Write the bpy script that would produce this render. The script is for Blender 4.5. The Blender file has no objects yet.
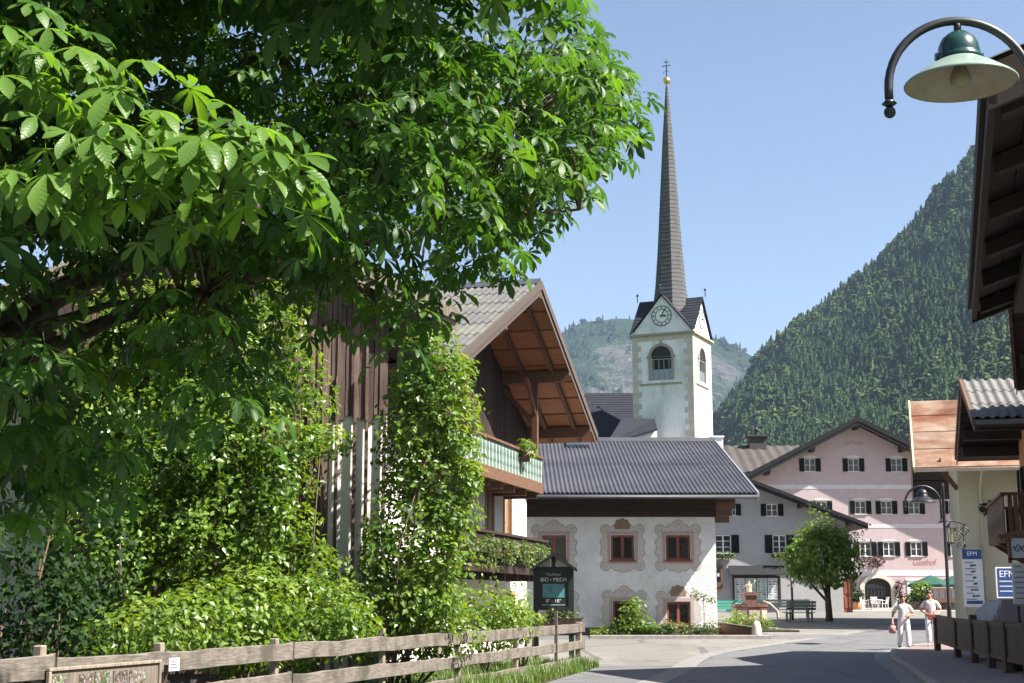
import bpy, math, random
import numpy as np
from mathutils import Vector, Matrix, noise
random.seed(7)
rng = np.random.default_rng(11)
SC = bpy.context.scene
COL = SC.collection
R = math.radians
FL, PITCH, CAMH = 1450.0, R(10.25), 1.6
CP, SP = math.cos(PITCH), math.sin(PITCH)

def at(px, py, Y):
    """world point seen at pixel px,py at depth Y"""
    u = (px - 512) / FL; v = (341.5 - py) / FL
    t = Y / (CP - v * SP)
    return Vector((u * t, Y, CAMH + (SP + v * CP) * t))

GP = [(-1e5, 0), (42, 0), (50, .16), (56, .42), (70, .74), (95, 1.06), (115, 1.28), (140, 1.4), (1e6, 1.4)]
def g(y):
    return float(np.interp(y, [p[0] for p in GP], [p[1] for p in GP]))

# ------------------------------------------------------------------ object helpers
def tag(o, label=None, cat=None, group=None, kind=None):
    if label: o['label'] = label
    if cat: o['category'] = cat
    if group: o['group'] = group
    if kind: o['kind'] = kind
    return o

def thing(name, label, cat, loc=(0, 0, 0), rz=0, group=None):
    o = bpy.data.objects.new(name, None); COL.objects.link(o)
    o.location = loc; o.rotation_euler = (0, 0, rz); o.empty_display_size = .3
    return tag(o, label, cat, group)

def link(name, me, mats, parent=None, smooth=False):
    o = bpy.data.objects.new(name, me); COL.objects.link(o)
    if not isinstance(mats, (list, tuple)): mats = [mats]
    for m in mats: me.materials.append(m)
    if smooth: me.polygons.foreach_set('use_smooth', [True] * len(me.polygons))
    o.parent = parent
    return o

def copy_tree(o, parent=None):
    c = o.copy(); COL.objects.link(c)
    if parent: c.parent = parent
    for ch in list(o.children): copy_tree(ch, c)
    return c

def bevel(o, w=.008, seg=1):
    m = o.modifiers.new('bevel', 'BEVEL'); m.width = w; m.segments = seg; m.limit_method = 'ANGLE'
    return o

class MB:
    def __init__(s, M=None):
        s.v = []; s.f = []; s.m = []; s.s = []; s.M = M
    def add(s, vs, fs, mi=0, smooth=False):
        b = len(s.v)
        for p in vs:
            p = Vector(p)
            s.v.append(s.M @ p if s.M is not None else p)
        for f in fs:
            s.f.append([b + i for i in f]); s.m.append(mi); s.s.append(smooth)
        return s
    def box(s, x0, x1, y0, y1, z0, z1, mi=0):
        vs = [(x, y, z) for z in (z0, z1) for y in (y0, y1) for x in (x0, x1)]
        return s.add(vs, [(0, 2, 3, 1), (4, 5, 7, 6), (0, 1, 5, 4), (2, 6, 7, 3), (0, 4, 6, 2), (1, 3, 7, 5)], mi)
    def beam(s, p, q, w, h, mi=0, up=(0, 0, 1)):
        p, q = Vector(p), Vector(q); d = (q - p).normalized(); up = Vector(up)
        side = d.cross(up)
        if side.length < 1e-4: side = d.cross(Vector((0, 1, 0)))
        side.normalize(); u2 = side.cross(d)
        vs = [c + side * (a * w / 2) + u2 * (b * h / 2) for c in (p, q) for a, b in ((-1, -1), (1, -1), (1, 1), (-1, 1))]
        return s.add(vs, [(0, 3, 2, 1), (4, 5, 6, 7), (0, 1, 5, 4), (1, 2, 6, 5), (2, 3, 7, 6), (3, 0, 4, 7)], mi)
    def tube(s, pts, rad, n=8, mi=0, cap=True):
        pts = [Vector(p) for p in pts]
        if not isinstance(rad, (list, tuple)): rad = [rad] * len(pts)
        vs = []; ref = Vector((.31, .17, .93))
        for i, p in enumerate(pts):
            d = (pts[min(i + 1, len(pts) - 1)] - pts[max(i - 1, 0)])
            if d.length < 1e-9: d = Vector((0, 0, 1))
            d.normalize()
            a = d.cross(ref)
            if a.length < .1: a = d.cross(Vector((1, 0, 0)))
            a.normalize(); b = d.cross(a)
            for k in range(n):
                t = 2 * math.pi * k / n
                vs.append(p + (a * math.cos(t) + b * math.sin(t)) * rad[i])
        fs = [(i * n + k, i * n + (k + 1) % n, (i + 1) * n + (k + 1) % n, (i + 1) * n + k) for i in range(len(pts) - 1) for k in range(n)]
        s.add(vs, fs, mi, True)
        if cap:
            b = len(s.v) - len(vs)
            s.f.append([b + k for k in range(n)][::-1]); s.m.append(mi); s.s.append(False)
            s.f.append([b + (len(pts) - 1) * n + k for k in range(n)]); s.m.append(mi); s.s.append(False)
        return s
    def lathe(s, prof, n=20, c=(0, 0, 0), mi=0, smooth=True, phase=0):
        vs = []; c = Vector(c)
        for r, z in prof:
            for k in range(n):
                t = 2 * math.pi * k / n + phase
                vs.append(c + Vector((r * math.cos(t), r * math.sin(t), z)))
        fs = [(i * n + k, i * n + (k + 1) % n, (i + 1) * n + (k + 1) % n, (i + 1) * n + k) for i in range(len(prof) - 1) for k in range(n)]
        return s.add(vs, fs, mi, smooth)
    def ball(s, c, r, mi=0, n=10, sz=1):
        pr = [(max(r * math.sin(math.pi * i / 8), 1e-4), -r * sz * math.cos(math.pi * i / 8)) for i in range(9)]
        return s.lathe(pr, n, c, mi)
    def prism(s, poly, fn, d0, d1, mi=0):
        """poly [(u,z)], fn(u,d,z)->point"""
        n = len(poly)
        vs = [fn(u, d0, z) for u, z in poly] + [fn(u, d1, z) for u, z in poly]
        fs = [list(range(n)), list(range(n, 2 * n))[::-1]] + [(i, (i + 1) % n, n + (i + 1) % n, n + i) for i in range(n)]
        return s.add(vs, fs, mi)
    def build(s, name, mats, parent=None):
        me = bpy.data.meshes.new(name)
        me.from_pydata([tuple(p) for p in s.v], [], s.f)
        me.polygons.foreach_set('material_index', s.m)
        me.polygons.foreach_set('use_smooth', s.s)
        me.update()
        return link(name, me, mats, parent)

def np_mesh(name, V, tris, mats, parent=None, attr=None, smooth=False, vec=None):
    me = bpy.data.meshes.new(name)
    n = len(V); F = np.asarray(tris, dtype=np.int32); k = F.shape[1]
    me.vertices.add(n); me.vertices.foreach_set('co', np.asarray(V, dtype=np.float32).ravel())
    me.loops.add(F.size); me.loops.foreach_set('vertex_index', F.ravel())
    me.polygons.add(len(F)); me.polygons.foreach_set('loop_start', np.arange(len(F), dtype=np.int32) * k)
    me.polygons.foreach_set('use_smooth', np.full(len(F), smooth))
    me.update(calc_edges=True)
    if attr is not None:
        a = me.attributes.new('rnd', 'FLOAT', 'POINT'); a.data.foreach_set('value', np.asarray(attr, dtype=np.float32))
    if vec is not None:
        a = me.attributes.new('luv', 'FLOAT_VECTOR', 'POINT'); a.data.foreach_set('vector', np.asarray(vec, dtype=np.float32).ravel())
    me.validate()
    return link(name, me, mats, parent)

def scatter(tv, tf, pos, rot, scl, rnd):
    """instances of a template: tv (n,3), tf (m,k), pos (N,3), rot (N,3,3), scl (N,) or (N,3)"""
    tv = np.asarray(tv, float); tf = np.asarray(tf)
    N, n = len(pos), len(tv)
    scl = np.asarray(scl, float)
    if scl.ndim == 1: scl = np.repeat(scl[:, None], 3, 1)
    V = np.einsum('nij,nkj->nki', rot, tv[None] * scl[:, None, :]) + pos[:, None, :]
    F = (tf[None] + (np.arange(N) * n)[:, None, None]).reshape(-1, tf.shape[1])
    return V.reshape(-1, 3), F, np.repeat(rnd, n)

def frames(fwd, nrm):
    """(N,3,3) with columns x=fwd, z~nrm"""
    x = fwd / np.linalg.norm(fwd, axis=1, keepdims=True)
    y = np.cross(nrm, x); y /= np.linalg.norm(y, axis=1, keepdims=True) + 1e-9
    z = np.cross(x, y)
    return np.stack([x, y, z], axis=2)

# ------------------------------------------------------------------ materials
def nodes(name):
    m = bpy.data.materials.new(name); m.use_nodes = True
    nt = m.node_tree; return m, nt, nt.nodes['Principled BSDF'], nt.nodes['Material Output']

def ramp(nt, fac, stops):
    r = nt.nodes.new('ShaderNodeValToRGB'); nt.links.new(fac, r.inputs[0])
    e = r.color_ramp.elements
    while len(e) < len(stops): e.new(.5)
    for i, (p, c) in enumerate(stops):
        e[i].position = p; e[i].color = (*c, 1) if len(c) == 3 else c
    return r.outputs[0]

def mixc(nt, fac, a, b, mode='MIX'):
    n = nt.nodes.new('ShaderNodeMix'); n.data_type = 'RGBA'; n.blend_type = mode
    for sock, v in ((n.inputs[0], fac), (n.inputs[6], a), (n.inputs[7], b)):
        if isinstance(v, (int, float)): sock.default_value = v
        elif isinstance(v, tuple): sock.default_value = (*v, 1) if len(v) == 3 else v
        else: nt.links.new(v, sock)
    return n.outputs[2]

def math_(nt, op, a, b=0.0, c=0.0):
    n = nt.nodes.new('ShaderNodeMath'); n.operation = op
    for i, v in enumerate((a, b, c)):
        if isinstance(v, (int, float)): n.inputs[i].default_value = v
        else: nt.links.new(v, n.inputs[i])
    return n.outputs[0]

def tnoise(nt, scale, stretch=(1, 1, 1), detail=6, rough=.6, coord='Object', seed=0, dist=0):
    tc = nt.nodes.new('ShaderNodeTexCoord'); mp = nt.nodes.new('ShaderNodeMapping')
    mp.inputs['Scale'].default_value = stretch; mp.inputs['Location'].default_value = (seed, seed * .7, seed * 1.3)
    nt.links.new(tc.outputs[coord], mp.inputs[0])
    n = nt.nodes.new('ShaderNodeTexNoise'); n.inputs['Scale'].default_value = scale
    n.inputs['Detail'].default_value = detail; n.inputs['Roughness'].default_value = rough; n.inputs['Distortion'].default_value = dist
    nt.links.new(mp.outputs[0], n.inputs['Vector'])
    return n.outputs['Fac']

def bumpn(nt, bsdf, h, strength=.3, dist=.02):
    b = nt.nodes.new('ShaderNodeBump'); b.inputs['Strength'].default_value = strength; b.inputs['Distance'].default_value = dist
    nt.links.new(h, b.inputs['Height']); nt.links.new(b.outputs[0], bsdf.inputs['Normal'])

def mat(name, c1, c2=None, scale=6, rough=.8, bump=.15, bdist=.01, bscale=None, stretch=(1, 1, 1), stain=None, stain_scale=.7, stain_amt=.5,
        island=0, spec=.4, metal=0, seed=0, stain_stretch=(1, 1, 1)):
    m, nt, b, out = nodes(name)
    c2 = c2 or tuple(x * .75 for x in c1)
    n = tnoise(nt, scale, stretch, seed=seed)
    col = ramp(nt, n, [(.35, c1), (.68, c2)])
    if stain:
        n2 = tnoise(nt, stain_scale, stain_stretch, 7, .62, seed=seed + 5)
        f = ramp(nt, n2, [(.46, (0, 0, 0)), (.66, (stain_amt,) * 3)])
        col = mixc(nt, f, col, stain)
    if island:
        gi = nt.nodes.new('ShaderNodeNewGeometry')
        k = math_(nt, 'MULTIPLY_ADD', gi.outputs['Random Per Island'], island * 2, 1 - island)
        cc = nt.nodes.new('ShaderNodeCombineColor')
        for i in range(3): nt.links.new(k, cc.inputs[i])
        col = mixc(nt, 1.0, col, cc.outputs[0], 'MULTIPLY')
    nt.links.new(col, b.inputs['Base Color'])
    b.inputs['Roughness'].default_value = rough; b.inputs['Specular IOR Level'].default_value = spec; b.inputs['Metallic'].default_value = metal
    if bump:
        h = tnoise(nt, bscale or scale * 2.5, stretch, 8, .65, seed=seed + 2)
        bumpn(nt, b, h, bump, bdist)
    return m

def leafmat(name, stops, trans=.35, rough=.4, tcol=None, veins=False, spec=.45):
    m, nt, b, out = nodes(name)
    a = nt.nodes.new('ShaderNodeAttribute'); a.attribute_name = 'rnd'
    col = ramp(nt, a.outputs['Fac'], stops)
    n = tnoise(nt, 9, seed=3, detail=3)
    col = mixc(nt, math_(nt, 'MULTIPLY', n, .35), col, tuple(x * .55 for x in stops[0][1]))
    tl = nt.nodes.new('ShaderNodeBsdfTranslucent')
    tcm = mixc(nt, 1.0, col, tcol or (1.9, 1.75, .5), 'MULTIPLY')
    if veins:
        lu = nt.nodes.new('ShaderNodeAttribute'); lu.attribute_name = 'luv'
        sx = nt.nodes.new('ShaderNodeSeparateXYZ'); nt.links.new(lu.outputs['Vector'], sx.inputs[0])
        au = math_(nt, 'ABSOLUTE', sx.outputs[1])
        ph = math_(nt, 'MULTIPLY_ADD', au, -14.0, math_(nt, 'MULTIPLY', sx.outputs[0], 62.0))
        w = math_(nt, 'SINE', ph)
        rib = math_(nt, 'LESS_THAN', au, .07)
        bumpn(nt, b, math_(nt, 'ADD', w, math_(nt, 'MULTIPLY', rib, 2.0)), .16, .003)
        f = math_(nt, 'MAXIMUM', math_(nt, 'MULTIPLY', math_(nt, 'GREATER_THAN', w, .85), .1), math_(nt, 'MULTIPLY', rib, .4))
        col = mixc(nt, f, col, (.1, .17, .045))
    nt.links.new(col, b.inputs['Base Color']); nt.links.new(tcm, tl.inputs['Color'])
    b.inputs['Roughness'].default_value = rough; b.inputs['Specular IOR Level'].default_value = spec
    mx = nt.nodes.new('ShaderNodeMixShader'); mx.inputs[0].default_value = trans
    nt.links.new(b.outputs[0], mx.inputs[1]); nt.links.new(tl.outputs[0], mx.inputs[2]); nt.links.new(mx.outputs[0], out.inputs[0])
    return m

def plain(name, c, rough=.5, metal=0, spec=.4):
    return mat(name, c, tuple(x * .85 for x in c), 3, rough, .05, .003, metal=metal, spec=spec)

M = {}
M['plaster'] = mat('plaster', (.74, .72, .67), (.62, .6, .55), 3, .9, .5, .03, 14, stain=(.42, .39, .34), stain_scale=.5, stain_amt=.55)
M['rough_plaster'] = mat('rough_plaster', (.78, .78, .76), (.68, .68, .66), 2, .9, .9, .06, 7, stain=(.42, .4, .38), stain_scale=.6, stain_amt=.5)
M['tower_plaster'] = mat('tower_plaster', (.80, .80, .80), (.66, .66, .66), .6, .9, .3, .03, 6, stain=(.42, .42, .42), stain_scale=.35, stain_amt=.8, stain_stretch=(1.6, 1.6, .55))
M['quoin'] = mat('quoin', (.55, .49, .425), (.46, .41, .36), 1.5, .9, .3, .02, 6, island=.12)
M['pink'] = mat('pink', (.44, .36, .37), (.395, .32, .33), 2, .9, .3, .02, 10, stain=(.42, .27, .27), stain_scale=.3, stain_amt=.4)
M['band'] = mat('band', (.56, .52, .55), (.5, .47, .5), 2, .9, .2)
M['greyblue'] = mat('grey_render', (.33, .325, .325), (.29, .285, .29), 2, .9, .3, .02, 10, stain=(.34, .34, .35), stain_scale=.4, stain_amt=.4)
M['cream'] = mat('cream', (.46, .415, .31), (.40, .36, .27), 2, .9, .3, .02, 9, stain=(.38, .33, .24), stain_scale=.4, stain_amt=.5)
M['terracotta'] = mat('terracotta', (.52, .24, .13), (.44, .2, .11), 2, .9, .3, .02, 9)
M['ochre'] = mat('ochre_plaster', (.62, .38, .18), (.54, .33, .16), 2, .9, .3, .02, 9)
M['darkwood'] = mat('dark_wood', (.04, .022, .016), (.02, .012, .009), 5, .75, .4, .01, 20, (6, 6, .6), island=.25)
M['brownwood'] = mat('brown_wood', (.15, .075, .042), (.075, .038, .022), 5, .7, .4, .01, 20, (4, .6, 4), island=.3)
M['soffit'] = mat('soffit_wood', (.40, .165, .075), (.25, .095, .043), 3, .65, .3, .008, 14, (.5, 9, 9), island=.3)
M['barnwood'] = mat('barn_wood', (.15, .10, .08), (.06, .038, .03), 4, .85, .7, .012, 18, (9, 9, .45), island=.45, stain=(.05, .028, .02), stain_scale=1.2, stain_amt=.7)
M['fencewood'] = mat('fence_wood', (.165, .143, .122), (.08, .067, .055), 5, .9, .8, .012, 16, (.9, .9, 9), island=.3, stain=(.045, .038, .028), stain_scale=2.2, stain_amt=.85)
M['postwood'] = mat('post_wood', (.24, .20, .16), (.12, .095, .07), 5, .9, .7, .012, 16, (7, 7, .7), island=.25)
M['plankfence'] = mat('plank_fence_wood', (.07, .043, .03), (.038, .024, .018), 5, .7, .4, .01, 18, (7, 7, .7), island=.3)
M['tan_wood'] = mat('tan_wood', (.42, .24, .12), (.3, .16, .08), 5, .6, .3, .01, 18, (6, 6, .6))
M['redframe'] = mat('red_frame', (.27, .085, .04), (.19, .06, .03), 5, .6, .2, .006, 18)
M['fibre'] = mat('fibre_cement', (.092, .09, .09), (.064, .063, .064), 3, .9, .4, .01, 20, stain=(.13, .13, .1), stain_scale=1.4, stain_amt=.7)
M['blueroof'] = mat('slate_blue_roof', (.045, .046, .055), (.031, .032, .039), 2, .6, .15, .005, 20, stain=(.07, .07, .076), stain_scale=.6, stain_amt=.55)
M['paleroof'] = mat('pale_roof', (.15, .145, .14), (.105, .1, .098), 3, .85, .3, .01, 18, stain=(.16, .15, .13), stain_scale=1, stain_amt=.6)
M['slate'] = mat('slate', (.024, .027, .037), (.018, .02, .028), 3, .8, .3, .02, 9, island=.08, spec=.2)
M['shingle'] = mat('shingle', (.082, .08, .086), (.05, .049, .054), 2.2, .8, .5, .03, 12, stain=(.08, .08, .08), stain_scale=.5, stain_amt=.7)
M['brownroof'] = mat('brown_roof', (.065, .056, .05), (.045, .039, .034), 2, .8, .3, .02, 12)
M['darkroof'] = mat('dark_roof', (.02, .02, .023), (.014, .014, .016), 2, .8, .2, spec=.2)
M['rust'] = mat('rusty_sheet', (.22, .165, .125), (.15, .068, .035), .9, .75, .2, .01, 10, stain=(.10, .03, .013), stain_scale=.55, stain_amt=.9, island=.22, spec=.15)
M['greymetal'] = mat('grey_metal', (.30, .33, .35), (.24, .26, .28), 3, .45, .1, metal=.5)
M['lead'] = mat('lead_cap', (.06, .065, .075), None, 3, .5, .1)
M['iron'] = mat('iron', (.018, .018, .024), (.012, .012, .016), 8, .4, .15, .003, spec=.5)
M['green_enamel'] = mat('green_enamel', (.011, .05, .042), (.008, .038, .032), 8, .25, .05, .002, spec=.6)
M['pale_green'] = mat('pale_green_enamel', (.22, .29, .24), (.18, .24, .2), 6, .3, .06, .002, spec=.5, stain=(.2, .24, .18), stain_scale=3, stain_amt=.5)
M['cream_enamel'] = mat('cream_enamel', (.34, .30, .235), (.27, .235, .18), 6, .5, .05, .002, stain=(.26, .2, .12), stain_scale=5, stain_amt=.6)
M['white'] = plain('white_paint', (.78, .78, .76), .5)
M['offwhite'] = plain('off_white', (.62, .6, .55), .6)
M['green_white'] = mat('pale_green_paint', (.10, .185, .14), (.085, .16, .12), 5, .6, .15)
M['shutter'] = mat('dark_shutter', (.012, .014, .014), (.009, .01, .01), 6, .85, .1, spec=.15)
M['greenpaint'] = mat('dark_green_paint', (.012, .022, .017), (.009, .016, .013), 6, .5, .1)
M['benchgreen'] = mat('bench_green', (.03, .22, .15), (.024, .17, .12), 6, .5, .1)
M['benchdark'] = mat('bench_dark', (.02, .035, .04), (.015, .025, .03), 6, .5, .1)
M['ornament'] = mat('painted_ornament', (.58, .53, .495), (.48, .43, .40), 9, .9, .3, .01, 20)
M['ornament_dark'] = mat('painted_crest', (.42, .345, .305), (.34, .275, .24), 12, .9, .3, .01, 20)
M['ornament_pink'] = mat('painted_band', (.44, .345, .32), (.38, .29, .27), 9, .9, .3, .01, 20)
M['stone'] = mat('stone', (.36, .31, .25), (.25, .21, .17), 6, .9, .5, .02, 14)
M['plinth'] = mat('plinth_stone', (.11, .085, .08), (.07, .055, .05), 4, .9, .5, .02, 14)
M['palestone'] = mat('pale_stone', (.58, .54, .46), (.46, .42, .36), 6, .9, .4, .01, 14)
M['redmarble'] = mat('red_marble', (.115, .05, .04), (.075, .035, .03), 7, .55, .2, .006, 14, stain=(.25, .16, .13), stain_scale=4, stain_amt=.3)
M['gold'] = mat('gilding', (.75, .55, .22), (.6, .42, .15), 8, .3, .1, metal=.9)
M['bark'] = mat('bark', (.10, .075, .055), (.045, .033, .026), 5, .95, 1, .03, 9, (3, 3, .7))
M['twig'] = mat('twig', (.10, .095, .04), (.06, .05, .025), 9, .8, .2)
M['stem'] = mat('stem', (.12, .085, .055), (.06, .04, .03), 9, .9, .3)
M['soil'] = mat('soil', (.06, .045, .03), (.035, .026, .018), 9, 1, .6, .03, 20)
M['vergewood'] = mat('verge_wood', (.085, .065, .055), (.05, .038, .032), 5, .8, .4, .01, 20, (.6, 4, 4), island=.3)
M['balcony_white'] = mat('white_baluster', (.30, .33, .305), (.26, .285, .265), 5, .7, .1)
M['tarp'] = mat('grey_tarpaulin', (.30, .285, .29), (.24, .225, .23), 3, .6, .3, .02, 6)
M['parasol'] = mat('parasol_cloth', (.014, .075, .052), (.011, .06, .042), 3, .8, .1)
M['plastic'] = plain('white_plastic', (.7, .7, .7), .4)
M['signblue'] = mat('sign_blue', (.025, .06, .22), (.02, .05, .19), 3, .5, .05)
M['screenteal'] = mat('poster_teal', (.10, .30, .32), (.07, .22, .25), 5, .4, .02, stain=(.05, .12, .14), stain_scale=7, stain_amt=.8)
M['paper'] = mat('paper', (.50, .53, .52), (.42, .45, .44), 4, .5, .02)
M['textgrey'] = plain('text_grey', (.10, .11, .13), .7)
M['script_red'] = plain('script_red', (.34, .16, .16), .8)
M['red'] = plain('red_paint', (.35, .04, .03), .6)
M['shirt'] = mat('white_cloth', (.70, .66, .69), (.6, .56, .6), 6, .9, .3, .02, 12)
M['trousers'] = mat('pale_trousers', (.66, .66, .70), (.56, .56, .6), 6, .9, .4, .02, 10)
M['skin'] = mat('skin', (.46, .25, .18), (.4, .21, .15), 9, .55, .1, .002)
M['hair_brown'] = mat('brown_hair', (.10, .04, .02), (.06, .025, .014), 30, .5, .4)
M['hair_dark'] = mat('dark_hair', (.045, .022, .014), (.025, .014, .01), 30, .5, .4)
M['shoe'] = plain('dark_shoe', (.03, .025, .025), .5)
M['pinkbag'] = plain('pink_bag', (.4, .2, .2), .6)
M['redbag'] = plain('red_bag', (.40, .12, .10), .5)
M['black'] = plain('black', (.012, .012, .012), .6)
def glassmat(name, c, rough=.06):
    m, nt, b, out = nodes(name)
    n = tnoise(nt, 2.2, detail=2, seed=4)
    nt.links.new(ramp(nt, n, [(.4, c), (.7, tuple(x * 2.2 + .004 for x in c))]), b.inputs['Base Color'])
    b.inputs['Roughness'].default_value = rough; b.inputs['Specular IOR Level'].default_value = .6
    bumpn(nt, b, tnoise(nt, 1.1, detail=2), .04, .02)
    return m
M['glass'] = glassmat('window_glass', (.018, .020, .024))
M['glass_dark'] = glassmat('dark_glass', (.012, .009, .008))
M['lantern_glass'] = glassmat('lantern_glass', (.22, .2, .13), .2)
M['bulb'] = plain('bulb', (.27, .23, .16), .3)

M['chestnut'] = leafmat('chestnut_leaf', [(0, (.02, .055, .018)), (.5, (.05, .12, .024)), (1, (.125, .23, .04))], .46, .4, (1.85, 1.9, .42), True, .32)
M['climber'] = leafmat('climber_leaf', [(0, (.05, .105, .016)), (.55, (.14, .24, .03)), (1, (.24, .35, .062))], .42, .36, (1.9, 1.7, .4))
M['hedge'] = leafmat('hedge_leaf', [(0, (.055, .115, .018)), (.5, (.145, .24, .034)), (1, (.26, .36, .08))], .42, .36, (1.9, 1.7, .4))
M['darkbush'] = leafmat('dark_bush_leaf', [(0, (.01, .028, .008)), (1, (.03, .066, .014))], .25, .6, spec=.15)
M['streetleaf'] = leafmat('maple_leaf', [(0, (.07, .14, .02)), (1, (.2, .31, .045))], .42, .45)
M['flower_leaf'] = leafmat('flower_leaf', [(0, (.035, .085, .016)), (.75, (.1, .17, .035)), (.93, (.12, .17, .05)), (1, (.35, .18, .10))], .3, .5)
M['grass'] = leafmat('grass', [(0, (.05, .11, .014)), (.6, (.11, .19, .026)), (1, (.24, .26, .09))], .3, .5)
M['spruce'] = leafmat('spruce', [(0, (.022, .042, .016)), (.5, (.046, .078, .023)), (1, (.105, .145, .04))], 0.0, .9, spec=.1)
# ------------------------------------------------------------------ camera, light, sky
cam = bpy.data.cameras.new('camera'); co = bpy.data.objects.new('camera', cam); COL.objects.link(co)
cam.sensor_width = 36; cam.lens = FL / 1024 * 36; cam.clip_end = 20000
co.location = (0, 0, CAMH); co.rotation_euler = (math.pi / 2 + PITCH, 0, 0)
SC.camera = co
SUN_EL, SUN_PHI = R(49.5), R(22)
sd = Vector((math.cos(SUN_EL) * math.cos(SUN_PHI), -math.cos(SUN_EL) * math.sin(SUN_PHI), math.sin(SUN_EL)))
sl = bpy.data.lights.new('sun', 'SUN'); so = bpy.data.objects.new('sun', sl); COL.objects.link(so)
sl.energy = 5.0; sl.angle = R(.5); sl.color = (1, .945, .86)
so.rotation_euler = sd.to_track_quat('Z', 'Y').to_euler()
w = bpy.data.worlds.new('World'); SC.world = w; w.use_nodes = True
nt = w.node_tree; bg = nt.nodes['Background']
sky = nt.nodes.new('ShaderNodeTexSky'); sky.sky_type = 'NISHITA'; sky.sun_disc = False
sky.sun_elevation = SUN_EL; sky.sun_rotation = math.atan2(sd.x, sd.y)
sky.altitude = 600; sky.air_density = 1.0; sky.dust_density = 2.4; sky.ozone_density = .45
nt.links.new(sky.outputs[0], bg.inputs[0]); bg.inputs[1].default_value = .06
SC.view_settings.view_transform = 'Standard'; SC.view_settings.look = 'None'
SC.view_settings.exposure = 1.68; SC.view_settings.gamma = 1
SC.render.engine = 'CYCLES'
cy = SC.cycles
cy.max_bounces = 8; cy.diffuse_bounces = 2; cy.glossy_bounces = 3; cy.transmission_bounces = 2; cy.transparent_max_bounces = 6; cy.volume_bounces = 0
cy.use_denoising = True
try: cy.denoiser = 'OPENIMAGEDENOISE'
except Exception: pass
cy.sample_clamp_indirect = 6

# ------------------------------------------------------------------ ground
def sheet(name, pts_l, pts_r, mats, dz, n=1, raise_=0.0):
    """strip between two polylines with the same number of points [(x,y)], following the ground"""
    V, F = [], []
    for (xl, yl), (xr, yr) in zip(pts_l, pts_r):
        for k in range(n + 1):
            t = k / n; x = xl + (xr - xl) * t; y = yl + (yr - yl) * t
            V.append((x, y, g(y) + dz + raise_))
    m = n + 1
    for i in range(len(pts_l) - 1):
        for k in range(n): F.append((i * m + k, i * m + k + 1, (i + 1) * m + k + 1, (i + 1) * m + k))
    me = bpy.data.meshes.new(name); me.from_pydata(V, [], F)
    return tag(link(name, me, mats), kind='structure')

ysteps = [-400, -20, 10, 30, 42, 46, 50, 53, 56, 63, 70, 82, 95, 105, 115, 128, 140, 300, 700, 9000]
M['meadow'] = mat('meadow', (.05, .10, .02), (.07, .12, .03), .8, 1, .4, .05, 4)
sheet('ground', [(-9000, y) for y in ysteps], [(9000, y) for y in ysteps], M['meadow'], 0, 2)
def asphalt(name, c1, c2, patch):
    m, nt, b, out = nodes(name)
    a = tnoise(nt, 1.0, (.35, .35, .35), 6, .6, seed=1); f = tnoise(nt, 90, detail=3, seed=2)
    col = ramp(nt, a, [(.3, c1), (.7, c2)])
    p = ramp(nt, tnoise(nt, .28, (1, .35, 1), 3, .5, seed=8), [(.52, (0, 0, 0)), (.56, (.6, .6, .6))])
    col = mixc(nt, p, col, patch)
    col = mixc(nt, math_(nt, 'MULTIPLY', f, .45), col, tuple(x * .5 for x in c1))
    sp = ramp(nt, tnoise(nt, 2.2, (1, .4, 1), 7, .7, seed=12), [(.48, (0, 0, 0)), (.7, (.7, .7, .7))])
    col = mixc(nt, sp, col, tuple(x * .62 for x in c1))
    # tar-sealed cracks
    tc = nt.nodes.new('ShaderNodeTexCoord'); vo = nt.nodes.new('ShaderNodeTexVoronoi'); vo.feature = 'DISTANCE_TO_EDGE'; vo.inputs['Scale'].default_value = .16
    nt.links.new(tc.outputs['Object'], vo.inputs['Vector'])
    ck = math_(nt, 'LESS_THAN', vo.outputs['Distance'], math_(nt, 'MULTIPLY', a, .022))
    col = mixc(nt, math_(nt, 'MULTIPLY', ck, .6), col, (.05, .05, .05))
    nt.links.new(col, b.inputs['Base Color']); b.inputs['Roughness'].default_value = .85
    bumpn(nt, b, f, .25, .006)
    return m
M['asphalt'] = asphalt('asphalt', (.115, .115, .12), (.145, .145, .147), (.13, .128, .126))
M['pale_asphalt'] = asphalt('pale_asphalt', (.165, .155, .138), (.21, .196, .175), (.145, .138, .127))
M['kerbstone'] = mat('kerb_stone', (.30, .27, .25), (.2, .18, .17), 5, .9, .4, .01, 16)
def setts(name, c1, c2, scale, mort=(.08, .075, .07)):
    m, nt, b, out = nodes(name)
    tc = nt.nodes.new('ShaderNodeTexCoord'); mp = nt.nodes.new('ShaderNodeMapping'); mp.inputs['Rotation'].default_value = (0, 0, R(-13)); mp.inputs['Scale'].default_value = (scale,) * 3
    nt.links.new(tc.outputs['Object'], mp.inputs[0])
    br = nt.nodes.new('ShaderNodeTexBrick'); nt.links.new(mp.outputs[0], br.inputs['Vector'])
    br.inputs['Color1'].default_value = (*c1, 1); br.inputs['Color2'].default_value = (*c2, 1); br.inputs['Mortar'].default_value = (*mort, 1)
    br.inputs['Scale'].default_value = 1; br.inputs['Mortar Size'].default_value = .035; br.inputs['Brick Width'].default_value = 1; br.inputs['Row Height'].default_value = 1
    n = tnoise(nt, 2.2, seed=3)
    nt.links.new(mixc(nt, math_(nt, 'MULTIPLY', n, .5), br.outputs['Color'], tuple(x * .6 for x in c1)), b.inputs['Base Color'])
    b.inputs['Roughness'].default_value = .85; bumpn(nt, b, br.outputs['Fac'], -.4, .01)
    return m
M['setts'] = setts('granite_setts', (.23, .225, .215), (.17, .165, .16), 8)
M['pavers'] = setts('red_pavers', (.24, .18, .165), (.2, .155, .145), 5)
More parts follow.
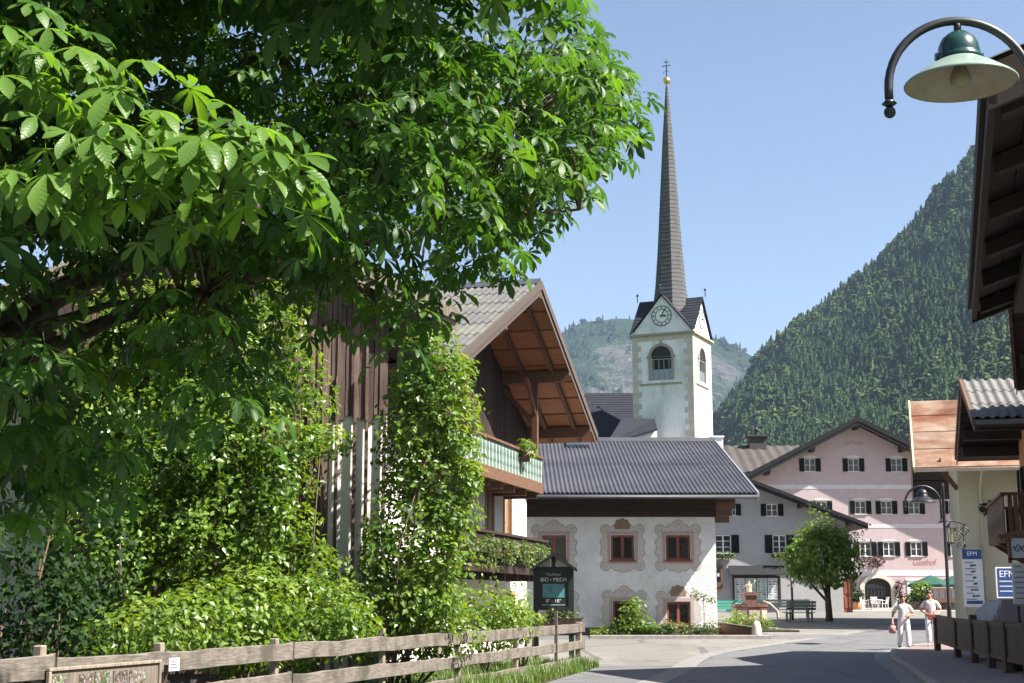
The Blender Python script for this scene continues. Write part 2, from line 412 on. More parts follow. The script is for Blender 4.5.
M['flags'] = setts('flagstones', (.40, .34, .27), (.32, .275, .22), 1.6)

# street surface: wide village street and square
ys = [-30, 10, 22, 30, 36, 42, 46, 50, 53, 56, 63, 70, 82, 95, 105, 115, 122]
def lx(y):   # left edge of the asphalt (verge line of the fence, then the square)
    return float(np.interp(y, [-30, 14, 30, 37, 39, 60, 122], [-14, -3.4, .5, 1.7, -6, -8, -8]))
sheet('street', [(lx(y), y) for y in ys], [(float(np.interp(y, [-30, 29, 43, 60, 122], [2, 8.3, 11.1, 60, 70])), y) for y in ys], M['asphalt'], .004, 6)
# paler forecourt in front of the painted house, left of the sett gutter
gl = [(29.3, 2.62), (36, 4.05), (40, 4.75), (44, 5.6), (47, 6.7), (50, 8.2), (53, 10.2), (57, 12.8), (62, 15.4), (70, 19.5), (82, 25.5)]
fy = [38.6, 40, 44, 47, 50, 53, 57, 62, 70, 82, 95]
gi = lambda y: float(np.interp(y, [p[0] for p in gl] + [100], [p[1] for p in gl] + [34]))
sheet('forecourt', [(-6, y) for y in fy], [(gi(y) - .18, y) for y in fy], M['pale_asphalt'], .008, 5)
yy = sorted(set([10, 20] + [p[0] for p in gl]))
gx = lambda y: float(np.interp(y, [10, 20] + [p[0] for p in gl], [-1.3, .7] + [p[1] for p in gl]))
sheet('gutter', [(gx(y) - .3, y) for y in yy], [(gx(y) + .3, y) for y in yy], M['setts'], .012, 1)
hy = [98, 104, 110, 114.6]
sheet('terrace_paving', [(14, y) for y in hy], [(48, y) for y in hy], M['flags'], .012, 4)
# pavement on the far side of the street with its kerb
kx = lambda y: float(np.interp(y, [10, 29.3, 36, 43, 46, 49, 53], [4.0, 8.16, 9.6, 10.95, 11.75, 13.2, 16.5]))
py_ = [10, 20, 29.3, 33, 36, 40, 43, 46, 49, 53]
sheet('pavement', [(kx(y) + .16, y) for y in py_], [(kx(y) + 6, y) for y in py_], M['pavers'], 0, 2, .11)
V, F = [], []
for y in py_:
    a = kx(y); z = g(y)
    V += [(a, y, z - .05), (a, y, z + .095), (a + .025, y, z + .12), (a + .16, y, z + .12), (a + .16, y, z - .05)]
for i in range(len(py_) - 1):
    for k in range(4): F.append((i * 5 + k, i * 5 + k + 1, i * 5 + 6 + k, i * 5 + 5 + k))
me = bpy.data.meshes.new('kerb'); me.from_pydata(V, [], F); tag(link('kerb', me, M['kerbstone']), kind='structure')
sheet('drain_strip', [(kx(y) - .46, y) for y in py_], [(kx(y) - .02, y) for y in py_], M['setts'], .012, 1)
# verge under and in front of the near fence
vy = [-20, 10, 14, 18, 22, 26, 30, 34, 37.6, 38.6]
FA, FB = at(165, 662, 16.2), at(583, 655, 37.8)
fx = lambda y: FA.x + (FB.x - FA.x) * (y - FA.y) / (FB.y - FA.y)
sheet('verge', [(fx(y) - 6, y) for y in vy], [(fx(y) + float(np.interp(y, [10, 30, 37.6, 38.6], [2.2, .8, .35, .1])), y) for y in vy], M['soil'], .016, 4)

# ------------------------------------------------------------------ mountains
def fbm(x, y, z=0, o=5):
    return noise.fractal(Vector((x, y, z)), 1.0, 2.0, o, noise_basis='PERLIN_ORIGINAL')

def mountain(name, sil, Y0, Y1, ns, nt_, mats, amp, rockf, seed, back=1.6):
    px = np.linspace(sil[0][0], sil[-1][0], ns)
    V = np.zeros((ns, nt_, 3)); rock = np.zeros((ns, nt_))
    for i, p in enumerate(px):
        top = at(p, float(np.interp(p, [q[0] for q in sil], [q[1] for q in sil])), Y1)
        u = top.x / Y1
        for j in range(nt_):
            t = j / (nt_ - 1) * back
            y = Y0 + (Y1 - Y0) * t
            z = 1.4 + (top.z - 1.4) * (t if t <= 1 else 1 - (t - 1) * .9)
            x = u * y
            k = min(1, t * 2) * (1 if t > 1 else (1 - .75 * t ** 8))
            nz = fbm(x / (amp * 5), y / (amp * 5), seed) + .35 * fbm(x / (amp * 1.3), y / (amp * 1.3), seed + 3)
            V[i, j] = (x + amp * .25 * k * fbm(x / (amp * 2), z / (amp * 2), seed + 9), y, z + amp * .55 * nz * k)
            rock[i, j] = rockf(x, y, z, p)
    idx = np.arange(ns * nt_).reshape(ns, nt_)
    F = np.stack([idx[:-1, :-1], idx[1:, :-1], idx[1:, 1:], idx[:-1, 1:]], -1).reshape(-1, 4)
    o = np_mesh(name, V.reshape(-1, 3), F, mats, None, rock.ravel(), True)
    return tag(o, kind='structure'), V, rock

def hillmat(name, forest1, forest2, rock1, rock2, s):
    m, nt, b, out = nodes(name)
    a = nt.nodes.new('ShaderNodeAttribute'); a.attribute_name = 'rnd'
    n1 = tnoise(nt, 1 / s, detail=10, rough=.7); n2 = tnoise(nt, 4 / s, (1, 1, .45), 12, .75, seed=5)
    fo = ramp(nt, n2, [(.35, forest1), (.65, forest2)]); ro = ramp(nt, n2, [(.36, rock2), (.58, rock1)])
    n3 = tnoise(nt, 14 / s, (1, 1, .5), 8, .8, seed=9)
    f = math_(nt, 'ADD', math_(nt, 'ADD', a.outputs['Fac'], math_(nt, 'MULTIPLY_ADD', n1, .9, -.45)), math_(nt, 'MULTIPLY_ADD', n3, 1.3, -.65))
    col = mixc(nt, ramp(nt, f, [(.45, (0, 0, 0)), (.55, (1, 1, 1))]), fo, ro)
    nt.links.new(col, b.inputs['Base Color']); b.inputs['Roughness'].default_value = 1; b.inputs['Specular IOR Level'].default_value = .05
    bumpn(nt, b, n2, 1, s * .5)
    return m
M['hill'] = hillmat('forest_slope', (.03, .05, .02), (.05, .075, .03), (.2, .2, .18), (.12, .12, .11), 60)
M['crag'] = hillmat('limestone_and_forest', (.028, .055, .022), (.055, .095, .033), (.22, .205, .18), (.06, .065, .065), 130)
SIL_R = [(640, 470), (690, 446), (715, 425), (735, 396), (760, 362), (780, 342), (800, 325), (825, 308), (850, 290), (880, 262), (905, 232), (930, 201), (955, 172), (985, 136), (1030, 92), (1100, 40), (1250, -50), (1450, -120)]
SIL_L = [(250, 460), (400, 440), (470, 400), (520, 358), (548, 338), (568, 327), (585, 319), (600, 316), (620, 315), (650, 320), (690, 330), (715, 335), (735, 342), (752, 353), (768, 370), (800, 400), (850, 430), (900, 450)]
hr, VR, rr = mountain('wooded_hill', SIL_R, 750, 1650, 110, 60, M['hill'], 34, lambda x, y, z, p: .12, 1)
def rockL(x, y, z, p):
    n = fbm(x / 420, z / 300, 2)
    c = .9 * math.exp(-((p - 612) / 48) ** 2) + .95 * math.exp(-((p - 728) / 42) ** 2) + .55 * math.exp(-((p - 660) / 50) ** 2)
    h = float(np.interp(z, [0, 330, 520, 680, 790, 900], [.1, .45, .75, .6, .22, 0]))
    return c * h * .8 + n * .45 - .03
hl, VL, rl = mountain('rocky_mountain', SIL_L, 2600, 4100, 130, 70, M['crag'], 110, rockL, 4)

def tree_templates():
    T = []
    for var in range(3):   # conifer: jagged tiers
        V, F = [], []
        rr_ = random.Random(var)
        tiers = 5
        for k in range(tiers):
            z0 = .08 + .92 * k / tiers; z1 = min(1, z0 + .36); r = .21 * (1 - k / tiers) ** .8 + .02
            b = len(V); n = 8
            V.append((0, 0, z1))
            for i in range(n):
                a = 2 * math.pi * i / n + k * .5; q = r * (1 if i % 2 else .62) * rr_.uniform(.8, 1.2)
                V.append((q * math.cos(a), q * math.sin(a), z0 + rr_.uniform(-.03, .03)))
            F += [(b, b + 1 + i, b + 1 + (i + 1) % n) for i in range(n)]
        T.append((np.array(V), np.array(F)))
    for var in range(2):   # broadleaf: rough crown of many leaf clumps
        rr_ = random.Random(40 + var); V, F = [], []
        for k in range(95):
            d = Vector((rr_.gauss(0, 1), rr_.gauss(0, 1), rr_.gauss(.15, 1))).normalized(); q = 1 + .4 * fbm(d.x * 2, d.y * 2, d.z * 2 + var * 7)
            c = Vector((d.x * .33 * q, d.y * .33 * q, .52 + d.z * .44 * q)); b = len(V)
            n_ = (d + Vector((rr_.gauss(0, .35), rr_.gauss(0, .35), .4 + rr_.gauss(0, .3)))).normalized(); a = n_.orthogonal().normalized(); e = n_.cross(a); ph = rr_.uniform(0, 6)
            for i in range(3):
                t = ph + i * 2.1; V.append(tuple(c + (a * math.cos(t) + e * math.sin(t)) * rr_.uniform(.09, .17)))
            F.append((b, b + 1, b + 2))
        T.append((np.array(V), np.array(F)))
    return T
TT = tree_templates()

def forest(name, V, rock, N, h0, h1, mats, jmax, rthr, pconif, label):
    ns, nt_ = V.shape[:2]
    P, H, K, C = [], [], [], []
    while len(P) < N:
        i = random.random() * (ns - 1.001); j = (random.random() ** 1.25) * jmax * (nt_ - 1.001)
        a, b = int(i), int(j); u, v = i - a, j - b
        p = V[a, b] * (1 - u) * (1 - v) + V[a + 1, b] * u * (1 - v) + V[a, b + 1] * (1 - u) * v + V[a + 1, b + 1] * u * v
        if rock[a, b] + .5 * fbm(p[0] / 60, p[2] / 60, 3) > rthr: continue
        cl = fbm(p[0] / 130, p[1] / 130, 5)
        P.append(p); H.append(random.uniform(h0, h1) * (1 + .25 * cl)); K.append(random.randint(0, 2) if random.random() < pconif - .5 * cl else random.randint(3, 4))
        C.append(min(1, max(0, random.gauss(.42, .15) + .5 * cl + (.2 if K[-1] > 2 else -.05) - (.28 if name == 'mountain_forest' else 0))))
    P, H, K, C = map(np.array, (P, H, K, C))
    Vs, Fs, As = [], [], []; off = 0
    for k in range(5):
        s = K == k; n = int(s.sum())
        if not n: continue
        an = rng.uniform(0, 6.28, n); z = np.zeros(n); o = np.ones(n)
        rot = np.stack([np.stack([np.cos(an), -np.sin(an), z], 1), np.stack([np.sin(an), np.cos(an), z], 1), np.stack([z, z, o], 1)], 1)
        sc = np.stack([H[s] * rng.uniform(.85, 1.25, n), H[s] * rng.uniform(.85, 1.25, n), H[s] * (1 if k < 3 else .72)], 1)
        v, f, a = scatter(TT[k][0], TT[k][1], P[s] - np.array([0, 0, .6]), rot, sc, C[s])
        Vs.append(v); Fs.append(f + off); As.append(a); off += len(v)
    o = np_mesh(name, np.concatenate(Vs), np.concatenate(Fs), mats, None, np.concatenate(As), False)
    return tag(o, label, 'forest', None, 'stuff')
forest('hillside_forest', VR, rr, 21000, 7, 17, M['spruce'], 1.12 / 1.6, 9, .8, 'dense mixed forest covering the steep green hillside')
forest('mountain_forest', VL, rl, 12000, 14, 24, M['spruce'], 1.06 / 1.6, .36, .85, 'distant woods between the pale cliffs behind the church tower')

# ------------------------------------------------------------------ haze: one box of even air
hz = MB().box(-4200, 4200, -60, 4900, -1.2, 1090).build('haze', [], None)
m = bpy.data.materials.new('haze_air'); m.use_nodes = True; nt = m.node_tree
nt.nodes.remove(nt.nodes['Principled BSDF'])
pv = nt.nodes.new('ShaderNodeVolumePrincipled'); pv.inputs['Color'].default_value = (.5, .68, 1, 1); pv.inputs['Density'].default_value = .00005; pv.inputs['Anisotropy'].default_value = .0
nt.links.new(pv.outputs[0], nt.nodes['Material Output'].inputs['Volume'])
hz.data.materials.append(m); tag(hz, kind='stuff')
# ------------------------------------------------------------------ building helpers
def clip(poly, a, b):
    """keep the part of poly left of the directed line a->b"""
    out = []
    def side(p): return (b[0] - a[0]) * (p[1] - a[1]) - (b[1] - a[1]) * (p[0] - a[0])
    for i, p in enumerate(poly):
        q = poly[(i + 1) % len(poly)]; sp, sq = side(p), side(q)
        if sp >= -1e-9: out.append(p)
        if (sp > 1e-9 and sq < -1e-9) or (sp < -1e-9 and sq > 1e-9):
            t = sp / (sp - sq); out.append((p[0] + t * (q[0] - p[0]), p[1] + t * (q[1] - p[1])))
    return out

def facade(mb, fn, poly, holes=(), rev=.2, mi=0):
    """wall face in the plane fn(u,d,z), d outward; poly convex and counter-clockwise; holes (u0,u1,z0,z1) with reveals"""
    us = sorted({p[0] for p in poly} | {h[0] for h in holes} | {h[1] for h in holes})
    zs = sorted({p[1] for p in poly} | {h[2] for h in holes} | {h[3] for h in holes})
    for i in range(len(us) - 1):
        for j in range(len(zs) - 1):
            u0, u1, z0, z1 = us[i], us[i + 1], zs[j], zs[j + 1]
            if any(h[0] <= u0 + 1e-6 and u1 <= h[1] + 1e-6 and h[2] <= z0 + 1e-6 and z1 <= h[3] + 1e-6 for h in holes): continue
            c = [(u0, z0), (u1, z0), (u1, z1), (u0, z1)]
            for k in range(len(poly)):
                c = clip(c, poly[k], poly[(k + 1) % len(poly)])
                if len(c) < 3: break
            if len(c) >= 3: mb.add([fn(u, 0, z) for u, z in c], [list(range(len(c)))], mi)
    for u0, u1, z0, z1 in holes:
        for a, b in (((u0, z0), (u1, z0)), ((u1, z0), (u1, z1)), ((u1, z1), (u0, z1)), ((u0, z1), (u0, z0))):
            mb.add([fn(a[0], 0, a[1]), fn(b[0], 0, b[1]), fn(b[0], -rev, b[1]), fn(a[0], -rev, a[1])], [(0, 1, 2, 3)], mi)

def FX(x0):            # plane x = x0 facing +x, u along y
    return lambda u, d, z: (x0 + d, u, z)
def FXN(x0):           # plane x = x0 facing -x, u along y
    return lambda u, d, z: (x0 - d, u, z)
def FY(y0):            # plane y = y0 facing -y, u along x
    return lambda u, d, z: (u, y0 - d, z)

def slab(mb, fn, u0, u1, d0, d1, z0, z1, mi=0):
    return mb.prism([(u0, z0), (u1, z0), (u1, z1), (u0, z1)], fn, d0, d1, mi)

def window(parent, fn, h, rev=.2, fm='white', gm='glass', fw=.06, bars=(1, 1), sill=None, shut=None, shw=.42, proud=.03, sub=None):
    """h=(u0,u1,z0,z1): a window in that hole: frame with casement bars, pane, optional sill and shutters (sub-parts)"""
    u0, u1, z0, z1 = h; mb = MB(); d0, d1 = -rev, -rev + .07
    slab(mb, fn, u0, u0 + fw, d0, d1, z0, z1); slab(mb, fn, u1 - fw, u1, d0, d1, z0, z1)
    slab(mb, fn, u0 + fw, u1 - fw, d0, d1, z0, z0 + fw); slab(mb, fn, u0 + fw, u1 - fw, d0, d1, z1 - fw, z1)
    nb, nz = bars
    for k in range(nb):
        c = u0 + (u1 - u0) * (k + 1) / (nb + 1); slab(mb, fn, c - fw * .6, c + fw * .6, d0, d1 + .012, z0 + fw, z1 - fw)
    for k in range(nz):
        c = z0 + (z1 - z0) * (k + 1) / (nz + 1); slab(mb, fn, u0 + fw, u1 - fw, d0 + .005, d1 - .01, c - fw * .28, c + fw * .28)
    w_ = mb.build('window', M[fm], parent)
    p = MB(); p.add([fn(u0 + fw * .5, d0 + .03, z0 + fw * .5), fn(u1 - fw * .5, d0 + .03, z0 + fw * .5), fn(u1 - fw * .5, d0 + .03, z1 - fw * .5), fn(u0 + fw * .5, d0 + .03, z1 - fw * .5)], [(0, 1, 2, 3)])
    p.build('pane', M[gm], w_)
    if sill:
        s_ = MB(); slab(s_, fn, u0 - .08, u1 + .08, -rev + .07, .09, z0 - .06, z0 - .004); s_.build('sill', M[sill], w_)
    if shut:
        for a in (-1, 1):
            if shut == 'right' and a < 0: continue
            if shut == 'left' and a > 0: continue
            c0, c1 = (u0 - shw, u0 - .012) if a < 0 else (u1 + .012, u1 + shw)
            s_ = MB(); f_ = .05
            slab(s_, fn, c0 + f_, c1 - f_, .006, .016, z0 + .01, z1 - .01)
            slab(s_, fn, c0, c0 + f_, .012, .055, z0, z1); slab(s_, fn, c1 - f_, c1, .012, .055, z0, z1)
            for zz in (z0, (z0 + z1) / 2 - f_ / 2, z1 - f_): slab(s_, fn, c0 + f_, c1 - f_, .012, .055, zz, zz + f_)
            n = max(4, int((z1 - z0) / .11))
            for k in range(n):
                zc = z0 + f_ + (z1 - z0 - 2 * f_) * (k + .5) / n
                s_.prism([(c0 + f_, zc - .035), (c1 - f_, zc - .035), (c1 - f_, zc + .02), (c0 + f_, zc + .02)], fn, .018, .042)
            s_.build('shutter', M['shutter'], w_)
    return w_

def corrugated(mb, A, B, C, D, pitch, amp, rows=3, mi=0, step=.018, seg=6):
    """corrugated sheet from eave edge A->B to ridge edge D->C"""
    A, B, C, D = map(Vector, (A, B, C, D)); nrm = (B - A).cross(D - A).normalized()
    if nrm.z < 0: nrm = -nrm
    n = max(8, int((B - A).length / pitch * seg))
    for r in range(rows):
        t0, t1 = r / rows, (r + 1) / rows + (.012 if r < rows - 1 else 0)
        vs = []
        for t, up in ((t0, step), (t1, 0.0)):
            for k in range(n + 1):
                s = k / n; p = (A + (B - A) * s) * (1 - t) + (D + (C - D) * s) * t
                vs.append(p + nrm * (amp * math.sin(2 * math.pi * k / seg) + up + amp))
        mb.add(vs, [(k, k + 1, n + 2 + k, n + 1 + k) for k in range(n)], mi, True)

def flat_roof_tiles(mb, A, B, C, D, nu, nv, mi=0, th=.02):
    """separate sheets or shingles with small steps, each its own island"""
    A, B, C, D = map(Vector, (A, B, C, D)); nrm = (B - A).cross(D - A).normalized()
    if nrm.z < 0: nrm = -nrm
    P = lambda s, t: (A + (B - A) * s) * (1 - t) + (D + (C - D) * s) * t
    for i in range(nu):
        for j in range(nv):
            s0, s1, t0, t1 = i / nu, (i + 1) / nu, j / nv, (j + 1) / nv
            k = random.uniform(.6, 1.2) * th
            mb.add([P(s0, t0) + nrm * (k + th), P(s1, t0) + nrm * (k + th), P(s1, t1) + nrm * k * .4, P(s0, t1) + nrm * k * .4,
                    P(s0, t0), P(s1, t0)], [(0, 1, 2, 3), (4, 5, 1, 0)], mi)

def gable_roof(parent, x0, x1, ya, yb, zE, zR, top, th=.16, pitch=.18, amp=.022, rows=3, soffit='soffit', verge='brownwood', cap=None, gut=None, ym=None, flat=None, both_verge=False, name='roof'):
    """ridge along local x from x0 to x1; eave tips at y=ya (z=zE) and y=yb (z=zE)"""
    ym = (ya + yb) / 2 if ym is None else ym
    deck = MB(); cov = MB()
    for ye in (ya, yb):
        sgn = 1 if ye > ym else -1
        P = [(x0, ye, zE), (x1, ye, zE), (x1, ym, zR), (x0, ym, zR)]
        nb = 9
        for k in range(nb):        # boards of the deck, seen from below
            t0, t1 = k / nb, (k + 1) / nb - .012
            q = [Vector(P[0]).lerp(Vector(P[3]), t) for t in (t0, t1)]; q2 = [Vector(P[1]).lerp(Vector(P[2]), t) for t in (t0, t1)]
            dn = Vector((0, 0, -th * .35))
            deck.add([q[0], q2[0], q2[1], q[1], q[0] + dn, q2[0] + dn, q2[1] + dn, q[1] + dn], [(0, 1, 2, 3), (4, 7, 6, 5), (0, 4, 5, 1), (2, 6, 7, 3), (1, 5, 6, 2), (0, 3, 7, 4)])
        up = Vector((0, 0, th * .65))
        A, B, C, D = [Vector(p) + up for p in P]
        if flat:
            flat_roof_tiles(cov, A, B, C, D, *flat)
        else:
            corrugated(cov, A, B, C, D, pitch, amp, rows)
        cov.add([Vector(P[0]) + Vector((0, 0, .005)), Vector(P[1]) + Vector((0, 0, .005)), B, A], [(0, 1, 2, 3)])
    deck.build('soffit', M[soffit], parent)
    r = cov.build(name, M[top], parent)
    vb = MB()
    for xv, s in ((x1, 1),) + (((x0, -1),) if both_verge else ()):
        for ye in (ya, yb):
            o = .06 * s
            for (dz0, dz1, ox) in ((-th * .9, th * .35, .03), (-.02, th * 1.05, .075)):
                a, b = (ye, zE), (ym, zR)
                vs = [(xv + (0 if i == 0 else ox * s), y, z + dz) for i in (0, 1) for (y, z) in (a, b) for dz in (dz0, dz1)]
                vb.add(vs, [(0, 2, 3, 1), (4, 5, 7, 6), (0, 1, 5, 4), (2, 6, 7, 3), (1, 3, 7, 5), (0, 4, 6, 2)])
    vb.build('bargeboard', M[verge], parent)
    if cap:
        c = MB(); c.prism([(ym - .2, zR + th * .65 - .02), (ym, zR + th * .65 + amp * 2 + .05), (ym + .2, zR + th * .65 - .02), (ym, zR + th * .65 + amp * 2 + .12)], lambda u, d, z: (d, u, z), x0, x1 + .02)
        c.build('ridge_cap', M[cap], parent)
    if gut:
        c = MB()
        for ye in (ya, yb):
            s = 1 if ye > ym else -1
            c.tube([(x0, ye + s * .06, zE - .01), (x1, ye + s * .06, zE - .01)], .065, 8)
        c.build('gutter', M[gut], parent)
    return r

def purlins(parent, spots, x0, x1, m, w=.2, h=.26):
    """roof beams running along x; carved end"""
    for y, z in spots:
        b = MB(); b.box(x0, x1 - .25, y - w / 2, y + w / 2, z - h, z)
        b.prism([(x1 - .25, z - h), (x1, z - h * .45), (x1, z), (x1 - .25, z)], lambda u, d, zz: (u, y + d, zz), -w / 2, w / 2)
        b.build('purlin', M[m], parent)

def lettering(parent, text, loc, rot, size, m, extr=.004, align='CENTER', shear=0, name='lettering', sx=1):
    c = bpy.data.curves.new('lettering', 'FONT'); c.body = text; c.size = size; c.extrude = extr; c.align_x = align; c.align_y = 'CENTER'; c.shear = shear
    o = bpy.data.objects.new('lettering_source', c); COL.objects.link(o)
    dg = bpy.context.evaluated_depsgraph_get()
    me = bpy.data.meshes.new_from_object(o.evaluated_get(dg)); bpy.data.objects.remove(o)
    r = link(name, me, M[m], parent); r.location = loc; r.rotation_euler = rot; r.scale = (sx, 1, 1)
    return r

# ------------------------------------------------------------------ foliage helpers
LEAF_V = np.array([(0, 0, 0), (.45, .32, .07), (1, 0, -.08), (.45, -.32, .07), (.5, 0, -.02)])
LEAF_F = np.array([(0, 4, 1), (4, 2, 1), (0, 3, 4), (4, 3, 2)])
def blob_leaves(blobs, dens, size, up=.5, lump=.35, inner=.25, droop=.3):
    """blobs: (cx,cy,cz,rx,ry,rz[,density factor]); returns pos, rot, scale, rnd"""
    P, Nn = [], []
    for b in blobs:
        c = np.array(b[:3]); r = np.array(b[3:6]); k = b[6] if len(b) > 6 else 1
        area = 4 * math.pi * ((r[0] * r[1]) ** 1.6 / 3 + (r[0] * r[2]) ** 1.6 / 3 + (r[1] * r[2]) ** 1.6 / 3) ** (1 / 1.6)
        n = int(area * dens * k)
        d = rng.normal(size=(n, 3)); d /= np.linalg.norm(d, axis=1, keepdims=True)
        lum = np.array([fbm(*(c + q * r) * 1.3, 3) for q in d])
        rad = 1 + lump * lum * 1.6 + rng.normal(0, .07, n)
        inn = rng.random(n) < inner
        rad = np.where(inn, rng.uniform(.45, .9, n), rad)
        P.append(c + d * r * rad[:, None]); nn = d / r; nn /= np.linalg.norm(nn, axis=1, keepdims=True); Nn.append(nn)
    P = np.concatenate(P); Nn = np.concatenate(Nn); n = len(P)
    nrm = Nn * .7 + np.array([0, 0, up]) + rng.normal(0, .38, (n, 3)); nrm /= np.linalg.norm(nrm, axis=1, keepdims=True)
    fwd = rng.normal(0, .7, (n, 3)) + Nn * .4 + np.array([0, 0, -droop]); fwd -= nrm * (fwd * nrm).sum(1, keepdims=True)
    cl = np.array([fbm(*(p * .9), 2) for p in P])
    rnd = np.clip(.45 + .45 * cl + rng.normal(0, .2, n), 0, 1)
    return P, frames(fwd, nrm), size * rng.uniform(.6, 1.25, n), rnd

def foliage(name, parent, blobs, dens, size, m, zmin=None, **kw):
    P, rot, s, rnd = blob_leaves(blobs, dens, size, **kw)
    if zmin is not None:
        k = P[:, 2] > zmin + .02; P, rot, s, rnd = P[k], rot[k], s[k], rnd[k]
    V, F, A = scatter(LEAF_V, LEAF_F, P, rot, s, rnd)
    if parent is not None: V = V - np.array(parent.location)
    return np_mesh(name, V, F, M[m], parent, A)

def stems(parent, blobs, base, m='stem', r=.03, n=2, name='stem'):
    mb = MB(); base = Vector(base); L = Vector(parent.location)
    for b in blobs:
        for k in range(n):
            c = Vector(b[:3]) + Vector([random.uniform(-.5, .5) * b[3 + i] for i in range(3)])
            mid = base.lerp(c, .5) + Vector([random.uniform(-.15, .15) for _ in range(3)]) * (c - base).length
            mb.tube([base - L, mid - L, c - L], [r, r * .7, r * .3], 6)
    return mb.build(name, M[m], parent)
# ================================================================== farmhouse with the gable towards the street
RZ = R(-15)
def farmhouse():
    A = (.47, 47.07, g(47) - .1)
    t = thing('farmhouse', 'old farmhouse with wide open timber gable and two flowered balconies', 'house', A, RZ)
    zE = at(597, 440, 47.5).z - A[2]; zR = at(546, 289, 40.2).z - A[2]; ya, yb, ym = -14.6, 1.0, -6.6
    xo = 2.1
    gable_roof(t, -11.5, xo, ya, yb, zE, zR, 'fibre', th=.2, pitch=.2, amp=.026, rows=7, cap='lead', ym=ym, verge='vergewood')
    s = (zR - zE) / (yb - ym); zu = lambda y: zR - abs(y - ym) * s - .1 if y > ym else zR - (zR - zE) * (ym - y) / (ym - ya) - .1
    y0, y1 = -13.3, 0.0; zf = 5.45
    fn = FX(0)
    # openings (u0,u1,z0,z1)
    H1 = [(-2.75, -1.95, 2.95, 5.05), (-4.75, -4.0, 2.95, 5.05), (-7.6, -6.7, 3.3, 4.6), (-10.2, -9.3, 3.3, 4.6)]
    H0 = [(-2.35, -1.6, .9, 1.9), (-3.85, -3.15, 1.05, 1.75), (-6.6, -5.9, 1.05, 1.75), (-9.6, -8.7, .2, 2.2)]
    wl = MB(); facade(wl, fn, [(y0, 0), (y1, 0), (y1, zf), (y0, zf)], H1 + H0, .28)
    facade(wl, lambda u, d, z: (u, y1 + d, z), [(-11.5, 0), (0, 0), (0, zf), (-11.5, zf)])
    facade(wl, FY(y0), [(-11.5, 0), (0, 0), (0, zf), (-11.5, zf)])
    facade(wl, FXN(-11.5), [(y0, 0), (y1, 0), (y1, zf), (y0, zf)])
    wl.build('wall', M['plaster'], t)
    for k, h in enumerate(H1 + H0):
        if h[3] - h[2] > 1.8:
            d = MB(); slab(d, fn, h[0], h[1], -.2, -.14, h[2], h[3])
            for a in (.12, .56): slab(d, fn, h[0] + .1, h[1] - .1, -.14, -.115, h[2] + a * 2.0, h[2] + a * 2.0 + .75)
            d.build('door', M['brownwood' if k in (1, 7) else 'tan_wood'], t)
        else:
            window(t, fn, h, .2, 'tan_wood', 'glass', .07, (1, 0))
    fr = MB()
    for h in H1[:2] + H0[:2]:
        slab(fr, fn, h[0] - .1, h[0] + .005, -.04, .03, h[2] - .1, h[3] + .1); slab(fr, fn, h[1] - .005, h[1] + .1, -.04, .03, h[2] - .1, h[3] + .1)
        slab(fr, fn, h[0], h[1], -.04, .028, h[3] - .002, h[3] + .1)
    fr.build('door_frame', M['tan_wood'], t)
    # boarded gable and upper side walls
    gb = MB(); n = 62
    for k in range(n):
        a = y0 + (y1 - y0) * k / n; b = y0 + (y1 - y0) * (k + 1) / n - .012; o = random.uniform(0, .02)
        gb.prism([(a, zf + .01), (b, zf + .01), (b, zu(b)), (a, zu(a))], fn, -.06, o)
    for k in range(40):
        a = -11.5 + 11.4 * k / 40; b = a + 11.4 / 40 - .012
        gb.prism([(a, zf + .01), (b, zf + .01), (b, zu(y1) - .02), (a, zu(y1) - .02)], lambda u, d, z: (u, y1 + d, z), -.06, 0)
        gb.prism([(a, zf + .01), (b, zf + .01), (b, zu(y0) - .02), (a, zu(y0) - .02)], FY(y0), -.06, 0)
    gb.build('gable_boarding', M['darkwood'], t)
    mids = [ym + 3.7, ym - 3.7]
    purlins(t, [(ym, zR - .12)] + [(y, zu(y) + .02) for y in mids + [y1 + .1, y0 - .1]], -.3, xo + .02, 'brownwood', .24, .34)
    # gallery posts with braces carrying the purlins
    for y in mids:
        b = MB(); zt = zu(y) - .3; b.beam((1.02, y, 5.2), (1.02, y, zt), .17, .17, up=(0, 1, 0))
        b.beam((1.02, y, zt - 1.3), (.02, y, zt - .2), .12, .12, up=(0, 1, 0)); b.beam((1.02, y, zt - 1.0), (1.02, y + (1.1 if y < ym else -1.1), zt - .02), .11, .11)
        b.build('gallery_post', M['brownwood'], t)
    rf = MB()   # rafters under the deck
    for ye in (yb, ya):
        for k in range(2):
            x = .65 + k * .95; rf.beam((x, ye * .97 + ym * .03, zE - .14 + (zR - zE) * .03), (x, ym, zR - .16), .12, .14)
    rf.build('rafter', M['brownwood'], t)
    # balconies
    def balcony(za, zb, ye, depth, style, lbl):
        yn = -12.2
        fl = MB(); fl.box(.02, depth, yn, ye, za - .16, za - .04)
        for k in range(8): y = yn + .3 + (ye - yn - .6) * k / 7; fl.box(.01, depth - .08, y - .08, y + .08, za - .36, za - .165)
        b = fl.build('balcony', M['brownwood' if style else 'darkwood'], t); b['label'] = lbl
        fa = MB(); fa.box(depth - .02, depth + .05, yn, ye + .05, za - .2, za + .12); fa.box(.02, depth - .025, ye, ye + .05, za - .2, za + .12)
        fa.build('edge_board', M['brownwood' if style else 'darkwood'], b)
        ra = MB(); ra.box(depth - .07, depth + .09, yn, ye + .08, zb - .07, zb); ra.box(.02, depth - .075, ye - .06, ye + .08, zb - .07, zb)
        ra.build('handrail', M['brownwood' if style else 'darkwood'], b)
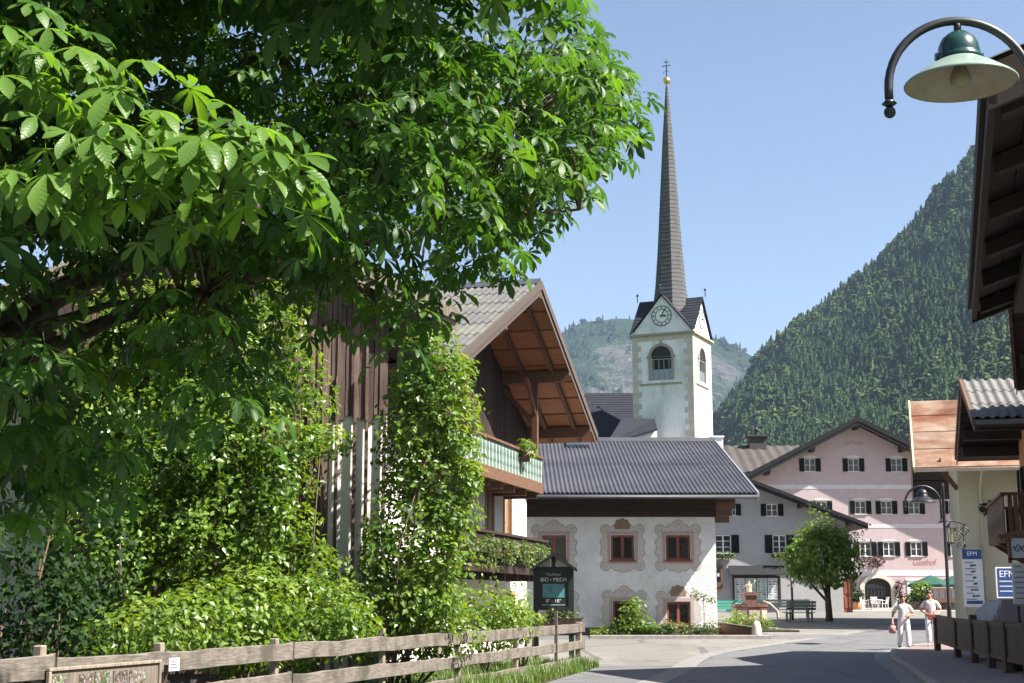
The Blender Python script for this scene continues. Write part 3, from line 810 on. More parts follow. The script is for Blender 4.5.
        def bal(mb, c, fnn, w_):   # turned-board outline with a waist
            zz = [za + .12, za + .2, za + .3, za + .42, za + .55, zb - .16, zb - .07]; ww = [1, 1, .55, .98, .6, 1, 1]
            l = [(c - w_ * q / 2, z) for z, q in zip(zz, ww)]; r_ = [(c + w_ * q / 2, z) for z, q in zip(zz, ww)][::-1]
            n_ = len(zz)
            for i in range(n_ - 1):
                mb.prism([l[i], (2 * c - l[i][0], l[i][1]), (2 * c - l[i + 1][0], l[i + 1][1]), l[i + 1]], fnn, -.012, .012)
        n_ = int((ye - yn) / .17)
        for k in range(n_ + 6):
            one = MB()
            if k < n_: bal(one, yn + (ye - yn) * (k + .5) / n_, FX(depth + .015), .155)
            else: bal(one, .1 + (depth - .1) * (k - n_ + .5) / 6, lambda u, d, z: (u, ye + .02 + d, z), .14)
            one.build('baluster', M[('green_white' if k % 2 else 'balcony_white') if style else 'darkwood'], b)
        return b
    balcony(5.1, 6.02, -2.45, 1.1, True, 'upper balcony with pale green and white baluster boards')
    balcony(2.62, 3.5, -2.2, 1.15, False, 'lower balcony of dark wood hung with flower boxes')
    # flower boxes along the lower balcony
    rot = Matrix.Rotation(RZ, 4, 'Z'); base = Vector(A)
    for k in range(5):
        ya_ = -12.0 + k * 1.88; w0 = base + rot @ Vector((1.32, ya_, 3.0))
        fb = thing('flower_box', ['flower box at the ivy end of the lower balcony', 'second flower box from the ivy on the lower balcony', 'flower box in the middle of the lower balcony',
                                  'second flower box from the outer end of the lower balcony', 'flower box at the outer end of the lower balcony'][k], 'flower box', w0, RZ, 'flower boxes on the lower balcony')
        b = MB(); b.box(-.11, .11, -.02, 1.8, -.12, .1); bevel(b.build('box', M['darkwood'], fb))
        bl = [(.02, .2 + q * .33, .12 + random.uniform(-.04, .05), .17, .2, .17) for q in range(5)] + [(.1, .3 + q * .36, -.1, .12, .15, .17) for q in range(4)]
        P, ro, sc, rn = blob_leaves(bl, 190, .1, droop=.5)
        V_, F_, A_ = scatter(LEAF_V, LEAF_F, P, ro, sc, rn); np_mesh('foliage', V_, F_, M['flower_leaf'], fb, A_)
    w0 = base + rot @ Vector((1.28, -5.1, 5.86))
    fb = thing('flower_box', 'small potted green plant hung on the upper balcony rail', 'flower pot', w0, RZ)
    b = MB(); b.lathe([(.001, -.22), (.13, -.22), (.18, .06), (.15, .06), (.14, -.02), (.001, -.02)], 14); b.build('pot', M['brownwood'], fb)
    P, ro, sc, rn = blob_leaves([(0, 0, .2, .28, .38, .25), (.05, .2, .05, .2, .25, .2)], 170, .11)
    V_, F_, A_ = scatter(LEAF_V, LEAF_F, P, ro, sc, rn); np_mesh('foliage', V_, F_, M['hedge'], fb, A_)
    return t
farmhouse()

# ================================================================== barn in front of it (boarded gable towards us)
def barn():
    cx = at(388, 450, 27).x; Y = 27.0
    xl = at(62, 520, 27).x
    t = thing('barn', 'weathered plank barn half hidden behind climbing plants', 'barn', ((cx + xl) / 2, Y, g(Y)), R(-78))
    hw = (cx - xl) / 2
    zE = at(456, 312, 26.6).z; ov = at(456, 312, 26.6).x - cx; s = .46; zR = zE + s * (hw + ov)
    gable_roof(t, -5.4, .42, -hw - ov, hw + ov, zE, zR, 'brownroof', th=.22, pitch=.2, amp=.02, rows=4, soffit='darkwood', verge='postwood')
    zu = lambda y: zR - s * abs(y) - .1
    fn = FX(0); pl = MB(); n = 44; white0 = hw - 1.02; zs = 5.1
    for k in range(n):
        a = -hw + 2 * hw * k / n; b = a + 2 * hw / n - .014; o = random.uniform(0, .035)
        zb = .35 if b < white0 else zs + random.uniform(-.12, .1)
        if a < 0 < b: pl.prism([(a, zb), (b, zb), (b, zu(b)), (0, zu(0)), (a, zu(a))], fn, -.03, o)
        else: pl.prism([(a, zb), (b, zb), (b, zu(b)), (a, zu(a))], fn, -.03, o)
        if k % 2 == 0: pl.prism([(b - .02, zb), (b + .035, zb), (b + .035, zu(b) - .03), (b - .02, zu(b) - .02)], fn, .036, .06)
    pl.build('plank_wall', M['barnwood'], t)
    sd_ = MB(); facade(sd_, lambda u, d, z: (u, hw + d, z), [(-5.2, 0), (-.03, 0), (-.03, zu(hw)), (-5.2, zu(hw))])
    facade(sd_, lambda u, d, z: (u, -hw - d, z), [(-5.2, 0), (-.03, 0), (-.03, zu(hw)), (-5.2, zu(hw))])
    facade(sd_, FXN(-5.2), [(-hw, 0), (hw, 0), (hw, zu(hw)), (0, zu(0)), (-hw, zu(hw))])
    sd_.build('side_wall', M['plaster'], t)
    wp = MB(); facade(wp, FX(-.035), [(white0 - .2, 0), (hw, 0), (hw, zs + .4), (white0 - .2, zs + .4)]); bw = MB(); facade(bw, FX(-.04), [(-hw, 0), (white0 - .2, 0), (white0 - .2, .5), (-hw, .5)]); bw.build('stone_footing', M['plinth'], t)
    p = wp.build('plaster_panel', M['plaster'], t); p['label'] = 'whitewashed lower corner of the barn'
    for y in (white0 + .05, white0 + .38, white0 + .62, hw - .08):
        b = MB(); b.beam((.07, y, 0), (.06, y + random.uniform(-.04, .04), zs + random.uniform(.0, .9)), .075, .06, up=(0, 1, 0)); b.build('batten', M['barnwood'], t)
    b = MB(); b.box(.04, .3, -hw - .12, -hw + .2, 0, zu(hw) + .1); b.build('corner_post', M['darkwood'], t)
    purlins(t, [(0, zR - .12), (hw * .5, zu(hw * .5) + .02), (-hw * .5, zu(hw * .5) + .02), (hw + .1, zu(hw) + .02)], -.2, .46, 'postwood', .2, .26)
barn()

M['beige'] = mat('beige_plaster', (.40, .36, .29), (.33, .295, .24), 3, .9, .5, .03, 14, stain=(.24, .21, .17), stain_scale=.5, stain_amt=.6)
def left_house():
    t = thing('plaster_house', 'beige plastered house behind the drooping chestnut leaves and the dark barn post', 'house', (-16, 31, 0), R(-90))
    H = [(-2.6, -1.6, 1.2, 2.5), (1.6, 2.6, 1.2, 2.5), (-2.6, -1.6, 4.2, 5.5), (1.6, 2.6, 4.2, 5.5)]
    w_ = MB(); facade(w_, FX(0), [(-6, 0), (6.4, 0), (6.4, 7.2), (0.2, 9.6), (-6, 7.2)], H, .22)
    facade(w_, lambda u, d, z: (u, 6.4 + d, z), [(-8, 0), (0, 0), (0, 7.2), (-8, 7.2)]); facade(w_, lambda u, d, z: (u, -6 - d, z), [(-8, 0), (0, 0), (0, 7.2), (-8, 7.2)])
    facade(w_, FXN(-8), [(-6, 0), (6.4, 0), (6.4, 7.2), (0.2, 9.6), (-6, 7.2)])
    w_.build('wall', M['beige'], t)
    for h in H: window(t, FX(0), h, .18, 'brownwood', 'glass', .06, (1, 1))
    gable_roof(t, -8.6, .5, -6.9, 7.3, 6.9, 9.75, 'brownroof', soffit='darkwood', rows=3)
left_house()

M['ornament_dark2'] = mat('painted_crest_brown', (.27, .19, .13), (.2, .14, .1), 12, .9, .3, .01, 20)
# ================================================================== white house with painted windows
def painted_house():
    Y = 56.0; xr = at(716, 560, Y).x; z0 = g(56) - .05
    t = thing('painted_house', 'white house with ornate painted window surrounds and grey corrugated roof', 'house', (0, Y, z0))
    xl = -3.6; zs = at(650, 517, Y).z - z0; zE = at(650, 497, 54.5).z - z0; pr = at(650, 441, 65.5); zR = pr.z - z0 - .12
    xo = at(757, 497, 54.5).x; ya, yb = -1.62, 20.62; ym = 9.5
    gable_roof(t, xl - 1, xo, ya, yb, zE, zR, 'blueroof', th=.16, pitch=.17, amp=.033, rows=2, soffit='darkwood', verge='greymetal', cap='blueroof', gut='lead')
    def hole(px0, px1, py0, py1):
        a, b = at(px0, py1, Y), at(px1, py0, Y); return (a.x, b.x, a.z - z0, b.z - z0)
    H = [hole(611, 634, 535, 560), hole(666, 690, 535, 560), hole(542, 566, 535, 560), hole(613, 636, 601, 627), hole(667, 690, 602, 625), hole(546, 568, 602, 626)]
    fn = FY(0); w_ = MB()
    facade(w_, fn, [(xl, 0), (xr, 0), (xr, zs), (xl, zs)], H, .2)
    facade(w_, lambda u, d, z: (xr + d, u, z), [(0, 0), (19, 0), (19, zs), (0, zs)]); facade(w_, FXN(xl), [(0, 0), (19, 0), (19, zs), (0, zs)])
    facade(w_, lambda u, d, z: (u, 19 + d, z), [(xl, 0), (xr, 0), (xr, zs), (xl, zs)])
    w_.build('wall', M['rough_plaster'], t)
    pb = MB(); slab(pb, fn, xl, xr + .012, .004, .03, 0, .34); pb.box(xr + .004, xr + .03, -.03, 19, 0, .34); pb.build('plinth', M['plinth'], t)
    slope = (zR - zE) / (ym - ya); zt = zE + slope * 1.62 - .12
    up = MB(); 
    for k in range(4):
        a = zs + (zt - zs) * k / 4; b = zs + (zt - zs) * (k + 1) / 4 - .012
        up.box(xl, xr + .02, -.05 - .03 * k, .2, a, b)
    for k in range(16):
        a = zs + k * .28; 
        yy0 = max(.21, (a - zt) / slope); 
        if a + .26 < zR - .3: up.box(xr - .15, xr + .03, yy0 if a > zt - .3 else .21, 19 - yy0, a, a + .265)
        if a + .26 < zR - .3: up.box(xl - .03, xl + .15, yy0 if a > zt - .3 else .21, 19 - yy0, a, a + .265)
    up.build('timber_storey', M['darkwood'], t)
    for y in (.1, 4.8, 9.5, 14.2, 18.9):
        zz = zE + slope * (1.62 + (y if y <= ym else 19 - y)) - .1
        b = MB(); b.box(xr - .2, xo - .2, y - .13, y + .13, zz - .3, zz); b.box(xr + .03, xr + .8, y - .12, y + .12, zz - .62, zz - .31); b.build('purlin', M['brownwood'], t)
    b = MB()
    for k in range(3): b.box(xr + .03, xr + .78 - .12 * (2 - k), -.06, .2, zs - .22 + .27 * k, zs + .03 + .27 * k)
    b.build('corbel', M['brownwood'], t)
    # painted rococo surrounds: scalloped band, inner pink band, crest
    for i, h in enumerate(H):
        w0 = window(t, fn, h, .16, 'redframe', 'glass_dark', .085, (1, 0), None)
        cx, cz = (h[0] + h[1]) / 2, (h[2] + h[3]) / 2; a, b = (h[1] - h[0]) / 2, (h[3] - h[2]) / 2
        def disc(mb, u, z, r, d, n=14):
            mb.add([fn(u + r * math.cos(q), d, z + r * math.sin(q)) for q in np.linspace(0, 2 * math.pi, n, endpoint=False)], [list(range(n))])
        def ring(mb, e0, e1, d):
            o = [(cx + sx * (a + e1), cz + sz * (b + e1)) for sx, sz in ((-1, -1), (1, -1), (1, 1), (-1, 1))]
            q = [(cx + sx * (a + e0), cz + sz * (b + e0)) for sx, sz in ((-1, -1), (1, -1), (1, 1), (-1, 1))]
            mb.add([fn(u, d, z) for u, z in o + q], [(k, (k + 1) % 4, 4 + (k + 1) % 4, 4 + k) for k in range(4)])
        lob = [(cx + sx * (a + .2), cz + sz * (b + .2), .2) for sx in (-1, 1) for sz in (-1, 1)]
        lob += [(cx + sx * (a + .28), cz + sz * b * .42, .13) for sx in (-1, 1) for sz in (-1, 1)] + [(cx + sx * (a + .24), cz, .13) for sx in (-1, 1)]
        lob += [(cx + sx * a * .55, cz + sz * (b + .26), .15) for sx in (-1, 1) for sz in (-1, 1)] + [(cx, cz - b - .3, .17)]
        lob += [(cx, cz + b + .33, .24), (cx - .2, cz + b + .25, .16), (cx + .2, cz + b + .25, .16)]
        mo, mf = MB(), MB(); ring(mo, .14, .315, .0035); ring(mf, .14, .29, .0075)
        for k, (u, z, r_) in enumerate(lob): disc(mo, u, z, r_ + .022, .004 + .0001 * k); disc(mf, u, z, r_ - .008, .008 + .0001 * k)
        mo.build('painted_outline', M['ornament_dark'], w0); mf.build('painted_surround', M['ornament'], w0)
        mb = MB()
        for k, (u, z, r_) in enumerate(lob[:4] + lob[-3:-2]):
            for q in range(10): 
                t0, t1 = q * .6, (q + 1) * .6; f = lambda t, e: fn(u + (r_ * .72 * (1 - t / 8) + e) * math.cos(t + k), .0115 + .0002 * k, z + (r_ * .72 * (1 - t / 8) + e) * math.sin(t + k))
                mb.add([f(t0, -.012), f(t0, .012), f(t1, .012), f(t1, -.012)], [(0, 1, 2, 3)])
        mb.build('painted_pattern', M['ornament_dark'], w0)
        mb = MB(); ring(mb, .02, .14, .0125); mb.build('painted_band', M['ornament_pink'], w0)
        if i in (0, 4):
            top = cz + b + .3; mb = MB()
            for k in range(5): disc(mb, cx + .2 * math.cos(math.pi * k / 4), top + .06 + .16 * math.sin(math.pi * k / 4), .12, .0135 + .0002 * k)
            mb.add([fn(u, .015, z) for u, z in ((cx - .3, top - .08), (cx + .3, top - .08), (cx + .2, top + .12), (cx - .2, top + .12))], [(0, 1, 2, 3)]); mb.build('painted_crest', M['ornament_dark2'], w0)
        s_ = MB(); slab(s_, fn, h[0] - .06, h[1] + .06, -.09, .05, h[2] - .07, h[2] - .003); s_.build('sill', M['redframe'], w0)
    # roof window and ridge chimney
    p = at(577, 447, 64.6); k = MB(); zz = zE + slope * (1.5 + 8.2)
    k.prism([(7.7, zE + slope * 9.2 + .2), (9.1, zE + slope * 10.6 + .2), (9.1, zE + slope * 10.6 + .32), (7.7, zE + slope * 9.2 + .32)], lambda u, d, z: (d, u, z), p.x - .5, p.x + .5)
    k.build('roof_window', M['glass'], t)
    c = MB(); q = at(720, 440, 66.5); c.box(q.x - .4, q.x + .1, 10.2, 10.8, zR - .6, zR + .36); c.box(q.x - .45, q.x + .15, 10.14, 10.86, zR + .36, zR + .44); c.build('chimney', M['white'], t)
    return t
painted_house()

# ================================================================== grey house with notice board
def grey_house():
    Y = 94.0; z0 = g(Y) - .1; cx = at(736, 550, Y).x
    t = thing('grey_house', 'grey rendered house with low gable and dark shutters behind the fountain', 'house', (cx, Y, z0), R(-90))
    te = at(868, 525, Y - 1.2); yb = te.x - cx; zE = te.z - z0 - .1; zR = at(757, 483, Y - 1.2).z - z0 - .1 + (at(757, 483, Y - 1.2).x - cx) * (at(757, 483, Y - 1.2).z - te.z) / (te.x - at(757, 483, Y - 1.2).x)
    hw = yb - 1.1; s = (zR - zE) / yb
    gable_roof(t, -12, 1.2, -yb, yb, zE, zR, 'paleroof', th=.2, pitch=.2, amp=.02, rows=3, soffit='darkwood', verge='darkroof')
    fn = FX(0)
    def hole(px0, px1, py0, py1):
        a, b = at(px0, py1, Y), at(px1, py0, Y); return (a.x - cx, b.x - cx, a.z - z0, b.z - z0)
    H = [hole(729, 735.5, 504, 515.5), hole(766.5, 777.5, 504, 516), hole(715.5, 731, 535, 553), hole(773, 786, 535, 553)]
    D = hole(844, 851.5, 578, 612); D = (D[0], D[1], 0.05, D[3])
    zu = lambda y: zR - s * abs(y) - .08
    w_ = MB(); facade(w_, fn, [(-hw, 0), (hw, 0), (hw, zu(hw)), (0, zu(0)), (-hw, zu(hw))], H + [D], .2)
    for sg in (-1, 1): facade(w_, (lambda u, d, z: (u, sg * hw, z)), [(-11.5, 0), (0, 0), (0, zu(hw)), (-11.5, zu(hw))])
    facade(w_, FXN(-11.5), [(-hw, 0), (hw, 0), (hw, zu(hw)), (0, zu(0)), (-hw, zu(hw))])
    w_.build('wall', M['greyblue'], t)
    window(t, fn, H[0], .16, 'white', 'glass', .05, (1, 1), 'offwhite', 'right', .34)
    window(t, fn, H[1], .16, 'white', 'glass', .05, (1, 1), 'offwhite', 'both', .36)
    window(t, fn, H[2], .16, 'white', 'glass', .06, (1, 2), 'offwhite', 'right', .5)
    window(t, fn, H[3], .16, 'white', 'glass', .06, (1, 2), 'offwhite', 'both', .5)
    d = MB(); slab(d, fn, D[0], D[1], -.16, -.08, D[2], D[3])
    for z in (.4, 1.3): slab(d, fn, D[0] + .08, D[1] - .08, -.08, -.05, z, z + .7)
    d.build('door', M['redframe'], t)
    purlins(t, [(0, zR - .1), (yb * .5, zu(yb * .5) + .02), (hw + .05, zu(hw) + .02)], -.2, 1.1, 'darkwood', .22, .28)
    def big(name, label, cat, px0, px1, py0, py1):
        a, b = at(px0, py1, Y), at(px1, py0, Y); return a.x, b.x, a.z, b.z
    # window boxes
    for h, lab in ((H[2], 'trailing flower box under the window beside the painted house'), (H[3], 'flower box under the grey house window by the tree')):
        fb = thing('flower_box', lab, 'flower box', (cx + h[0] - .1, Y - .2, z0 + h[2] - .15), 0, 'window boxes on the grey house')
        b = MB(); b.box(0, h[1] - h[0] + .2, -.16, .1, -.12, .06); b.build('box', M['greenpaint'], fb)
        P, ro, sc, rn = blob_leaves([(.2 + .3 * k, -.1, .08 - .1 * (k % 2), .25, .2, .2) for k in range(4)], 90, .13, droop=.5)
        V_, F_, A_ = scatter(LEAF_V, LEAF_F, P, ro, sc, rn); np_mesh('foliage', V_, F_, M['flower_leaf'], fb, A_)
    # notice board with its little roof
    x0, x1, zb, zt = big('', '', '', 733, 780, 577, 605)
    nb = thing('notice_board', 'wide notice board with white panels under a small dark roof', 'notice board', ((x0 + x1) / 2, Y - .02, zb), 0)
    W = (x1 - x0) / 2; Hh = zt - zb
    b = MB(); b.box(-W, W, -.16, -.03, -.12, 0); b.box(-W, W, -.16, -.03, Hh - .04, Hh + .08); b.box(-W, -W + .1, -.16, -.03, 0, Hh - .04); b.box(W - .1, W, -.16, -.03, 0, Hh - .04); b.box(-W + .1, W - .1, -.05, -.03, 0, Hh - .04)
    b.build('frame', M['darkwood'], nb)
    for k in range(4):
        a = -W + .12 + (2 * W - .24) * k / 4; c = -W + .12 + (2 * W - .24) * (k + 1) / 4 - .05
        b = MB(); b.box(a, c, -.09, -.052, .02, Hh - .07); p = b.build('panel', M['paper' if k in (0, 3) else 'poster_map'], nb)
        l_ = MB(); r_ = random.Random(k)
        for q in range(9):
            zq = .12 + q * (Hh - .3) / 9
            for e in range(2):
                s0 = a + .08 + e * (c - a) / 2; l_.box(s0, s0 + r_.uniform(.25, .9) * (c - a - .2) / 2, -.094, -.0905, zq, zq + r_.uniform(.02, .09))
        l_.build('printed_text', M['textgrey'], p)
    b = MB(); b.prism([(-.55, Hh + .12), (0, Hh + .62), (0, Hh + .72), (-.62, Hh + .14)], lambda u, d, z: (d, u - .03, z), -W - .25, W + .25)
    b.prism([(-.50, Hh + .1), (-.47, Hh + .17), (-.05, Hh + .1)], lambda u, d, z: (d, u, z), -W - .1, -W); b.build('roof', M['darkroof'], nb)
    # little brown letter case on the wall beside the painted house
    a = at(714.5, 590, Y - .4); c = at(722, 563, Y - .4)
    lc = thing('wall_cabinet', 'small brown wooden case on the grey wall beside the painted house', 'cabinet', ((a.x + c.x) / 2, Y - .02, a.z))
    W = (c.x - a.x) / 2; Hh = c.z - a.z
    b = MB(); b.box(-W, W, -.4, -.02, .18, Hh - .2); b.prism([(-W, .18), (W, .18), (W * .5, 0), (-W * .5, 0)], lambda u, d, z: (u, d, z), -.36, -.04); b.build('case', M['brownwood'], lc)
    b = MB(); b.prism([(-W - .1, Hh - .2), (W + .1, Hh - .2), (0, Hh + .05)], lambda u, d, z: (u, d, z), -.5, -.02); b.build('roof', M['darkwood'], lc)
    b = MB(); b.box(-W * .6, W * .6, -.408, -.403, .5, Hh - .45); b.build('glass_front', M['glass'], lc); b = MB(); b.box(-.07, .07, -.42, -.409, .85, 1.05); b.build('notice', M['paper'], lc)
    return t
def postermap():
    m, nt, b, out = nodes('poster_map')
    n = tnoise(nt, 3.2, detail=8, rough=.7, seed=6)
    nt.links.new(ramp(nt, n, [(.32, (.2, .3, .33)), (.5, (.42, .47, .47)), (.62, (.27, .36, .28)), (.75, (.2, .3, .42))]), b.inputs['Base Color']); b.inputs['Roughness'].default_value = .4
    M['poster_map'] = m
postermap()
grey_house()

# ================================================================== pink inn
def pink_inn():
    Y = 116.0; z0 = g(Y) - .1; ap = at(858, 417, Y - 1.5); cx = ap.x
    t = thing('pink_inn', 'pink four storey inn with pale bands and rows of dark shutters', 'inn', (cx, Y, z0), R(-90))
    el = at(753, 471, Y - 1.5); s = (ap.z - el.z) / (cx - el.x); yb = 10.6; zR = ap.z - z0 - .3; zE = zR - s * yb; hw = 9.2
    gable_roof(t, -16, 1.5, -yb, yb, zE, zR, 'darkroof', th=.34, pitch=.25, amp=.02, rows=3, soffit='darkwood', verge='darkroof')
    fn = FX(0); zu = lambda y: zR - s * abs(y) - .12
    def hole(px0, px1, py0, py1):
        a, b = at(px0, py1, Y), at(px1, py0, Y); return (a.x - cx, b.x - cx, a.z - z0, b.z - z0)
    H = [hole(c - 5.2, c + 5.2, 458.5, 471.5) for c in (810, 853.5, 896.5, )]
    H += [hole(c - 5.2, c + 5.2, 501, 514) for c in (778, 821.5, 860.5, 886.5, 914, 954)]
    H += [hole(c - 5.4, c + 5.4, 542, 556) for c in (812, 840, 865.5, 889, 916.5, 956.5)]
    Wd = [hole(910.5, 926, 583, 603), hole(953, 970, 583, 603), hole(819, 831, 583, 603)]
    a, b = at(864, 608, Y), at(891, 578, Y)
    D = (a.x - cx + .1, b.x - cx - .1, .1, b.z - z0 - .75)
    w_ = MB(); facade(w_, fn, [(-hw, 0), (hw, 0), (hw, zu(hw)), (0, zu(0)), (-hw, zu(hw))], H + Wd + [D], .22)
    for sg in (-1, 1): facade(w_, (lambda u, d, z: (u, sg * hw, z)), [(-15.5, 0), (0, 0), (0, zu(hw)), (-15.5, zu(hw))])
    facade(w_, FXN(-15.5), [(-hw, 0), (hw, 0), (hw, zu(hw)), (0, zu(0)), (-hw, zu(hw))])
    w_.build('wall', M['pink'], t)
    for k, h in enumerate(H):
        w0 = window(t, fn, h, .15, 'white' if k > 8 else 'offwhite', 'glass', .055, (1, 1), 'offwhite', 'both', .42)
        q = MB(); c_ = (h[0] + h[1]) / 2; hh = (h[1] - h[0]) / 2 + .3     # pale painted arch over the window
        q.prism([(c_ - hh, h[3] + .06), (c_ + hh, h[3] + .06), (c_ + hh * .6, h[3] + .2), (c_, h[3] + .27), (c_ - hh * .6, h[3] + .2)], fn, .002, .012); q.build('painted_arch', M['band'], w0)
    for h in Wd:
        w0 = window(t, fn, h, .15, 'white', 'glass', .07, (1, 2))
        q = MB(); e = .2
        slab(q, fn, h[0] - e, h[0] - .004, .003, .05, h[2], h[3] + e); slab(q, fn, h[1] + .004, h[1] + e, .003, .05, h[2], h[3] + e); slab(q, fn, h[0] - .004, h[1] + .004, .003, .05, h[3] + .004, h[3] + e); slab(q, fn, h[0] - e - .12, h[1] + e + .12, .003, .12, h[3] + e + .004, h[3] + e + .12)
        q.build('window_surround', M['white'], w0)
    bd = MB()
    for (p0, p1) in ((484.5, 489), (524, 528), (570, 576)):
        z1 = at(858, p0, Y).z - z0; z2 = at(858, p1, Y).z - z0; hv = min(hw, (zR - .15 - z1) / s)
        slab(bd, fn, -hv, hv, .002, .02, z2, z1)
    bd.build('storey_band', M['band'], t)
    # arched doorway
    c_ = (D[0] + D[1]) / 2; r = (D[1] - D[0]) / 2; arch = MB(); n = 18; ri, ro = r + .02, r + .38
    pts = [(c_ + math.cos(th), math.sin(th)) for th in np.linspace(0, math.pi, n)]
    for k in range(n - 1):
        t0, t1 = math.pi * k / (n - 1), math.pi * (k + 1) / (n - 1)
        f = lambda q, th: (c_ + q * math.cos(th), D[3] + .72 * q * math.sin(th))
        arch.prism([f(ri, t0), f(ro, t0), f(ro, t1), f(ri, t1)], fn, .004, .16)
    slab(arch, fn, c_ - ro, c_ - ri, .004, .16, 0, D[3]); slab(arch, fn, c_ + ri, c_ + ro, .004, .16, 0, D[3])
    dr = MB(); poly = [(c_ + ri, 0.1)] + [(c_ + ri * math.cos(th), D[3] + .72 * ri * math.sin(th)) for th in np.linspace(0, math.pi, n)] + [(c_ - ri, .1)]
    dr.add([fn(u, .012, z) for u, z in poly], [list(range(len(poly)))])
    for u in np.linspace(c_ - ri * .8, c_ + ri * .8, 7): slab(dr, fn, u - .025, u + .025, .014, .05, .12, D[3] + .1)
    for z in (1.0, 1.6, D[3]): slab(dr, fn, c_ - ri * .95, c_ + ri * .95, .014, .045, z - .03, z + .03)
    d_ = dr.build('door', M['black'], t); arch.build('door_arch', M['palestone'], t)
    purlins(t, [(0, zR - .15), (yb * .34, zu(yb * .34)), (-yb * .34, zu(yb * .34)), (yb * .68, zu(yb * .68)), (-yb * .68, zu(yb * .68))], -.2, 1.35, 'darkwood', .3, .45)
    rt = (R(90), 0, R(90))
    p = at(924, 562.5, Y); lettering(t, 'Gasthof', (.012, p.x - cx, p.z - z0), rt, .68, 'script_red', .003, shear=.18, sx=.85)
    p = at(957, 562, Y); lettering(t, 'Gr', (.012, p.x - cx, p.z - z0), rt, .68, 'script_red', .003, shear=.18)
    p = at(853, 443.5, Y); lettering(t, '1697 1997', (.012, p.x - cx, p.z - z0), rt, .42, 'script_red', .003)
    b = MB(); q = at(971, 573, Y); q0 = at(961, 566, Y); slab(b, fn, q0.x - cx, q.x - cx, .02, .35, q.z - z0, q0.z - z0); b.build('menu_case', M['black'], t)
    # chimney with cap at left
    c = MB(); q = at(757, 447, Y + 5); 
    return t
pink_inn()

def rear_house():
    Y = 126.0; z0 = g(Y)
    a = at(770, 452, Y); zr = at(745, 447, Y + 5).z - z0
    t = thing('brown_roofed_house', 'low house with brown standing seam roof and chimney behind the grey house', 'house', (a.x - 9, Y, z0))
    ze = at(745, 474, Y - 1).z - z0
    gable_roof(t, -14, 14, -1, 12, ze, zr, 'brownroof', th=.2, pitch=.9, amp=.05, rows=1, soffit='darkwood', both_verge=True)
    w_ = MB(); facade(w_, FY(0), [(-13, 0), (13, 0), (13, ze), (-13, ze)]); facade(w_, lambda u, d, z: (u, 11 + d, z), [(-13, 0), (13, 0), (13, ze), (-13, ze)])
    for fnn in (FX(13), FXN(-13)): facade(w_, fnn, [(0, 0), (11, 0), (11, ze), (5.5, zr - .2), (0, ze)])
    w_.build('wall', M['greyblue'], t)
    q = at(757, 444, Y + 5); X = q.x - (a.x - 9)
    c = MB(); c.box(X - .75, X + .75, 4.5, 5.7, zr - 1, zr + .9); c.box(X - .95, X + .95, 4.3, 5.9, zr + .9, zr + 1.05); c.build('chimney', M['brownroof'], t)
    c = MB(); c.lathe([(.16, 0), (.16, .45), (.3, .5), (.02, .75)], 10, (X, 5.1, zr + 1.05)); c.build('chimney_cowl', M['lead'], t)
    # metal flue beside the grey house roof
    f = at(749, 480, 88); t2 = thing('flue_pipe', 'silver flue pipe with cap standing on the grey house roof', 'flue pipe', (f.x + .05, 97, at(749, 478, 97).z))
    b = MB(); b.lathe([(.22, -1.0), (.22, .45), (.17, .45)], 12); b.lathe([(.34, .62), (.3, .7), (.02, .95)], 12); b.tube([(.18, 0, .4), (.18, 0, .66)], .02, 5); b.tube([(-.18, 0, .4), (-.18, 0, .66)], .02, 5); b.build('pipe', M['greymetal'], t2)
rear_house()

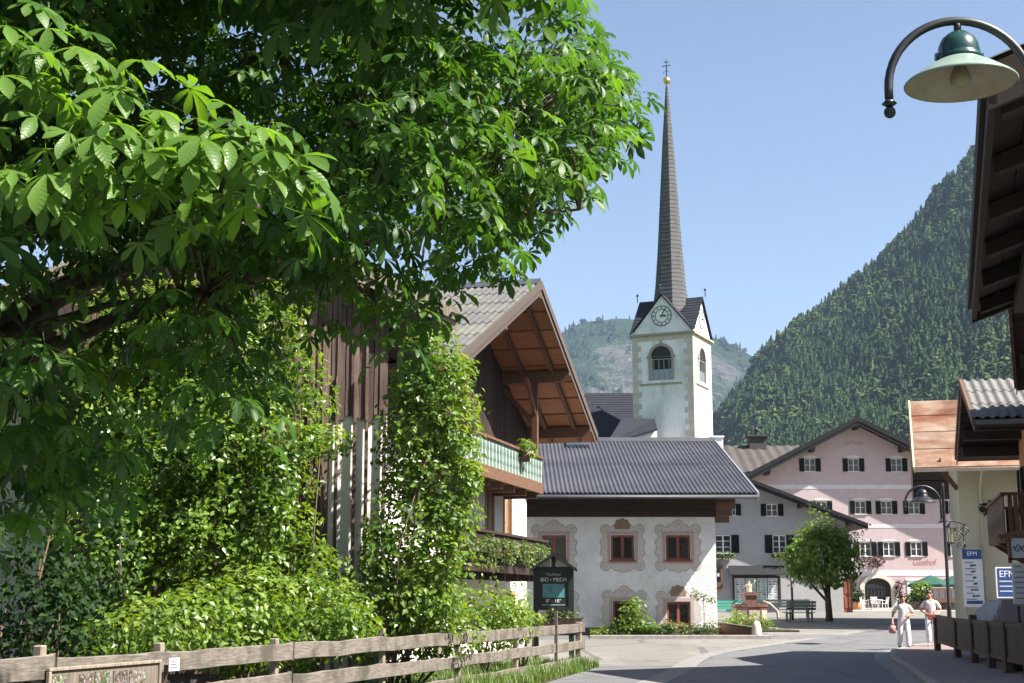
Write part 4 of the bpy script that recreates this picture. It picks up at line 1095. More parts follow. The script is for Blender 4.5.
# ================================================================== church
def church():
    Yc = 154.0; W = 6.7; az = R(-24)
    rot = Matrix.Rotation(az, 3, 'Z')
    corner = at(694, 400, 150); off = rot @ Vector((W / 2, -W / 2, 0))
    cxy = corner - off; z0 = g(150)
    t = thing('church', 'white church tower with clocks, corner quoins and a tall shingled spire', 'church', (cxy.x, cxy.y, z0), az)
    cd = cxy.y - W / 2 * .9
    zE = at(690, 331, corner.y).z - z0; zS = at(690, 381, corner.y).z - z0; h = W / 2
    oc, oz0, oz1 = -0.15, at(663, 380, cd).z - z0, at(663, 346, cd).z - z0; ow = 1.12
    fns = [FY(-h), FX(h), lambda u, d, z: (-u, h + d, z), lambda u, d, z: (-h - d, u, z)]
    tw = MB(); qn = MB(); ms = MB()
    for k, fn in enumerate(fns):
        lv = MB()
        zm = oz1 - ow
        facade(tw, fn, [(-h, 0), (h, 0), (h, zE), (-h, zE)], [(oc - ow, oc + ow, oz0, zm)] , .5)
        # arch head: dark fill and stone hood
        n = 12; pts = [(oc + ow * math.cos(a), zm + ow * math.sin(a)) for a in np.linspace(0, math.pi, n)]
        lv.add([fn(u, .015, z) for u, z in pts], [list(range(n))]); lv.add([fn(oc - ow, -.45, oz0), fn(oc + ow, -.45, oz0), fn(oc + ow, -.45, zm), fn(oc - ow, -.45, zm)], [(0, 1, 2, 3)]); lv.build('belfry_opening', M['black'], t)
        for i in range(n - 1):
            a0, a1 = math.pi * i / (n - 1), math.pi * (i + 1) / (n - 1); f = lambda q, a: (oc + q * math.cos(a), zm + q * math.sin(a))
            ms.prism([f(ow, a0), f(ow + .3, a0), f(ow + .3, a1), f(ow, a1)], fn, .003, .1)
        slab(ms, fn, oc - ow - .28, oc - ow, .003, .09, oz0, zm); slab(ms, fn, oc + ow, oc + ow + .28, .003, .09, oz0, zm)
        slab(ms, fn, oc - ow - .42, oc - ow - .01, .003, .14, zm - .15, zm + .1); slab(ms, fn, oc + ow + .01, oc + ow + .42, .003, .14, zm - .15, zm + .1)
        ms.prism([(oc - .18, zm + ow + .2), (oc + .18, zm + ow + .2), (oc, zm + ow + .7)], fn, .003, .12)
        slab(ms, fn, oc - 2.3, oc + 2.3, .003, .14, zS - .16, zS)
        i = 0; z = 0
        while z < zE - .3:
            hh = .62; l1, l2 = (1.0, .62) if i % 2 else (.62, 1.0)
            slab(qn, fn, -h + .002, -h + l1, .002, .022, z, z + hh - .03); slab(qn, fn, h - l2, h - .002, .002, .022, z, z + hh - .03); z += hh; i += 1
        slab(qn, fn, -h, h, .002, .03, zE - .75, zE - .2)
    tw.build('tower', M['tower_plaster'], t); qn.build('quoins', M['quoin'], t); ms.build('stone_trim', M['stone'], t)
    for k, fn in enumerate(fns[:2]):
        b = MB(); slab(b, fn, oc - ow, oc + ow, -.12, -.06, oz0, oz0 + 1.15)
        for u in (-.75, -.25, .25, .75): slab(b, fn, oc + u * ow - .035, oc + u * ow + .035, -.06, -.02, oz0, oz0 + 2.2)
        slab(b, fn, oc - ow, oc + ow, -.05, -.0, oz0 + 2.2, oz0 + 2.28); b.build('belfry_railing', M['greymetal'], t)
    co_ = MB(); co_.box(-h - .3, h + .3, -h - .3, h + .3, zE - .2, zE + .02); co_.build('cornice', M['stone'], t)
    # four gables and the crossed roofs
    zA = at(663, 296, cd).z - z0; o = .32; hg = h + .05
    gb = MB(); rf = MB()
    for k, fn in enumerate(fns):
        facade(gb, fn, [(-hg, zE + .02), (hg, zE + .02), (0, zA)], [])
    gb.build('gable_wall', M['tower_plaster'], t)
    sl = (zA - zE) / hg; C0 = (0, 0, zA + .25)
    for k in range(4):
        r4 = Matrix.Rotation(k * math.pi / 2, 3, 'Z')
        for sg in (-1, 1):
            e = hg + .08
            a = r4 @ Vector((sg * e, -e - .12, zE + .02 - .08 * sl + .2)); b = r4 @ Vector((0, -e - .12, zA + .2)); c = r4 @ Vector((0, 0, zA + .2)); d = r4 @ Vector((sg * e, -e, zE + .02 - .08 * sl + .2))
            n_ = 12
            for i in range(n_):   # shingle courses
                t0, t1 = i / n_, (i + 1) / n_ + .01
                p0, p1 = a.lerp(b, t0), a.lerp(b, t1); q0, q1 = d.lerp(c, t0), d.lerp(c, t1); u1 = Vector((0, 0, .07))
                rf.add([p0 + u1, q0 + u1, q1, p1, p0, q0], [(0, 1, 2, 3), (0, 4, 5, 1)])
                rf.add([p0 - Vector((0, 0, .12)), p1 - Vector((0, 0, .12)), p1, p0 + u1], [(0, 1, 2, 3)])
    rf.build('gable_roof', M['slate'], t)
    # spire: eight sides, swept base, shingle courses
    tip = at(669, 84, Yc); zT = tip.z - z0; zB = zA - 2.6
    prof = [(2.4, zB), (1.98, zB + 1.8), (1.66, zB + 4.2), (1.36, zB + 8), (1.08, zB + 12.5), (.57, zB + 21), (.1, zT)]
    zz = np.linspace(zB, zT, 60); sp = MB(); ph = R(22.5)
    for i in range(59):
        r0 = float(np.interp(zz[i], [p[1] for p in prof], [p[0] for p in prof])); r1 = float(np.interp(zz[i + 1], [p[1] for p in prof], [p[0] for p in prof]))
        sp.lathe([(r0 - .02, zz[i] - .01), (r0 + .035, zz[i]), (r1, zz[i + 1])], 8, (0, 0, 0), 0, False, ph)
    sp.build('spire', M['shingle'], t)
    fi = MB(); fi.ball((0, 0, zT + .55), .42, 0, 12); fi.tube([(0, 0, zT - .3), (0, 0, zT + .3)], .1, 8); fi.build('finial_ball', M['gold'], t)
    cr = MB(); cr.tube([(0, 0, zT + .8), (0, 0, zT + 3.1)], .055, 6); cr.tube([(-.5, 0, zT + 2.3), (.5, 0, zT + 2.3)], .05, 6); cr.tube([(-.3, 0, zT + 2.75), (.3, 0, zT + 2.75)], .045, 6)
    cr.tube([(-.42, 0, zT + 1.5), (0, 0, zT + 1.75), (.42, 0, zT + 1.5)], .035, 5); cr.build('cross', M['iron'], t)
    for x, y in ((0, -h - .5), (h + .5, 0), (0, h + .5), (-h - .5, 0)):
        f = MB(); f.tube([(x, y, zA + .2), (x, y, zA + 1.1)], .05, 6); f.ball((x, y, zA + 1.0), .14); f.build('gable_finial', M['iron'], t)
    # clocks
    for k, fn in enumerate(fns[:2]):
        zc = at(662.5, 316, cd).z - z0; r = 1.12
        disc = lambda q, nn=40: [(q * math.cos(a), zc + q * math.sin(a)) for a in np.linspace(0, 2 * math.pi, nn, endpoint=False)]
        f = MB(); f.prism(disc(r), fn, .02, .06); cf = f.build('clock', M['white'], t)
        f = MB()
        for (r0, r1) in ((r * .93, r), (r * .60, r * .66)):
            a, b = disc(r0), disc(r1)
            for i in range(40): f.prism([a[i], b[i], b[(i + 1) % 40], a[(i + 1) % 40]], fn, .062, .075)
        for i in range(12):
            a = i * math.pi / 6; 
            for e in ((-.045, .045) if i % 3 else (-.09, 0, .09)):
                c_, s_ = math.cos(a), math.sin(a); p = lambda q, w_: (q * c_ - w_ * s_, zc + q * s_ + w_ * c_)
                f.prism([p(.70 * r, e - .022), p(.9 * r, e - .022), p(.9 * r, e + .022), p(.70 * r, e + .022)], fn, .064, .08)
        f.build('numerals', M['black'], cf)
        f = MB()
        for ang, L, wd in ((-3, .5 * r, .1), (62, .82 * r, .07)):
            a = R(ang); c_, s_ = math.cos(a), math.sin(a); p = lambda q, w_: (q * c_ - w_ * s_, zc + q * s_ + w_ * c_)
            f.prism([p(-.2, -wd / 2), p(L * .8, -wd), p(L, 0), p(L * .8, wd), p(-.2, wd / 2)], fn, .082 + (.02 if ang > 0 else 0), .095 + (.02 if ang > 0 else 0))
        f.build('clock_hands', M['black'], cf)
    # nave to the left with steep slate roof, and a small sacristy
    nv = thing('church_nave', 'church nave with steep dark slate roof beside the tower', 'church', (0, 0, 0), 0)
    Yn = 158.0; a = at(634, 393, Yn + 5); l = at(585, 395, Yn + 5); nv.location = ((a.x + l.x) / 2 - 3, Yn, z0); ox = nv.location.x
    zr = a.z - z0; ze = at(600, 455, Yn - .6).z - z0; x1 = a.x + 3 - ox; x0 = -16
    dk = MB()
    for ye in (-.6, 10.6):
        A_, B_, C_, D_ = (x0, ye, ze), (x1, ye, ze), (x1, 5, zr), (x0, 5, zr)
        if ye < 0: A_, D_ = (at(556, 455, Yn).x - ox, ye, ze), (l.x - ox, 5, zr)
        else: A_, D_ = (at(556, 455, Yn).x - ox, ye, ze), (l.x - ox, 5, zr)
        flat_roof_tiles(dk, A_, B_, C_, D_, 60, 26, 0, .02)
    xl = at(556, 455, Yn).x - ox
    dk.add([(xl, -.6, ze), (l.x - ox, 5, zr), (xl, 10.6, ze)], [(0, 1, 2)]); dk.build('roof', M['slate'], nv)
    w_ = MB(); facade(w_, FY(0), [(xl + .6, 0), (x1, 0), (x1, ze + .3), (xl + .6, ze + .3)]); facade(w_, lambda u, d, z: (u, 10 + d, z), [(xl + .6, 0), (x1, 0), (x1, ze + .3), (xl + .6, ze + .3)])
    facade(w_, FXN(xl + .6), [(0, 0), (10, 0), (10, ze), (0, ze)]); facade(w_, FX(x1), [(0, 0), (10, 0), (10, ze), (5, zr - .3), (0, ze)]); w_.build('wall', M['tower_plaster'], nv)
    Ys = 147.0; p0, p1, p2 = at(606, 441, Ys), at(657, 428, Ys), at(634, 428, Ys)
    sx = thing('sacristy', 'low white annex with lean-to slate roof at the foot of the tower', 'church annex', (p2.x, Ys, z0))
    q = MB(); zt = p2.z - z0; zl = at(606, 444, Ys).z - z0
    xa, xb, xc = p0.x - p2.x, 0.0, p1.x - p2.x
    q.add([(xa, -.3, zl), (xc, -.3, zt - .1), (xc, 2.5, zt + 1.3), (xb - 1.0, 2.5, zt + 1.3)], [(0, 1, 2, 3)]); q.add([(xa, -.3, zl - .2), (xc, -.3, zt - .3), (xc, -.3, zt - .1), (xa, -.3, zl)], [(0, 1, 2, 3)]); q.build('roof', M['slate'], sx)
    q = MB(); facade(q, FY(0), [(xa + .4, 0), (xc, 0), (xc, zt - .25), (xa + .4, zl - .1)]); facade(q, FX(xc - .02), [(0, 0), (2.4, 0), (2.4, zt + 1.2), (0, zt - .2)]); facade(q, FXN(xa + .4), [(0, 0), (2.4, 0), (2.4, zt - 1), (0, zl - .2)]); q.build('wall', M['white'], sx)
church()

# ================================================================== right side of the street
def rust_house():
    Y = 61.0; z0 = g(Y); te = at(915, 468, Y - 1.0)
    rz = R(-15); rot = Matrix.Rotation(rz, 3, 'Z')
    # local: ridge along x (towards -x is the street), eave on the near side
    org = at(961, 540, Y + .8)
    t = thing('rusty_roofed_house', 'cream plastered house under a rust stained sheet roof', 'house', (org.x, org.y, z0), rz)
    inv = rot.inverted()
    L = lambda p: inv @ (Vector(p) - Vector((org.x, org.y, z0)))
    e = L(te); rgd = L(at(930, 405, 69.6)); 
    x0, x1 = e.x, 16.0; ya = e.y; ym = ya + 8.6; yb = ya + 17.2; zE = e.z - .1; zR = at(930, 405, 69.6).z - z0 - .1
    gable_roof(t, x0, x1, ya, yb, zE, zR, 'rust', th=.14, soffit='darkwood', verge='palesheet', flat=(12, 4), both_verge=True)
    s = (zR - zE) / (ym - ya)
    y0 = 0.0; zu = lambda y: zE + s * (min(y, 2 * ym - y) - ya) - .1
    H = [(6.0, 7.0, 1.2, 2.6), (9.0, 10.0, 1.2, 2.6), (6.0, 7.0, 4.2, 5.5), (9.0, 10.0, 4.2, 5.5)]
    w_ = MB(); facade(w_, FY(y0), [(0, 0), (15.5, 0), (15.5, zu(y0)), (0, zu(y0))], H, .2)
    yk = 2 * ym - y0
    facade(w_, FXN(0), [(y0, 0), (yk, 0), (yk, zu(yk)), (ym, zu(ym)), (y0, zu(y0))]); facade(w_, FX(15.5), [(y0, 0), (yk, 0), (yk, zu(yk)), (ym, zu(ym)), (y0, zu(y0))])
    facade(w_, lambda u, d, z: (u, yk + d, z), [(0, 0), (15.5, 0), (15.5, zu(yk)), (0, zu(yk))])
    w_.build('wall', M['cream'], t)
    for h in H: window(t, FY(y0), h, .15, 'white', 'glass', .06, (1, 1), 'offwhite', 'both', .45)
    gt = MB(); gt.tube([(x0 - .05, ya - .07, zE), (x1, ya - .07, zE)], .08, 8); gt.build('gutter', M['palesheet'], t)
    b = MB(); b.box(x0 + .5, .1, y0 + .05, y0 + .3, zu(y0) - .45, zu(y0) - .1); b.beam((x0 + .9, y0 + .17, zu(y0) - .45), (-.02, y0 + .17, zu(y0) - 1.6), .16, .2); b.build('roof_bracket', M['brownwood'], t)
    dp = at(981.5, 500, Y - .2); dx = L((dp.x, dp.y, z0)).x; b = MB(); b.tube([(dx, ya - .05, zE - .05), (dx, y0 - .1, zE - .7), (dx, y0 - .1, .1)], .05, 8); b.build('downpipe', M['cream'], t)
    st = MB(); 
    for k in range(8): st.box(x0 + 1 + k * 1.6, x0 + 1.06 + k * 1.6, ya + .55, ya + .75, zE + s * .65 + .1, zE + s * .65 + .24)
    st.build('snow_stop', M['iron'], t)
    # tall sign with small emblems, standing out from the near wall
    a = at(964.5, 607, Y); c = at(981, 549, Y)
    sg = thing('sign_panel', 'tall white sign panel with blue header and rows of small emblems', 'sign', ((a.x + c.x) / 2, Y - .0, a.z), R(-4))
    W = (c.x - a.x) / 2; Hh = c.z - a.z
    b = MB(); b.box(-W, W, -.06, 0, 0, Hh); b.build('board', M['signwhite'], sg); b = MB(); b.box(-W + .01, W - .01, -.066, -.062, Hh - .42, Hh - .02); b.build('header', M['signblue'], sg)
    lettering(sg, 'EFM', (0, -.07, Hh - .2), (R(90), 0, 0), .24, 'white', .002)
    b = MB(); b2 = MB(); b3 = MB(); r_ = random.Random(3)
    for k in range(7):
        z = Hh - .58 - k * .25
        b.box(-W + .1, -W + .1 + r_.uniform(.3, .52), -.066, -.061, z, z + .035); 
        (b2 if k % 3 == 1 else b3).ball((-W + .2 + r_.uniform(0, .3), -.055, z - .1), .05)
        b3.box(.0, r_.uniform(.1, .25), -.066, -.061, z - .13, z - .06)
    b.build('printed_text', M['textgrey'], sg); b2.build('emblem', M['red'], sg); b3.build('emblem', M['signblue'], sg); b = MB(); b.box(-W + .1, W - .06, -.066, -.061, .12, .26); b.build('footer', M['signblue'], sg)
    for x in (-W + .1, W - .1): b = MB(); b.tube([(x, -.02, 0), (x, -.02, -.9)], .035, 8); b.build('sign_post', M['greymetal'], sg)
    # small blue sign
    Yb = 57.5; a = at(997, 598, Yb); c = at(1019, 567, Yb)
    sg = thing('blue_sign', 'square blue sign with white letters on a white backing board', 'sign', ((a.x + c.x) / 2, Yb, a.z), R(-4))
    W = (c.x - a.x) / 2; Hh = c.z - a.z
    b = MB(); b.box(-W, W, -.05, 0, 0, Hh); b.build('backing', M['white'], sg); b = MB(); b.box(-W + .06, W - .06, -.058, -.052, .06, Hh - .05); b.build('face', M['signblue'], sg)
    lettering(sg, 'EFM', (-W + .12, -.062, Hh - .28), (R(90), 0, 0), .36, 'white', .002, 'LEFT')
    b = MB()
    for k, L_ in enumerate((.62, .56, .6)): b.box(-W + .12, -W + .12 + L_, -.064, -.059, Hh - .58 - k * .19, Hh - .53 - k * .19)
    b.build('printed_text', M['paper'], sg)
    for x in (-W + .1, W - .1): b = MB(); b.tube([(x, .03, Hh * .8), (x, .03, g(Yb) - a.z)], .03, 8); b.build('sign_post', M['greymetal'], sg)
    # wrought iron wall lantern
    p = at(951.5, 533, 58.5); ln = thing('wall_lantern', 'old wrought iron lantern with scrolls hanging at the cream house corner', 'lantern', (p.x, 58.5, p.z))
    b = MB(); b.lathe([(.12, -.38), (.17, .18), (.17, .2)], 6, (0, 0, 0), 0, False); b.build('glass', M['lantern_glass'], ln)
    b = MB(); b.lathe([(.3, .2), (.14, .34), (.05, .42), (.02, .52)], 6, (0, 0, 0), 0, False); b.lathe([(.14, -.42), (.14, -.37)], 6)
    for k in range(6): a_ = k * math.pi / 3; b.tube([(.125 * math.cos(a_), .125 * math.sin(a_), -.38), (.175 * math.cos(a_), .175 * math.sin(a_), .2)], .014, 5)
    b.build('cage', M['iron'], ln)
    b = MB(); b.tube([(-.5, 0, .42), (0, 0, .5), (.5, .4, .42), (1.0, 1.4, .4)], .025, 6)
    for (cx_, cz_, r0) in ((.45, -.1, .26), (.8, .1, .2), (.62, -.5, .2)):
        b.tube([(cx_ + r0 * (1 - k / 26) * math.cos(k * .5), .55 + .5 * cx_, cz_ + r0 * (1 - k / 26) * math.sin(k * .5)) for k in range(22)], .022, 5)
    b.tube([(.9, 1.3, .4), (.75, .9, -.2), (.95, 1.4, -.8)], .022, 6); b.build('scroll_bracket', M['iron'], ln)
M['palesheet'] = mat('pale_sheet', (.52, .42, .32), (.44, .33, .24), 3, .6, .1)
M['signwhite'] = plain('sign_white', (.58, .59, .62), .5)
rust_house()

def street_gable(name, label, F, Am, N, depth, wallm, rows, over, top, zf, holes, balc):
    """house on the right of the street, gable facing the street; F,N: far/near eave tips, Am: apex (world)"""
    d = (F - N); ang = math.atan2(d.x, d.y); L = d.length
    z0 = 0
    t = thing(name, label, 'house', (N.x, N.y, z0), -ang)   # local y along the street, local -x towards the street
    zE = (F.z + N.z) / 2 - z0 - .1; zR = Am.z - z0 - .1
    # mirror: ridge along x from 0 (street) to depth; reuse gable_roof with verge at x0
    gable_roof(t, 0, depth, 0, L, zE, zR, top, th=.2, pitch=.24, amp=.035, rows=rows, soffit='darkwood', verge='brownwood', both_verge=True)
    s = (zR - zE) / (L / 2); y0, y1 = 1.0, L - 1.0; zu = lambda y: zR - s * abs(y - L / 2) - .1
    fn = FXN(over); w_ = MB()
    facade(w_, fn, [(y0, 0), (y1, 0), (y1, zu(y1)), (L / 2, zu(L / 2)), (y0, zu(y0))], holes, .2)
    facade(w_, FX(depth - .6), [(y0, 0), (y1, 0), (y1, zu(y1)), (L / 2, zu(L / 2)), (y0, zu(y0))])
    facade(w_, FY(y0), [(over, 0), (depth - .6, 0), (depth - .6, zu(y0)), (over, zu(y0))]); facade(w_, lambda u, dd, z: (u, y1 + dd, z), [(over, 0), (depth - .6, 0), (depth - .6, zu(y1)), (over, zu(y1))])
    w_.build('wall', M[wallm], t)
    for h in holes: window(t, fn, h, .15, 'brownwood', 'glass', .06, (1, 1), None, 'both', .4)
    for y in (L / 2, L / 2 - L * .27, L / 2 + L * .27, y0, y1):
        b = MB(); b.box(.12, over + .1, y - .12, y + .12, zu(y) - .3, zu(y) + .0); b.build('purlin', M['darkwood'], t)
    for k, (za, zb, yA, yB, dp) in enumerate(balc):
        b = MB(); b.box(over - dp, over - .02, yA, yB, za - .14, za); 
        for q in range(4): y = yA + .3 + (yB - yA - .6) * q / 3; b.prism([(over - dp + .1, za - .145), (over, za - .145), (over, za - .75)], lambda u, dd, z: (u, y + dd, z), -.08, .08)
        bo = b.build('balcony', M['brownwood'], t)
        b = MB(); b.box(over - dp - .08, over - dp + .06, yA - .06, yB + .06, zb - .08, zb); b.box(over - dp + .065, over - .02, yA - .06, yA + .06, zb - .08, zb); b.box(over - dp + .065, over - .02, yB - .06, yB + .06, zb - .08, zb)
        b.build('handrail', M['brownwood'], bo)
        n = int((yB - yA) / .16)
        for q in range(n):
            b = MB()
            y = yA + (yB - yA) * (q + .5) / n
            for (z_a, z_b, w0, w1) in ((za - .1, za + .35, .07, .04), (za + .35, za + .6, .04, .07), (za + .6, zb - .08, .07, .06)):
                b.prism([(y - w0, z_a), (y + w0, z_a), (y + w1, z_b), (y - w1, z_b)], FXN(over - dp), -.01, .02)
            b.build('baluster', M['brownwood'], bo)
        b = MB()
        for q in range(6):
            x = over - dp + .1 + (dp - .15) * q / 6
            for yy_ in (yA, yB): b.box(x, x + .11, yy_ - .012, yy_ + .012, za - .1, zb - .08)
        b.build('baluster_slats', M['brownwood'], bo)
    return t, ang
F_, A_, N_ = at(957, 456, 45.4), at(961, 384, 41.2), at(975, 421, 36.5)
ta, anga = street_gable('terracotta_house', 'terracotta house with corrugated gable roof and carved brown balcony over the street', F_, A_, N_, 11, 'terracotta', 3, 1.75, 'paleroof', 0,
    [(6.3, 7.0, 4.25, 5.6), (4.6, 5.4, 4.25, 5.6), (7.7, 8.3, 4.25, 5.6), (2.6, 3.4, 4.2, 5.5), (5.0, 6.0, .8, 2.2)], [(3.45, 4.5, 2.2, 8.3, 1.0)])
# flower tufts on that balcony and on the roof edge
p = at(988, 506, 44.2); fb = thing('hanging_plant', 'dark green plant hanging at the far end of the carved balcony', 'plant', p)
P, ro, sc, rn = blob_leaves([(0, 0, 0, .2, .25, .2), (-.1, .1, -.08, .18, .2, .15)], 220, .1); V_, Fq, Aq = scatter(LEAF_V, LEAF_F, P, ro, sc, rn); np_mesh('foliage', V_, Fq, M['darkbush'], fb, Aq); b = MB(); b.box(-.12, .25, -.1, .1, -.2, -.02); b.build('pot', M['brownwood'], fb)

F2, A2, N2 = at(1017, 384, 37.4), None, None
A2 = Vector((11.2, 32.0, 11.8)); N2 = 2 * A2 - F2; N2.z = F2.z
street_gable('tall_timber_house', 'tall house showing only a dark roof edge beyond the near timber eaves', F2, A2, N2, 12, 'plaster', 3, 1.6, 'brownroof', 0, [(3, 4, 4.2, 5.6), (7, 8, 4.2, 5.6), (11, 12, 4.2, 5.6), (3, 4, 1.2, 2.6), (11, 12, 1.2, 2.6)], [])

def near_house():
    Fp, Np = at(976, 303, 21.5), at(995, 78, 12.0)
    zE = (Fp.z + Np.z) / 2; d = Vector((Fp.x - Np.x, Fp.y - Np.y, 0)); ang = math.atan2(d.x, d.y); L = d.length
    t = thing('timber_eaves_house', 'near house showing only the dark timber underside of its wide eaves', 'house', (Np.x, Np.y, 0), -ang)
    s = .36; wx = 2.3; zr = lambda x: zE + s * x; xr = 7.5
    dk = MB()
    for k in range(24):
        a, b = xr * k / 24, xr * (k + 1) / 24 - .012
        dk.add([(a, 0, zr(a)), (b, 0, zr(b)), (b, L, zr(b)), (a, L, zr(a)), (a, 0, zr(a) - .05), (b, 0, zr(b) - .05), (b, L, zr(b) - .05), (a, L, zr(a) - .05)], [(0, 1, 2, 3), (4, 7, 6, 5), (0, 4, 5, 1), (2, 6, 7, 3), (1, 5, 6, 2), (0, 3, 7, 4)])
    dk.build('soffit', M['darkwood'], t)
    rf = MB(); corrugated(rf, (-.05, 0, zE + .14), (-.05, L, zE + .14), (xr, L, zr(xr) + .14), (xr, 0, zr(xr) + .14), .2, .025, 3); corrugated(rf, (2 * xr, 0, zE + .14), (2 * xr, L, zE + .14), (xr, L, zr(xr) + .14), (xr, 0, zr(xr) + .14), .2, .025, 3); rf.build('roof', M['brownroof'], t)
    b = MB()
    n = 5
    for k in range(n + 1):
        y = .35 + (L - .7) * k / n; b.add([(0.05, y - .09, zr(0) - .06), (0.05, y + .09, zr(0) - .06), (wx + .1, y + .09, zr(wx) - .06), (wx + .1, y - .09, zr(wx) - .06), (0.05, y - .09, zr(0) - .24), (0.05, y + .09, zr(0) - .24), (wx + .1, y + .09, zr(wx) - .28), (wx + .1, y - .09, zr(wx) - .28)], [(4, 5, 6, 7), (0, 4, 7, 3), (1, 2, 6, 5), (0, 1, 5, 4)])
    b.build('rafter', M['darkwood'], t)
    for x in (.62, 1.5):
        b = MB(); b.box(x - .1, x + .1, .1, L - .1, zr(x) - .44, zr(x) - .25); b.build('purlin', M['darkwood'], t)
    b = MB(); b.box(-.07, -.005, -.1, L + .1, zE - .26, zE + .12); b.box(-.12, -.075, -.12, L + .12, zE - .08, zE + .17)
    for yy_ in (-.1, L + .04):
        b.prism([(-.07, zr(-.07) - .28), (xr, zr(xr) - .28), (xr, zr(xr) + .12), (-.07, zr(-.07) + .12)], lambda u, dd, z: (u, yy_ + dd, z), 0, .06)
    b.build('bargeboard', M['darkwood'], t)
    w_ = MB(); facade(w_, FXN(wx), [(.6, 0), (L - .6, 0), (L - .6, zr(wx) - .06), (.6, zr(wx) - .06)], [(2, 3, 1.2, 2.5), (5.5, 6.5, 1.2, 2.5)], .2)
    for fn in (FY(.6), lambda u, dd, z: (u, L - .6 + dd, z)): facade(w_, fn, [(wx, 0), (2 * xr - wx, 0), (2 * xr - wx, zr(wx) - .1), (xr, zr(xr) - .1), (wx, zr(wx) - .1)])
    facade(w_, FX(2 * xr - wx), [(.6, 0), (L - .6, 0), (L - .6, zr(wx) - .06), (.6, zr(wx) - .06)])
    w_.build('wall', M['plaster'], t)
    for h in ((2, 3, 1.2, 2.5), (5.5, 6.5, 1.2, 2.5)): window(t, FXN(wx), h, .15, 'darkwood', 'glass', .06, (1, 1))
near_house()
# ================================================================== horse chestnut
def leaf_template(seed):
    r_ = random.Random(seed); V, F, U = [], [], []
    nl = 7 if seed % 3 else 5
    # petiole
    V += [(-.75, .012, .12), (-.75, -.012, .12), (0, .01, 0), (0, -.01, 0)]; F.append((0, 1, 3, 2)); U += [(0, 0, 0)] * 4
    for k in range(nl):
        f = k / (nl - 1) * 2 - 1; an = f * (2.15 if nl == 7 else 1.6) + r_.uniform(-.08, .08); L = (1 - .52 * abs(f) ** 1.3) * r_.uniform(.9, 1.08)
        prof = [(0, .02), (.25, .07), (.5, .135), (.72, .175), (.88, .115), (1, .004)]
        prof = [(t, w_ * r_.uniform(.88, 1.12)) for t, w_ in prof]
        dr = r_.uniform(.4, .85); fold = r_.uniform(.15, .45); b = len(V); tw = r_.uniform(-.25, .25)
        for t, w_ in prof:
            x = L * t * (1 - .12 * dr * t * t); z = -dr * L * (.35 * t + .65 * t * t) * .8 + .05 * t
            for s in (-1, 0, 1):
                y = s * w_ * L; zz = z + abs(s) * w_ * L * fold + y * tw
                V.append((x * math.cos(an) - y * math.sin(an), x * math.sin(an) + y * math.cos(an), zz)); U.append((t, s * w_ * 4, 0))
        for i in range(len(prof) - 1):
            for s in range(2): F.append((b + i * 3 + s, b + (i + 1) * 3 + s, b + (i + 1) * 3 + s + 1, b + i * 3 + s + 1))
    return np.array(V), np.array(F), np.array(U)
LT = [leaf_template(s) for s in range(4)]

# the underside of the crown, as a line of points hanging at the real height (pixel, pixel, depth)
ENV = [(-400, -900), (430, -900), (510, -300), (545, -60), (562, 0), (578, 40), (606, 78), (616, 105), (606, 132), (580, 150), (570, 176), (540, 186), (520, 212), (490, 236), (472, 238), (450, 240),
       (432, 262), (414, 315), (392, 335), (372, 318), (345, 290), (318, 300), (300, 325), (304, 352), (262, 382), (206, 396), (160, 414), (118, 416), (84, 456), (52, 474), (36, 455), (22, 500), (-60, 515), (-400, 480)]
def inside(x, y, poly):
    c = False; j = len(poly) - 1
    for i in range(len(poly)):
        xi, yi = poly[i]; xj, yj = poly[j]
        if (yi > y) != (yj > y) and x < (xj - xi) * (y - yi) / (yj - yi) + xi: c = not c
        j = i
    return c
def proj(p):
    d = Vector(p) - Vector((0, 0, CAMH)); zc = d.y * CP + d.z * SP; yc = -d.y * SP + d.z * CP
    return 512 + FL * d.x / zc, 341.5 - FL * yc / zc

